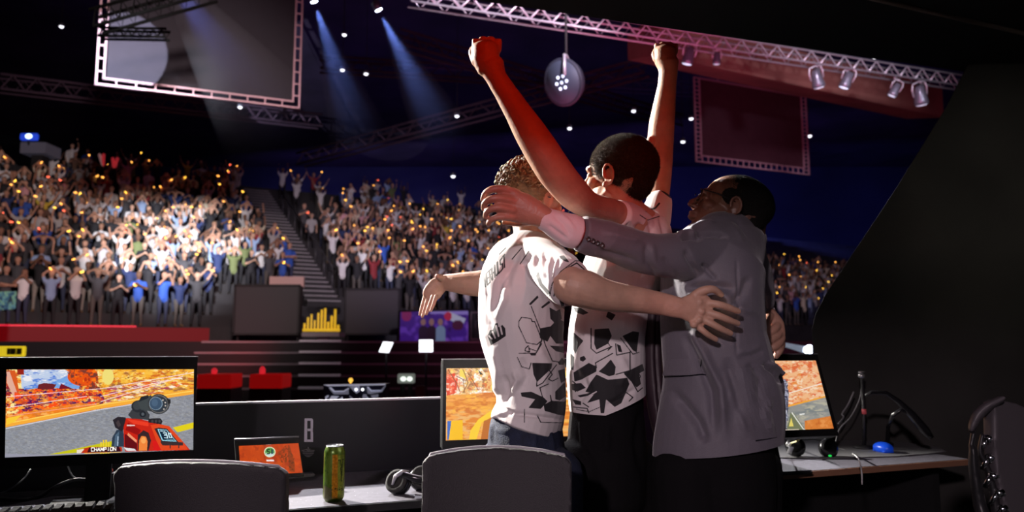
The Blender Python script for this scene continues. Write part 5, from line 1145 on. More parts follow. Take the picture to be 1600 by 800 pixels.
c.mottle(za((60, 290), (440, 285), (430, 360), (60, 400)), [(120, 30, 80), (250, 110, 30), (255, 170, 60), (80, 30, 90), (255, 80, 30)], .16, 21, .60, (.8, 1.6))
c.ell(*za((345, 235))[0], 24, 15, (232, 84, 26)); c.mottle(za((270, 206), (425, 206), (425, 290), (330, 290)), [(250, 120, 30), (180, 50, 30), (120, 60, 50)], .15, 31, .58)
c.poly(za((405, 206), (810, 206), (810, 300), (440, 330), (415, 280)), (250, 190, 70)); c.mottle(za((405, 206), (810, 206), (810, 300), (440, 345), (410, 260)), [(255, 220, 110), (235, 150, 40), (255, 235, 170), (215, 110, 40), (250, 175, 50), (170, 110, 60)], .13, 41, .60, (.7, 1.9))
c.ell(*za((450, 235))[0], 9, 13, (240, 220, 120)); c.mottle(za((440, 285), (760, 235), (760, 275), (430, 355)), [(235, 90, 40), (255, 240, 210), (170, 60, 90)], .14, 51, .60, (.5, 2.2))
for a in (((25, 320), (430, 285)), ((30, 365), (360, 318)), ((420, 340), (760, 235)), ((430, 285), (810, 218)), ((420, 318), (700, 250)), ((40, 400), (400, 350))): c.line(za(*a), .55, (250, 225, 235), .8)
c.poly(za((20, 448), (810, 300), (810, 582), (20, 582)), (140, 143, 152)); c.mottle(za((20, 448), (810, 300), (810, 582), (20, 582)), [(126, 128, 138), (155, 156, 162), (118, 121, 133), (165, 167, 173), (134, 132, 128)], .45, 61, .60, (.6, 1.6), .6)
c.poly(za((20, 430), (420, 350), (810, 285), (810, 308), (420, 368), (20, 448)), (248, 170, 60)); c.line(za((25, 452), (400, 376), (560, 350)), .8, (205, 205, 215)); c.poly(za((20, 400), (330, 345), (420, 352), (20, 436)), (248, 140, 40), .7); c.line(za((25, 432), (430, 352), (800, 296)), .7, (255, 215, 100))
c.poly(za((25, 410), (90, 395), (60, 425), (25, 438)), (250, 200, 60))
c.poly(za((720, 448), (810, 425), (810, 450), (740, 468)), (225, 205, 30)); c.poly(za((180, 565), (470, 503), (480, 545), (330, 552)), (200, 195, 30)); c.poly(za((20, 556), (180, 562), (420, 548), (420, 590), (20, 590)), (150, 150, 165)); c.poly(za((810, 540), (20, 573), (20, 600), (810, 600)), (30, 32, 44))
# rifle
c.poly(zd((270, 690), (275, 620), (310, 560), (360, 550), (380, 690)), (50, 62, 78)); c.poly(zd((300, 600), (330, 570), (325, 680), (290, 690)), (80, 100, 120)); c.line(zd((322, 610), (318, 680)), .7, (170, 190, 210))
c.poly(zd((280, 480), (320, 455), (380, 460), (400, 520), (350, 570), (300, 540)), (45, 40, 46)); c.poly(zd((305, 500), (325, 480), (345, 520), (325, 540)), (70, 60, 62))
c.poly(zd((370, 700), (365, 540), (385, 465), (480, 470), (640, 510), (720, 540), (820, 640), (880, 710), (880, 715), (380, 728)), (200, 40, 26)); c.poly(zd((385, 470), (560, 500), (560, 530), (440, 510)), (232, 62, 40)); c.poly(zd((375, 590), (470, 640), (470, 720), (375, 705)), (100, 20, 26))
c.poly(zd((400, 500), (500, 560), (480, 600), (380, 560)), (150, 24, 24)); c.poly(zd((400, 580), (470, 640), (465, 660), (395, 600)), (240, 150, 110)); c.text('SE', *zd((392, 528))[0], 2.0, 2.6, (240, 200, 190), .35); c.line(zd((395, 524), (450, 524)), .8, (225, 190, 185))
c.poly(zd((475, 725), (475, 600), (520, 560), (560, 580), (580, 640), (560, 722)), (58, 40, 44)); c.poly(zd((482, 722), (486, 640), (505, 605), (540, 610), (553, 650), (548, 720)), (240, 130, 60)); c.ell(*zd((520, 640))[0], 4, 5, (250, 165, 90)); c.poly(zd((600, 720), (590, 640), (640, 650), (660, 716)), (214, 30, 30))
c.poly(zd((575, 520), (640, 512), (720, 528), (820, 640), (870, 712), (660, 718), (620, 640)), (222, 72, 34)); c.poly(zd((605, 548), (640, 540), (705, 548), (790, 650), (810, 662), (660, 668), (655, 640)), (52, 44, 48)); c.poly(zd((630, 552), (700, 556), (780, 650), (665, 642)), (150, 215, 235)); c.poly(zd((640, 558), (697, 560), (768, 642), (672, 637)), (18, 40, 60))
for st in ([(676, 582), (700, 582), (698, 598), (684, 598), (704, 600), (708, 620), (686, 620)], [(714, 584), (732, 586), (742, 618), (724, 618), (714, 584)]): c.line(zd(*st), .75, (210, 240, 250))
c.line(zd((650, 566), (690, 568)), .5, (190, 225, 240)); c.line(zd((700, 630), (755, 634)), .35, (140, 190, 210)); c.poly(zd((650, 650), (830, 655), (830, 680), (670, 680)), (60, 46, 48)); c.line(zd((730, 680), (730, 700)), .8, (70, 50, 50)); c.line(zd((795, 680), (795, 698)), .8, (70, 50, 50))
c.poly(zd((400, 440), (430, 400), (540, 400), (570, 440), (560, 480), (430, 470)), (60, 62, 66)); c.ell(*zd((515, 435))[0], 5, 5, (34, 38, 44)); c.ell(*zd((515, 435))[0], 2.4, 2.6, (84, 90, 96)); c.poly(zd((560, 470), (650, 465), (670, 490), (660, 515), (560, 500)), (40, 38, 42))
for k in range(3): c.ell(*zd((590 + k * 28, 490))[0], 2.0, 2.4, (66, 64, 68))
c.ell(*zd((480, 375))[0], 11, 9.5, (44, 46, 52)); c.ell(*zd((470, 370))[0], 6, 6.5, (62, 66, 70)); c.poly(zd((470, 330), (580, 285), (620, 420), (500, 400)), (66, 72, 74)); c.poly(zd((500, 300), (560, 285), (560, 310), (480, 340)), (40, 44, 50))
c.ell(*zd((640, 356))[0], 17, 15.6, (52, 54, 58)); c.ell(*zd((640, 356))[0], 15.4, 14, (110, 108, 106)); c.ell(*zd((638, 356))[0], 14, 12.8, (52, 58, 66)); c.ell(*zd((618, 352))[0], 10.5, 10.2, (120, 140, 158)); c.ell(*zd((616, 352))[0], 9.3, 9.2, (62, 82, 104)); c.ell(*zd((608, 345))[0], 5, 6, (76, 98, 122)); c.poly(zd((700, 310), (732, 320), (732, 350), (715, 362)), (44, 44, 46))
for (x, y) in ((672, 325), (690, 345), (692, 370), (680, 395)): c.ell(*zd((x, y))[0], 1.2, 1.2, (200, 190, 180))
# CHAMPION banner on the screen
c.poly(zd((10, 712), (100, 692), (350, 690), (355, 726), (0, 742)), (190, 52, 26)); c.poly(zd((95, 697), (330, 690), (345, 728), (80, 734)), (60, 20, 30)); c.poly(zd((0, 715), (60, 705), (30, 740), (0, 742)), (235, 220, 200)); c.poly(zd((365, 695), (450, 705), (465, 722), (390, 722)), (225, 225, 225)); c.line(zd((60, 742), (340, 732)), .5, (240, 190, 80))
c.text('CHAMPION', *zd((112, 724))[0], 5.0, 3.6, (255, 250, 245), .62, .05, .38, .028)
for k, x in enumerate((182, 202, 222, 242)): c.poly(zd((x, 655 - (18 if k in (1, 2) else 0)), (x + 12, 655 - (18 if k in (1, 2) else 0)), (x + 12, 688), (x, 688)), (240, 205, 60)); c.poly(zd((x, 738), (x + 12, 738), (x + 12, 752 + (20 if k in (1, 2) else 0)), (x, 752 + (20 if k in (1, 2) else 0))), (240, 205, 60))
c.ell(*zd((775, 736))[0], 2, 2, (235, 235, 240)); c.text('OPENS', *zd((792, 741))[0], 2.0, 2.3, (230, 230, 236), .45, 0, .5)
PR_ = W(309, 560, 2.50); PL_ = W(-2, 558, 2.29); zt0 = (PR_.z + PL_.z) / 2; zb0 = (W(309, 718, 2.5).z + W(-2, 734, 2.29).z) / 2
monitor(Vector((PL_.x, 2.29, 0)), Vector((PR_.x, 2.50, 0)), zb0, zt0, 0.0, 'large monitor at the far left showing a red rifle and the word CHAMPION', c, za((28, 206), (808, 205), (808, 541), (22, 573)), 620, 290, 1.0)
# middle screen picture
c = Canvas(690, 565, 800, 700, 4, (238, 180, 110)); z2 = zq((640, 400), 2.0); z7_ = zq((600, 430), 3.811)
c.mottle([(690, 565), (800, 565), (800, 625), (690, 625)], [(255, 235, 190), (240, 200, 140), (250, 215, 90), (225, 120, 60), (255, 250, 235), (170, 110, 70)], .14, 71, .58)
c.poly(z7_((370, 600), (420, 580), (440, 620), (430, 700), (372, 720)), (225, 70, 40)); c.mottle(z7_((370, 590), (450, 590), (450, 700), (372, 710)), [(250, 120, 80), (255, 210, 190)], .25, 73, .6); c.poly(z7_((450, 560), (480, 560), (490, 620), (450, 600)), (245, 215, 90)); c.poly(z7_((640, 555), (680, 555), (680, 660), (650, 620)), (150, 180, 225)); c.poly(z7_((560, 560), (590, 590), (570, 590)), (60, 60, 40))
for a in (((380, 560), (430, 640), (450, 690)), ((430, 600), (470, 620), (480, 700)), ((470, 560), (500, 640), (470, 700)), ((500, 580), (560, 680))): c.line(z7_(*a), .6, (140, 80, 50))
c.poly(z7_((374, 715), (680, 700), (680, 800), (374, 800)), (238, 160, 66)); c.mottle([(690, 615), (800, 612), (800, 700), (690, 700)], [(250, 180, 70), (225, 130, 50), (245, 165, 80), (215, 120, 50)], .10, 75, .58, (.5, 1.6))
c.poly(z2((118, 516), (166, 512), (166, 575), (122, 575)), (248, 190, 40)); c.poly(z2((118, 516), (130, 516), (122, 575), (118, 575)), (70, 110, 190)); c.poly(z2((185, 575), (190, 545), (215, 510), (262, 478), (262, 500), (225, 520), (208, 575)), (250, 205, 60)); c.poly(z2((222, 575), (232, 515), (275, 500), (275, 575)), (190, 110, 50))
ML = W(692, 562, 2.73); MR = ML + Vector((.962, .274, 0)) * .545; zt1 = ML.z; zb1 = W(692, 702, 2.73).z
mp = [W(698, 574, 2.73), None]; q_ = lambda x, y: (x, y)
pn_ = Vector((-.274, .962, 0)); pp = Vector((ML.x, ML.y, 1))
def px1(p): r = to_px(np.array([tuple(p)]))[0]; return (float(r[0]), float(r[1]))
d_ = Vector((.962, .274, 0)); A_ = Vector((ML.x, ML.y, 0)) + d_ * .012; B_ = Vector((ML.x, ML.y, 0)) + d_ * .533
scr = [px1(A_ + UP * (zt1 - .030)), px1(B_ + UP * (zt1 - .030)), px1(B_ + UP * (zb1 + .030)), px1(A_ + UP * (zb1 + .030))]
monitor(Vector((ML.x, ML.y, 0)), Vector((MR.x, MR.y, 0)), zb1, zt1, 0.0, 'middle monitor partly behind the white jersey, showing a pale orange scene', c, scr, 420, 220, 1.0)
# right screen picture
c = Canvas(1130, 560, 1312, 690, 4, (240, 150, 80)); z3 = zq((1210, 560), 4.0)
c.mottle([(1130, 560), (1312, 560), (1312, 630), (1130, 640)], [(250, 200, 160), (238, 140, 90), (255, 225, 190), (228, 110, 66), (248, 190, 140)], .16, 81, .54, (.8, 1.4))
c.line(z3((80, 220), (320, 150)), .9, (255, 235, 215)); c.line(z3((80, 300), (345, 232)), 1.4, (250, 170, 60)); c.poly(z3((-200, 360), (60, 310), (345, 236), (400, 460), (-200, 480)), (150, 150, 146)); c.mottle(z3((-200, 360), (60, 310), (345, 236), (400, 460), (-200, 480)), [(170, 165, 155), (130, 135, 135), (185, 180, 160)], .12, 83, .58, (.5, 1.6))
c.poly(z3((190, 390), (370, 355), (400, 470), (190, 470)), (222, 130, 60)); c.mottle(z3((190, 390), (370, 355), (400, 470), (190, 470)), [(235, 150, 80), (205, 110, 50)], .14, 85, .56); c.line(z3((160, 350), (185, 346)), 1.0, (240, 240, 235))
c.poly(z3((40, 130), (70, 130), (90, 220), (70, 470), (40, 470)), (110, 110, 130)); c.mottle(z3((36, 130), (80, 130), (90, 220), (80, 470), (36, 470)), [(180, 180, 200), (70, 70, 90)], .3, 87, .55); c.poly(z3((80, 430), (100, 340), (120, 340), (190, 440), (210, 465), (80, 465)), (120, 125, 95)); c.poly(z3((90, 425), (105, 370), (120, 425)), (235, 215, 110)); c.line(z3((110, 340), (180, 440), (205, 455)), 1.0, (225, 225, 215)); c.line(z3((60, 450), (150, 448)), 1.6, (235, 220, 200)); c.ell(*z3((65, 335))[0], 3, 4, (225, 225, 235))
R_r = W(1309.5, 681, 3.10); zb2 = R_r.z; R_l = Vector((R_r.x, R_r.y, 0)) - Vector((.962, .274, 0)) * .545
dd3 = Vector((.962, .274, 0)); n3 = Vector((-.274, .962, 0)); tl3 = R(19); up3 = UP * math.cos(tl3) + n3 * math.sin(tl3); a3 = Vector((R_r.x, R_r.y, zb2)); h3 = .335
scr3 = [px1(a3 - dd3 * .53 + up3 * (h3 - .026)), px1(a3 - dd3 * .014 + up3 * (h3 - .026)), px1(a3 - dd3 * .014 + up3 * .028), px1(a3 - dd3 * .53 + up3 * .028)]
monitor(R_l, Vector((R_r.x, R_r.y, 0)), zb2, zb2 + h3, tl3, 'right monitor leaning back behind the grey suit, orange and grey picture', c, scr3, 420, 220, .9)
# ---- tablet on the desk
T1 = W(474, 742, 2.80); T0 = W(372, 748, 2.70); tn = (T1 - T0); tn.z = 0; tn.normalize(); tb_ = Vector((-tn.y, tn.x, 0)); tilt = R(14); tup = UP * math.cos(tilt) + tb_ * math.sin(tilt)
pz = Vector((T1.x, T1.y, DZ + .012)); tnn = tn.cross(tup).normalized(); tnn = tnn if tnn.y > 0 else -tnn
o = empty('tablet', Vector((T1.x, T1.y, DZ)) - tn * .12, 'tablet with orange screen and round green badge, propped behind the left chair', 'tablet')
Q = [on_plane(x, y, pz, tnn) for x, y in ((366.5, 687.5), (467, 683.5), (475, 744), (371, 750))]
mb = MB(); mb.prism(Q, tnn * .014); mb.build('casing', bez, o)
c = Canvas(366, 680, 480, 755, 6, (190, 66, 8)); zt_c = zq((340, 660), 8.0)
c.mottle([(366, 680), (480, 680), (480, 755), (366, 755)], [(205, 78, 12), (170, 54, 6), (196, 70, 10)], .08, 91, .55)
c.poly(zt_c((880, 280), (900, 290), (960, 500), (965, 620), (900, 610), (880, 420)), (110, 50, 14), .7); c.mottle(zt_c((750, 380), (860, 280), (960, 440), (960, 620), (800, 500)), [(130, 55, 12), (95, 45, 14)], .3, 93, .6); c.poly(zt_c((575, 280), (600, 280), (600, 470), (575, 470)), (140, 48, 20), .5)
c.ell(*zt_c((652, 370))[0], 8.9, 8.2, (240, 238, 200)); c.ell(*zt_c((652, 370))[0], 7.6, 7.0, (96, 160, 84)); c.poly(zt_c((600, 385), (705, 385), (690, 415), (650, 428), (615, 415)), (200, 225, 225)); c.text('SI', *zt_c((618, 392))[0], 7, 4, (20, 50, 30), .8, 0, .3); c.line(zt_c((688, 345), (688, 385)), .9, (30, 90, 90))
c.text('MIM', *zt_c((610, 276))[0], 1.6, 1.7, (250, 240, 240), .5); c.text('NUMHA', *zt_c((615, 482))[0], 1.8, 1.7, (250, 240, 240), .5)
SQ = [on_plane(x, y, pz, tnn) - tnn * .002 for x, y in ((373, 697), (466, 692.5), (472.8, 738.5), (376.5, 744))]
screen_grid('display', SQ, 190, 90, c, color_attr_mat('tablet_glow', 'paint', emit=.95), o, .003)
mb = MB(); mb.tube([Q[0] + UP * .002, Q[1] + UP * .002], .003, 8); mb.build('top_edge', alum, o)
mb = MB(); a = WZ(442, 747, DZ + .008); b = WZ(488, 745, DZ + .008); mb.box((a + b) / 2 + Vector((-.08, .02, -.001)), ((b - a).length + .16, .05, .012), Matrix((tn, tb_, UP)).transposed(), 0, .003); mb.build('stand_foot', mat('stand_silver', (.55, .54, .58), .3, metal=.4), o)
# ---- drink can
cb_ = WZ(521, 782.5, DZ); o = empty('drink_can', cb_, 'tall green and orange energy drink can standing on the desk', 'can')
s = .0335; H = .174
prof = [(.024, 0.003), (.0265, 0), (.028, .004), (.0325, .012), (s, .018), (s, H - .022), (.0325, H - .016), (.0285, H - .006), (.0272, H - .003)]
pf = []
for (a, b) in zip(prof[:-1], prof[1:]):
    nsub = 60 if b[1] - a[1] > .05 else 3
    for k in range(nsub): pf.append((a[0] + (b[0] - a[0]) * k / nsub, a[1] + (b[1] - a[1]) * k / nsub))
pf.append(prof[-1]); mb = MB(); mb.lathe(cb_, pf, 120)
c = Canvas(495, 690, 550, 795, 8, (82, 104, 34)); zc_ = zq((470, 680), 6.667)
c.poly(zc_((235, 150), (330, 150), (325, 680), (235, 680)), (64, 92, 26)); c.mottle(zc_((235, 150), (330, 150), (325, 680), (235, 680)), [(84, 110, 36), (46, 76, 20), (96, 120, 50)], .12, 95, .56, (1, .5)); c.poly(zc_((235, 520), (320, 560), (320, 680), (235, 680)), (92, 84, 62), .8)
c.poly(zc_((330, 205), (385, 205), (385, 660), (322, 660)), (176, 116, 24)); c.mottle(zc_((330, 205), (385, 205), (385, 660), (322, 660)), [(196, 134, 40), (150, 96, 20)], .4, 96, .55); c.poly(zc_((385, 205), (455, 200), (455, 660), (385, 660)), (128, 138, 44)); c.mottle(zc_((385, 205), (455, 200), (455, 660), (385, 660)), [(146, 156, 60), (104, 118, 36)], .2, 97, .56)
for a in (((390, 262), (412, 256), (420, 270)), ((412, 256), (414, 330), (420, 400), (424, 480)), ((432, 252), (436, 262), (432, 330), (428, 420)), ((432, 252), (446, 250)), ((424, 300), (420, 400))): c.line(zc_(*a), .65, (40, 52, 16))
c.text('RIES', *zc_((352, 572))[0], 3.4, 2.6, (60, 54, 20), .45, 0, .35); c.line(zc_((390, 625), (440, 625)), .35, (70, 70, 30))
m = color_attr_mat('can_print', 'paint', rough=.28); m.node_tree.nodes['Principled BSDF'].inputs['Metallic'].default_value = .35
bd = mb.build('can_body', m, o); co = co_of(bd.data)
rel = co - np.array(cb_); ang = np.arctan2(rel[:, 1], rel[:, 0]); front = rel.copy(); front[:, 1] = -np.abs(rel[:, 1]); paint(bd.data, c.sample(to_px(front + np.array(cb_))) * 1.15)
mb = MB(); mb.lathe(cb_, [(.0272, H - .004), (.0282, H), (.0268, H + .0012), (.0255, H - .003), (.004, H - .0035)], 40); mb.build('can_lid', mat('can_aluminium', (.75, .75, .78), .25, metal=.9), o)
mb = MB(); tc_ = cb_ + Vector((.002, -.004, H - .001)); mb.tube([tc_ + Vector((.009 * math.cos(a * .63), .012 * math.sin(a * .63), .0015)) for a in range(10)], .0016, 6, closed=True); mb.build('pull_tab', mat('can_aluminium', (.75, .75, .78)), o)
# ---- headset on the desk between can and right chair
def pw(mb, pts, z, cap=(.8, .8), n=14, sub=3): # nodes (px,py,z,r) at known height
    q = []
    for (x, y, zz_, r) in pts: p = WZ(x, y, zz_); q.append((p.x, p.y, p.z, r, r))
    loft(mb, q, sub, n, None, cap)
hb = WZ(632, 772, DZ); o = empty('headset', hb, 'black and silver gaming headset lying on the desk beside the right chair back', 'headset')
blg = mat('plastic_gloss_black', (.012, .012, .014), .22); slv = mat('plastic_silver', (.55, .54, .58), .3, metal=.5)
e1 = hb + Vector((-.018, .01, .034)); e2 = hb + Vector((.045, .075, .036))
for (e, rx) in ((e1, -25), (e2, 20)):
    Mx = Matrix.Rotation(R(rx), 3, 'Z') @ Matrix.Rotation(R(65), 3, 'X'); mb = MB(); mb.lathe(e, [(.022, -.018), (.038, -.012), (.042, .0), (.040, .012), (.028, .018)], 24, M=Mx); c1 = mb.build('ear_cup', blg, o)
    mb = MB(); mb.lathe(e, [(.022, .016), (.037, .014), (.040, .026), (.030, .030), (.02, .024)], 24, M=Mx); mb.build('cushion', mat('foam_black', (.02, .02, .02), .9), c1)
mb = MB(); mb.tube([e1 + Vector((-.02, -.03, .0)), e1 + Vector((-.01, -.035, .028)), e1 + Vector((.012, -.02, .040)), e1 + Vector((.03, .0, .036))], [.004, .007, .008, .005], 10); mb.build('silver_arm', slv, o)
mb = MB(); arc = [e1 + Vector((.012, -.02, .030)), e1 + Vector((.05, -.035, .022)), e1 + Vector((.10, -.03, .012)), e1 + Vector((.15, .0, .004)), e1 + Vector((.16, .06, .003)), e2 + Vector((.07, .04, .006)), e2 + Vector((.02, .01, .03))]
loft(mb, [(*p, .009, .013) for p in arc], 4, 14, (0, 0, 1)); fuse('headband', mb, .004, blg, o)
mb = MB(); loft(mb, [(*(p + UP * .011), .004, .002) for p in arc[:4]], 4, 8, (0, 0, 1)); mb.build('headband_trim', slv, o)
# ---- keyboard, desk pad, cables and adapter at the lower left
kb0 = WZ(-60, 800, DZ); o = empty('keyboard', WZ(70, 800, DZ), 'black mechanical keyboard cut off by the bottom left corner', 'keyboard')
ka = WZ(186, 781, DZ + .03); kd = DD; kn = DNn; Mk = Matrix((kd, kn, UP)).transposed(); kc = ka - kd * .22 - kn * .075
mb = MB(); mb.box(Vector((kc.x, kc.y, DZ + .011)), (.44, .14, .02), Mk, 0, .004); mb.build('base', blg, o)
km = mat('keycap_black', (.012, .012, .014), .8, spec=.2)
for r_ in range(6):
    for k in range(16):
        c_ = Vector((kc.x, kc.y, DZ + .021)) + kd * (-.205 + k * .0272) + kn * (.058 - r_ * .0225); mb = MB()
        a = .0115; t = .0088; z0 = UP * 0; z1 = UP * .011
        q = [c_ - kd * a - kn * a, c_ + kd * a - kn * a, c_ + kd * a + kn * a, c_ - kd * a + kn * a, c_ - kd * t - kn * t + z1, c_ + kd * t - kn * t + z1, c_ + kd * t + kn * t + z1, c_ - kd * t + kn * t + z1]
        mb.hull8(q); mb.build('key', km, o)
mpd = MB(); a = WZ(82, 777, DZ + .002); b = WZ(180, 775, DZ + .002); n_ = Vector((0, -.16, 0)); mpd.prism([a, b, b + Vector((.02, -.2, 0)), a + Vector((-.08, -.2, 0))], (0, 0, .003)); tag(mpd.build('desk_mat', mat('mat_pale', (.62, .60, .68), .7), None), 'pale desk mat corner under the keyboard', 'mat')
ab = WZ(155, 782, DZ); o = empty('adapter_box', ab, 'black box with reddish plug standing under the left monitor', 'box'); mb = MB(); mb.box(ab + Vector((0, .03, .042)), (.085, .05, .08), rotz(R(14)), 0, .005); mb.build('body', mat('box_dark_grey', (.06, .055, .06), .6), o)
mb = MB(); mb.tube([ab + Vector((-.01, .03, .085)), ab + Vector((.02, .03, .088))], .008, 8); mb.build('plug', mat('plug_red', (.35, .05, .04), .5), o)
cw = mat('cable_pale', (.55, .55, .55), .5); ck = mat('cable_black', (.02, .02, .022), .45)
def cable(pts, r, m, label, Y=None):
    P = [W(*p) if len(p) == 3 else WZ(p[0], p[1], DZ + r) for p in pts]; mb = MB(); q = catmull([(*p, r, r) for p in P], 6); mb.tube([Vector(x[:3]) for x in q], r, 8)
    tag(mb.build('cable', m, None), label, 'cable')
cable([(48, 733, 2.42), (35, 750, 2.42), (10, 767), (-20, 775)], .0022, cw, 'thin pale cable hanging from the left corner of the left monitor')
cable([(-20, 779), (30, 782), (60, 778), (85, 762, 2.50), (110, 752, 2.50), (135, 750, 2.50), (160, 746, 2.50)], .0045, ck, 'thick black cable curving along the desk under the left monitor')
cable([(-15, 776), (35, 779), (62, 773), (90, 757, 2.50), (118, 748, 2.5), (140, 749, 2.5)], .002, cw, 'pale cable running beside the thick black one under the left monitor')
cable([(104, 722, 2.52), (112, 742, 2.52), (125, 750, 2.52), (140, 751, 2.52), (152, 744, 2.52), (150, 730, 2.52), (144, 720, 2.52)], .0025, cw, 'looped pale cable above the adapter box under the left monitor')
# ---- things on the right desk
mb = MB(); pts = [WZ(x, y, DZ + .001) for x, y in ((1205, 716), (1260, 717), (1330, 716), (1400, 714), (1450, 710), (1478, 706), (1468, 700), (1420, 693), (1360, 688), (1205, 686))]
mb.prism(pts, (0, 0, .004)); tag(mb.build('mouse_pad', mat('pad_grey', (.13, .13, .14), .85), None), 'wide grey mouse pad under the blue mouse on the right desk', 'mouse pad')
ms = WZ(1380, 706, DZ + .005); o = empty('computer_mouse', ms, 'bright blue computer mouse on the grey pad at the right', 'mouse'); mb = MB(); Mm = rotz(R(12)); mb.ell(ms + Vector((0, 0, .018)), .036, .055, .027, Mm, n=24, m=14); mb.box(ms + Vector((0, 0, .004)), (.055, .085, .008), Mm, 0, .003)
mo = fuse('body', mb, .003, mat('mouse_blue', (.01, .09, .75), .3, emit=.10, ec=(0, .08, 1)), o); mb = MB(); mb.lathe(ms + Vector((-.004, -.03, .030)), [(.003, -.004), (.006, -.003), (.006, .003), (.003, .004)], 12, M=Matrix.Rotation(R(90), 3, 'Y')); mb.build('wheel', blg, o)
hs = WZ(1290, 716, DZ); o = empty('headset', hs, 'black headset with green light on the right desk in front of the leaning monitor', 'headset')
for (dx, dy, dz, rz) in ((.02, .02, .04, 20), (-.12, .03, .045, -20)):
    e = hs + Vector((dx, dy, dz)); Mx = Matrix.Rotation(R(rz), 3, 'Z') @ Matrix.Rotation(R(75), 3, 'X'); mb = MB(); mb.lathe(e, [(.02, -.022), (.040, -.014), (.044, .002), (.040, .018), (.025, .022)], 24, M=Mx); mb.build('ear_cup', blg, o)
mb = MB(); loft(mb, [(*(hs + Vector(v)), .009, .014) for v in ((.02, .03, .075), (-.02, .06, .082), (-.07, .07, .08), (-.12, .05, .078), (-.15, .03, .05))], 4, 12, (0, 0, 1)); mb.build('headband', blg, o)
mb = MB(); mb.ell(hs + Vector((.015, -.012, .012)), .008, .004, .005); mb.build('green_light', mat('led_green', (.02, .5, .08), .3, emit=.5, ec=(.02, 1, .12)), o)
mb = MB(); mb.tube([hs + Vector((-.16, .0, .02)), hs + Vector((-.15, -.01, .05)), hs + Vector((-.165, -.015, .06))], .012, 8); mb.build('mic', mat('plug_silver', (.6, .6, .62), .2, metal=.8), o)
cable([(1300, 699), (1318, 703), (1332, 709), (1341, 717, 3.02), (1346, 735, 2.98), (1347, 757, 2.98)], .003, cw, 'white cable hanging over the front edge of the right desk')
cable([(1212, 700), (1228, 694), (1244, 690, 3.14), (1250, 684, 3.16)], .004, mat('cable_yellow', (.75, .7, .35), .5), 'yellowish cable looping below the leaning right monitor')
mc = WZ(1350, 700, DZ + .005); o = empty('microphone_stand', mc, 'upright black microphone stand with silver head and red ring behind the blue mouse', 'microphone')
Ym = mc.y; mb = MB(); mb.tube([mc + Vector((0, 0, .012)), W(1350, 655, Ym), W(1347, 592, Ym)], .008, 10); mb.build('pole', ck, o); mb = MB(); mb.lathe(mc, [(.05, 0), (.05, .008), (.015, .014)], 24); mb.build('base', ck, o)
h_ = W(1346, 587, Ym); mb = MB(); mb.ell(h_, .017, .017, .015); mb.tube([h_ + Vector((-.014, 0, .016)), h_ + Vector((.018, 0, .019))], .005, 8); mb.build('head', mat('plug_silver', (.6, .6, .62)), o); mb = MB(); r_ = W(1350, 643, Ym); mb.tube([r_ - UP * .012, r_ + UP * .012], .011, 10); mb.build('ring', mat('ring_red', (.55, .10, .12), .5, emit=.05, ec=(1, .1, .1)), o)
cable([(1346, 592, Ym + .02), (1344, 620, Ym + .02), (1330, 650, Ym), (1312, 670, Ym - .05), (1306, 690, Ym - .1)], .003, mat('cable_grey', (.25, .25, .26), .4), 'grey cable sagging from the silver microphone head')
cable([(1334, 612, Ym + .1), (1325, 632, Ym + .1), (1316, 646, Ym + .08), (1318, 652, Ym + .06), (1310, 662, Ym)], .004, mat('cable_grey', (.25, .25, .26)), 'twisted grey cable left of the microphone stand')
o = empty('microphone_boom', WZ(1385, 699, DZ), 'black jointed boom arching to the right behind the blue mouse', 'microphone boom')
Ya = 3.38; mb = MB(); mb.tube([W(1352, 618, Ya), W(1362, 613, Ya), W(1385, 614, Ya), W(1405, 628, Ya), W(1425, 648, Ya), W(1445, 672, Ya), W(1455, 684, Ya)], [.006, .008, .009, .012, .017, .020, .012], 10); mb.build('upper_arm', blg, o)
mb = MB(); bz = WZ(1386, 699, DZ); mb.tube([Vector((bz.x, bz.y, DZ)), W(1388, 665, bz.y), W(1396, 648, Ya), W(1408, 640, Ya), W(1420, 645, Ya)], .009, 10); mb.build('lower_arm', blg, o)
mb = MB(); mb.lathe(Vector((bz.x, bz.y, DZ)), [(.03, 0), (.03, .02), (.012, .03)], 16); mb.build('clamp', blg, o)
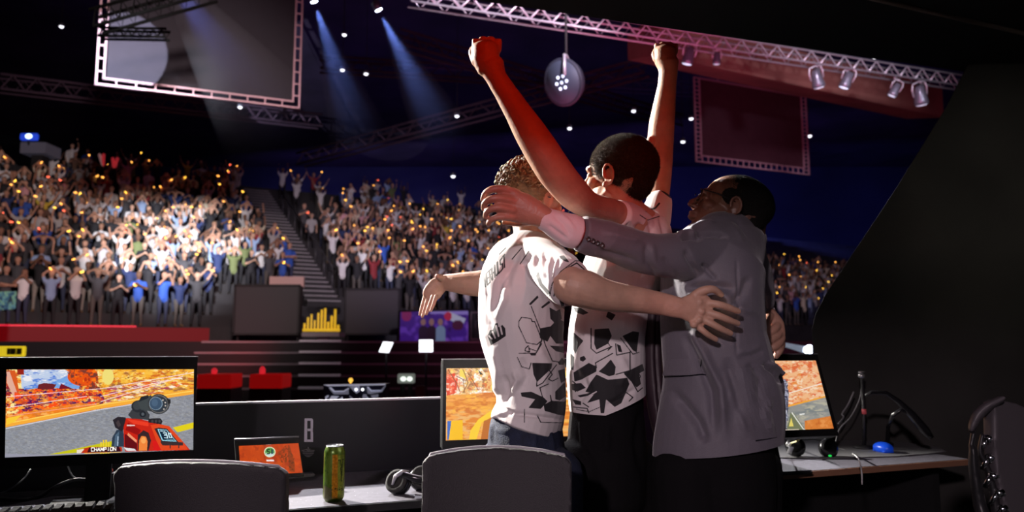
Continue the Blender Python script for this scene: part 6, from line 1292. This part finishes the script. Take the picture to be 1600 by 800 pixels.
# ---- chairs
fab = mat('chair_charcoal', (.030, .026, .031), .6, bump=.25, bscale=500, sheen=.3); plast = mat('chair_plastic', (.02, .02, .022), .4)
def office_chair(xc, Y, w, ztop, yaw, label, face, rise):
    o = empty('office_chair', (xc, Y, 0), label, 'chair', 'office chairs at the desk'); Mr = rotz(yaw); C0 = Vector((xc, Y, 0)); q = lambda x, y, z: C0 + Mr @ Vector((x, y, z))
    nx, nz = 24, 20; h = .52; th = .035; V = []; n1 = nx + 1
    for side in (0, 1):
        for j in range(nz + 1):
            for i in range(nx + 1):
                u = i / nx * 2 - 1; v = j / nz; wid = w / 2 * (1 - .05 * v - .0 * v); top = ztop + rise * (1 - u * u) - rise
                r_ = max(0, abs(u) - .93) / .07; x = wid * u; z = top - v * h; z -= .012 * r_ * r_ if v < .5 else -.012 * r_ * r_
                y = face * (.035 * (1 - u * u) - .02 * math.sin(v * 3.1)) + side * th; V.append(q(x, y, z))
    F_ = []; N = n1 * (nz + 1)
    for j in range(nz):
        for i in range(nx): a = j * n1 + i; F_.append((a, a + 1, a + n1 + 1, a + n1)); F_.append((N + a, N + a + n1, N + a + n1 + 1, N + a + 1))
    rim = list(range(n1)) + [k * n1 + nx for k in range(1, nz + 1)] + [nz * n1 + i for i in range(nx - 1, -1, -1)] + [k * n1 for k in range(nz - 1, 0, -1)]
    for k in range(len(rim)): a, b = rim[k], rim[(k + 1) % len(rim)]; F_.append((a, b, N + b, N + a))
    mb = MB(); mb.add(V, F_, 0, True); bk = fuse('backrest', mb, .006, fab, o, 6)
    mb = MB(); mb.tube([q(-w / 2 + .012, th / 2, ztop - rise - .012)] + [q(w / 2 * u, face * .035 * (1 - u * u) + th / 2, ztop - rise + rise * (1 - u * u) + .001) for u in (-.9, -.6, -.3, 0, .3, .6, .9)] + [q(w / 2 - .012, th / 2, ztop - rise - .012)], .004, 8); mb.build('rim_highlight', mat('rim_highlight_pale', (.42, .40, .44), .5), bk)  # bright back-lit rim put into a pale tube along the top edge
    sy = .26 * (-face); mb = MB(); mb.box(q(0, sy, .47), (w * 1.05, .46, .08), Mr, 0, .03); mb.build('seat', fab, o)
    mb = MB(); mb.tube([q(0, th / 2 + face * .05, ztop - h + .12), q(0, th / 2 + face * .06, .5), q(0, sy * .4, .42), q(0, sy, .42)], .022, 10); mb.build('back_support', plast, o)
    mb = MB(); mb.tube([q(0, sy, .42), q(0, sy, .1)], .025, 12); mb.build('gas_column', plast, o)
    for k in range(5):
        a = k * 2 * math.pi / 5 + .3; e = Vector((math.cos(a) * .27, math.sin(a) * .27, 0)); mb = MB(); mb.tube([q(0, sy, .11), q(e.x, sy + e.y, .075)], [.025, .016], 8); mb.build('leg', plast, o)
        mb = MB(); mb.lathe(q(e.x, sy + e.y, .03), [(.012, -.018), (.03, -.016), (.03, .016), (.012, .018)], 16, M=Mr @ Matrix.Rotation(a, 3, 'Z') @ Matrix.Rotation(R(90), 3, 'X')); mb.build('caster', plast, o)
    return o, bvh_dummy
bvh_dummy = None
xz = W(311, 719, 1.93); office_chair(xz.x, 1.93, .434, xz.z, R(-3), 'charcoal chair back before the tablet, left of the drink can', -1, .020)
xz = W(776, 703, 1.84); office_chair(xz.x, 1.84, .352, xz.z, R(-2), 'charcoal chair back in front of the blue jeans, right of the headset', 1, .018)
# ergonomic chair cut by the right edge
o = empty('ergonomic_chair', W(1640, 799, 1.95) * 1.0, 'tall black ergonomic chair with chrome bolts, cut off by the right edge', 'chair'); o.location.z = 0
ge = zq((1490, 600), 4.0); ex = mat('chair_shell', (.10, .09, .10), .45, bump=.1, bscale=400)
def e_(x, y, Y): p = ge((x, y))[0]; return W(p[0], p[1], Y)
mb = MB(); loft(mb, [(*e_(270, 110, 1.94), .010, .05), (*e_(200, 150, 1.94), .012, .05), (*e_(150, 200, 1.94), .013, .045), (*e_(120, 260, 1.94), .010, .04), (*e_(110, 295, 1.94), .006, .035)], 4, 16); fuse('head_frame', mb, .004, ex, o)
mb = MB(); loft(mb, [(*e_(125, 310, 1.93), .007, .02), (*e_(108, 395, 1.93), .006, .02)], 3, 12); loft(mb, [(*e_(122, 400, 1.93), .009, .03), (*e_(125, 500, 1.93), .012, .03), (*e_(140, 620, 1.93), .013, .03), (*e_(165, 760, 1.93), .015, .03), (*e_(185, 860, 1.92), .016, .03), (*e_(190, 1300, 1.90), .016, .03)], 4, 14); fuse('side_frame', mb, .004, plast, o)
mb = MB(); P = [ge((255, 120))[0], ge((290, 100))[0], ge((400, 120))[0], (1612, 640), (1660, 690), (1668, 800), (1665, 950), (1575, 950), ge((330, 800))[0], ge((275, 560))[0], ge((258, 400))[0], ge((256, 200))[0]]
mb.prism([W(x, y, 1.92 + (x - 1555) * .0012) for x, y in P], Vector((.0, .05, 0))); fuse('back_shell', mb, .006, ex, o, 6)
mb = MB(); loft(mb, [(*e_(180, 320, 1.96), .005, .02), (*e_(165, 420, 1.96), .006, .02), (*e_(200, 500, 1.96), .008, .02), (*e_(240, 620, 1.96), .010, .02), (*e_(265, 800, 1.96), .011, .02)], 4, 12); mb.build('inner_frame', plast, o)
chm = mat('chrome', (.8, .8, .82), .12, metal=1.0)
for (x, y) in ((228, 342), (238, 460), (255, 572), (292, 680), (312, 780)):
    p = e_(x, y, 1.94); mb = MB(); mb.lathe(p, [(.006, -.012), (.011, -.010), (.011, .006), (.007, .009)], 16, M=Matrix.Rotation(R(75), 3, 'Y')); mb.tube([p + Vector((-.02, .01, -.03)), p + Vector((-.008, 0, 0))], .006, 8); mb.build('bolt', chm, o)
bs = Vector((o.location.x + .10, 1.98, 0)); mb = MB(); mb.box(bs + Vector((.0, -.30, .46)), (.48, .46, .08), None, 0, .03); mb.build('seat', plast, o)
mb = MB(); mb.tube([bs + Vector((0, -.28, .42)), bs + Vector((0, -.28, .09))], .028, 12); mb.tube([bs + Vector((0, -.25, .40)), bs + Vector((0, .04, .44)), bs + Vector((-.03, .0, .62))], .025, 10); mb.build('column', plast, o)
for k in range(5):
    a = k * 2 * math.pi / 5 + .5; mb = MB(); c_ = bs + Vector((0, -.28, .1)); e = c_ + Vector((math.cos(a) * .30, math.sin(a) * .30, -.045)); mb.tube([c_, e], [.026, .016], 8); mb.build('leg', plast, o)
    mb = MB(); mb.lathe(e - Vector((0, 0, .025)), [(.012, -.018), (.03, -.016), (.03, .016), (.012, .018)], 16, M=Matrix.Rotation(a, 3, 'Z') @ Matrix.Rotation(R(90), 3, 'X')); mb.build('caster', plast, o)
# ------------------------------------------------------------------ the audience
def obj_color_mat(name, mode):
    m = bpy.data.materials.new(name); m.use_nodes = True; nt = m.node_tree; b = nt.nodes['Principled BSDF']; b.inputs['Roughness'].default_value = .8
    oi = nt.nodes.new('ShaderNodeObjectInfo')
    if mode == 'color': nt.links.new(oi.outputs['Color'], b.inputs['Base Color'])
    else:
        cr = nt.nodes.new('ShaderNodeValToRGB'); cr.color_ramp.interpolation = 'CONSTANT'
        for i, (p, c) in enumerate(mode):
            e = cr.color_ramp.elements[i] if i < 2 else cr.color_ramp.elements.new(p); e.position = p; e.color = (*c, 1)
        nt.links.new(oi.outputs['Random'], cr.inputs[0]); nt.links.new(cr.outputs[0], b.inputs['Base Color'])
    return m
sm_ = obj_color_mat('spectator_skin', [(0, (.62, .38, .27)), (.45, (.50, .28, .19)), (.75, (.32, .17, .11)), (.9, (.16, .08, .05))])
tm_ = obj_color_mat('spectator_top', 'color'); bm_ = obj_color_mat('spectator_trousers', [(0, (.02, .02, .025)), (.5, (.04, .05, .10)), (.8, (.12, .11, .10)), (.93, (.3, .28, .25))])
hm_ = obj_color_mat('spectator_hair', [(0, (.02, .015, .01)), (.5, (.06, .035, .02)), (.8, (.22, .14, .07))])
amber = mat('wristband_amber', (1, .6, .15), .4, emit=5, ec=(1, .42, .07)); gold = mat('wristband_gold', (1, .7, .1), .4, emit=5, ec=(1, .55, .06)); redb = mat('wristband_red', (1, .2, .1), .4, emit=4, ec=(1, .14, .07))
POSES = {  # (elbow, hand) right / left in the person's own frame, facing -y
 'both arms raised': (((.26, -.02, 1.62), (.24, -.04, 1.90)), ((-.26, -.02, 1.62), (-.22, -.04, 1.90)), 0),
 'arms thrown wide overhead': (((.34, 0, 1.58), (.46, -.03, 1.84)), ((-.34, 0, 1.58), (-.46, -.03, 1.84)), .04),
 'clapping overhead': (((.25, -.06, 1.60), (.05, -.14, 1.80)), ((-.25, -.06, 1.60), (-.05, -.14, 1.80)), 0),
 'one arm raised': (((.27, -.02, 1.62), (.22, -.08, 1.90)), ((-.27, .0, 1.14), (-.20, -.14, .95)), .03),
 'clapping at chest height': (((.27, -.10, 1.18), (.04, -.30, 1.32)), ((-.27, -.10, 1.18), (-.04, -.30, 1.32)), 0),
 'hands held to the mouth': (((.24, -.16, 1.30), (.05, -.18, 1.50)), ((-.24, -.16, 1.30), (-.05, -.18, 1.50)), 0),
 'holding up a phone': (((.22, -.18, 1.34), (.08, -.30, 1.60)), ((-.22, -.18, 1.34), (-.04, -.30, 1.58)), 0),
 'hands on the head': (((.30, 0, 1.66), (.08, .0, 1.74)), ((-.30, 0, 1.66), (-.08, .0, 1.74)), 0),
 'arms hanging down': (((.25, .0, 1.14), (.25, -.06, .88)), ((-.25, .0, 1.14), (-.25, -.06, .88)), 0),
 'arms folded': (((.26, -.08, 1.16), (-.08, -.20, 1.20)), ((-.26, -.08, 1.16), (.08, -.22, 1.16)), 0),
}
def figure_mesh(name, pose, vox, lean, stride):
    (e1, h1), (e2, h2), tw = POSES[pose]; segs = []  # (a,b,ra,rb,tag)
    S = lambda a, b, ra, rb, t: segs.append((Vector(a), Vector(b), ra, rb, t))
    for s, k in ((1, stride), (-1, -stride)):
        S((.10 * s, 0, .90), (.11 * s, -.02 + k, .49), .095, .062, 2); S((.11 * s, -.02 + k, .49), (.12 * s, .02 + k, .09), .058, .042, 2); S((.12 * s, .02 + k, .05), (.13 * s, -.13 + k, .04), .045, .038, 3)
    S((0, 0, .92), (0, lean * .3, 1.12), .155, .145, 1); S((0, lean * .3, 1.12), (0, lean, 1.34), .150, .165, 1); S((-.13, lean, 1.38), (.13, lean, 1.38), .075, .075, 1)
    S((0, lean, 1.42), (0, lean - .01, 1.52), .055, .052, 0); S((0, lean - .02, 1.60), (0, lean - .02, 1.66), .082, .095, 0); S((0, lean + .015, 1.66), (0, lean + .01, 1.70), .094, .090, 3); S((0, lean - .10, 1.60), (0, lean - .11, 1.585), .02, .02, 0)
    for (e, h, s) in ((e1, h1, 1), (e2, h2, -1)):
        sh_ = Vector((.185 * s, lean, 1.39)); e = Vector(e) + Vector((0, lean, 0)); h = Vector(h) + Vector((0, lean, 0)); m = sh_.lerp(e, .6)
        S(sh_, m, .062, .056, 1); S(m, e, .046, .042, 0); S(e, h, .042, .034, 0); d = (h - e).normalized(); S(h, h + d * .09, .045, .036, 0)
    mb = MB()
    for (a, b, ra, rb, t) in segs:
        d = (b - a).normalized(); f = .78 if t == 1 and ra > .1 else 1.0
        loft(mb, [(*a, ra, ra * f), (*b, rb, rb * f)], 2, 12, (0, 1, 0.01), (.9, .9))
    o = fuse(name, mb, vox, [sm_, tm_, bm_, hm_], None, 1); me = o.data; bpy.data.objects.remove(o)
    ce = np.array([p.center[:] for p in me.polygons]); best = np.full(len(ce), 9.0); tg = np.zeros(len(ce), np.int32)
    for (a, b, ra, rb, t) in segs:
        d, tt = seg_dist(ce, np.array(a), np.array(b)); d = d / (ra + (rb - ra) * tt); u = d < best; best[u] = d[u]; tg[u] = t
    me.polygons.foreach_set('material_index', tg); me.update()
    return me, Vector(h1) + Vector((0, lean, 0)), (Vector(h1) - Vector(e1)).normalized()
VAR = []
for i, p in enumerate(POSES):
    VAR.append((p, figure_mesh('spectator_body', p, .030, (-.03, .03)[i % 2], (.03, -.04)[i % 2])))
LOW = [(p, figure_mesh('spectator_low', p, .052, 0, .02)) for p in POSES]
bandm = []
for m in (amber, gold, redb):
    mb = MB(); mb.tube([(.040 * math.cos(a), .040 * math.sin(a), 0) for a in np.linspace(0, 2 * math.pi, 11)[:-1]], .017, 6, closed=True); me = mb.mesh('wristband'); me.materials.append(m); bandm.append(me)
COLS = [('white', (.80, .80, .82), 30), ('pale grey', (.50, .49, .50), 12), ('black', (.02, .02, .025), 26), ('charcoal', (.07, .07, .08), 12), ('navy', (.03, .05, .16), 8), ('light blue', (.34, .48, .75), 5), ('cream', (.75, .68, .52), 7), ('brown', (.18, .10, .07), 6), ('dark red', (.28, .03, .04), 4), ('pink', (.70, .38, .42), 4), ('olive green', (.16, .20, .08), 3), ('blue', (.04, .12, .55), 4), ('yellow', (.75, .6, .08), 1.2)]
cw_ = [c[2] for c in COLS]; CD = {c[0]: c[1] for c in COLS}
rng = random.Random(11); seats = []
yaw0 = math.atan2(.5, .865)
for r in range(18):
    t = -14 + (r % 2) * .3
    while t < 56:
        t += rng.uniform(.56, .68)
        tt = t + rng.uniform(-.08, .08)
        if 10.95 < tt < 12.75 or 24.4 < tt < 26.0 or 39 < tt < 40.2: continue
        rmax = 17 if tt < 26 else (14 if tt < 31 else 8)
        if r > rmax: continue
        if r < 3 and 7.6 < tt < 14.4: continue        # the black panels and doorway
        if r < 1 and tt > 7.6: continue
        foot = T(tt, (r + .45) * RUN, 1.8 + r * RISE + .0); hd = foot + Vector((0, 0, 1.5)); q = px1(hd)
        if not (-45 < q[0] < 1325): continue
        if 795 < q[0] < 1165 and rng.random() < .65: continue
        if r >= 13 and rng.random() < .25 + .1 * (r - 13): continue
        if 380 < q[0] < 520 and r > 9 and rng.random() < .55: continue
        if r > 4 and rng.random() < .06: continue
        if 20 < q[0] < 82 and q[1] < 262: continue
        seats.append([foot, q, r, tt])
vis = [s for s in seats if q is not None and (-8 < s[1][0] < 745 or 1192 < s[1][0] < 1300)]
for s in vis: s.append(math.dist(CAM, s[0]))
vis.sort(key=lambda s: s[4]); near = vis[:299]; nearid = {id(s) for s in near}; rest = [s for s in seats if id(s) not in nearid]
WANT = [((205, 322), 'white', 'arms hanging down'), ((170, 330), 'light blue', 'both arms raised'), ((357, 395), 'olive green', 'clapping overhead'), ((437, 345), 'blue', 'hands held to the mouth'), ((262, 372), 'dark red', 'clapping at chest height'), ((432, 405), 'blue', 'clapping at chest height'), ((450, 408), 'blue', 'arms folded'), ((468, 405), 'blue', 'holding up a phone'),
        ((95, 440), 'light blue', 'clapping overhead'), ((150, 440), 'charcoal', 'hands on the head'), ((182, 460), 'black', 'clapping at chest height'), ((212, 440), 'blue', 'clapping at chest height'), ((240, 440), 'blue', 'holding up a phone'), ((408, 375), 'light blue', 'both arms raised'), ((165, 375), 'black', 'one arm raised'), ((38, 435), 'white', 'hands held to the mouth'), ((120, 385), 'white', 'one arm raised'),
        ((283, 375), 'white', 'clapping overhead'), ((322, 420), 'navy', 'hands held to the mouth'), ((370, 350), 'cream', 'clapping at chest height'), ((695, 335), 'yellow', 'both arms raised'), ((1245, 470), 'blue', 'arms folded'), ((565, 375), 'dark red', 'both arms raised'), ((612, 380), 'olive green', 'both arms raised')]
for (x, y), c, p in WANT:
    b = min(near, key=lambda s: (s[1][0] - x) ** 2 + (s[1][1] - y) ** 2 + (1e6 if len(s) > 5 else 0)); b += [c, p]
rows = {}
for s in near: rows.setdefault(s[2], []).append(s)
def ordn(n):
    a = ['', 'first', 'second', 'third', 'fourth', 'fifth', 'sixth', 'seventh', 'eighth', 'ninth', 'tenth', 'eleventh', 'twelfth', 'thirteenth', 'fourteenth', 'fifteenth', 'sixteenth', 'seventeenth', 'eighteenth', 'nineteenth']
    if n < 20: return a[n]
    t_ = {2: 'twenty', 3: 'thirty', 4: 'forty', 5: 'fifty', 6: 'sixty'}[n // 10]; return (t_[:-1] + 'ieth') if n % 10 == 0 else t_ + '-' + a[n % 10]
brief = {'both arms raised': 'with both arms raised', 'arms thrown wide overhead': 'with arms thrown wide', 'clapping overhead': 'clapping overhead', 'one arm raised': 'with one arm raised', 'clapping at chest height': 'clapping', 'hands held to the mouth': 'with hands at the mouth', 'holding up a phone': 'with hands held up', 'hands on the head': 'with hands on the head', 'arms hanging down': 'standing still', 'arms folded': 'with folded arms'}
PN = list(POSES); PW = [14, 10, 16, 12, 16, 9, 9, 4, 6, 4]
for r in sorted(rows):
    for k, s in enumerate(sorted(rows[r], key=lambda s: s[1][0])):
        cn = s[5] if len(s) > 5 else rng.choices([c[0] for c in COLS], cw_)[0]; pn = s[6] if len(s) > 5 else rng.choices(PN, PW)[0]
        if r == 0 and len(s) <= 5: cn = rng.choice(['white', 'black', 'charcoal', 'navy', 'pale grey'])
        me, hand, hd = VAR[PN.index(pn)][1]; o = bpy.data.objects.new('person', me); col.objects.link(o); o.location = s[0]; sc_ = rng.uniform(.93, 1.06); mir = rng.choice((1, -1))
        o.scale = (sc_ * mir, sc_, sc_); o.rotation_euler = (0, 0, yaw0 + rng.uniform(-.35, .35)); c = CD[cn]; f = rng.uniform(.8, 1.15); o.color = (min(1, c[0] * f), min(1, c[1] * f), min(1, c[2] * f), 1)
        tag(o, 'spectator in %s top %s, %s from left in %s row' % (cn, brief[pn], ordn(k + 1), ordn(r + 1)), 'person', 'spectators in the seating block')
        if rng.random() < .48:
            w_ = bpy.data.objects.new('wristband', bandm[rng.choices((0, 1, 2), (6, 4, 1))[0]]); col.objects.link(w_); w_.parent = o; w_.location = hand - hd * .02; w_.rotation_euler = hd.to_track_quat('Z', 'Y').to_euler(); w_.scale = (1.0, 1.0, 1.0)
# everyone further back as one mass
def flat_arrays(me):
    n = len(me.vertices); co = co_of(me); k = len(me.polygons); ls = np.empty(k, np.int32); lt = np.empty(k, np.int32); me.polygons.foreach_get('loop_start', ls); me.polygons.foreach_get('loop_total', lt)
    lv = np.empty(len(me.loops), np.int32); me.loops.foreach_get('vertex_index', lv); mi = np.empty(k, np.int32); me.polygons.foreach_get('material_index', mi)
    f = [lv[a:a + b] for a, b in zip(ls, lt)]; q = np.array([x for x in f if len(x) == 4]); qm = np.array([m for x, m in zip(f, mi) if len(x) == 4]); return co, q, qm, mi
LA = [flat_arrays(l[1][0]) for l in LOW]
VV = []; QQ = []; CC = []; off = 0; BV = []; 
SK = [(.62, .38, .27), (.50, .28, .19), (.32, .17, .11), (.16, .08, .05)]; TR = [(.02, .02, .025), (.04, .05, .10), (.12, .11, .10)]; HR = [(.02, .015, .01), (.06, .035, .02), (.2, .13, .07)]
glow = [MB(), MB(), MB()]
for s in rest:
    pn = rng.choices(PN, PW)[0]; i = PN.index(pn); co, q, qm, _ = LA[i]; a = yaw0 + rng.uniform(-.35, .35); sc_ = rng.uniform(.93, 1.06); ca, sa = math.cos(a), math.sin(a); mir = rng.choice((1, -1))
    x = co[:, 0] * mir * sc_; y = co[:, 1] * sc_; V = np.stack([x * ca - y * sa + s[0].x, x * sa + y * ca + s[0].y, co[:, 2] * sc_ + s[0].z], 1)
    cn = rng.choices([c[0] for c in COLS], cw_)[0]; pal = np.array([rng.choice(SK), CD[cn], rng.choice(TR), rng.choice(HR)])
    vc = np.zeros((len(co), 3)); vc[q.ravel()] = pal[np.repeat(qm, 4)]; VV.append(V); QQ.append(q[:, ::-1] + off if mir < 0 else q + off); CC.append(vc); off += len(co)
    if rng.random() < .34:
        h = LOW[i][1][1]; hx = h.x * mir * sc_; hy = h.y * sc_; glow[rng.choices((0, 1, 2), (6, 4, 1))[0]].ell((hx * ca - hy * sa + s[0].x, hx * sa + hy * ca + s[0].y, h.z * sc_ + s[0].z), .034, .034, .034, n=8, m=6)
me = bpy.data.meshes.new('crowd'); V = np.concatenate(VV); Q = np.concatenate(QQ)
me.vertices.add(len(V)); me.vertices.foreach_set('co', V.astype(np.float32).ravel()); me.loops.add(len(Q) * 4); me.loops.foreach_set('vertex_index', Q.astype(np.int32).ravel()); me.polygons.add(len(Q)); me.polygons.foreach_set('loop_start', np.arange(len(Q), dtype=np.int32) * 4); me.polygons.foreach_set('use_smooth', np.ones(len(Q), bool)); me.update(calc_edges=True)
paint(me, np.concatenate(CC)); me.materials.append(color_attr_mat('crowd_cloth_and_skin', 'paint', rough=.8)); crowd = link('crowd', me)
tag(crowd, 'the many spectators further back and far right behind the counted ones', 'crowd', None, 'stuff')
for g, m, nm in zip(glow, (amber, gold, redb), 'abc'): g.build('wristband', m, crowd, fix=False)['kind'] = 'stuff'
# red inflatable sticks held up in the upper rows
stm = mat('stick_red', (.75, .03, .05), .4, emit=.22, ec=(1, .06, .08)); stw = mat('stick_white_red', (.85, .6, .6), .4, emit=.12, ec=(1, .5, .5))
for (a, b, m, lab) in (((155, 240), (161, 259), stw, 'pale red stick, left one of the left pair held over the crowd'), ((162, 240), (161, 259), stm, 'red stick, right one of the left pair held over the crowd'), ((176, 246), (178, 262), stm, 'red stick, left one of the right pair held over the crowd'), ((184, 246), (179, 262), stm, 'red stick, right one of the right pair held over the crowd'), ((17, 372), (22, 395), stm, 'red stick held near the far left edge, mid height of the crowd')):
    Y = 30.5 if a[1] < 300 else 26; mb = MB(); p = W(*a, Y); q = W(*b, Y); mb.tube([p, p.lerp(q, .1), p.lerp(q, .9), q], [.03, .06, .06, .03], 10); tag(mb.build('inflatable_stick', m), lab, 'inflatable stick', 'red sticks')
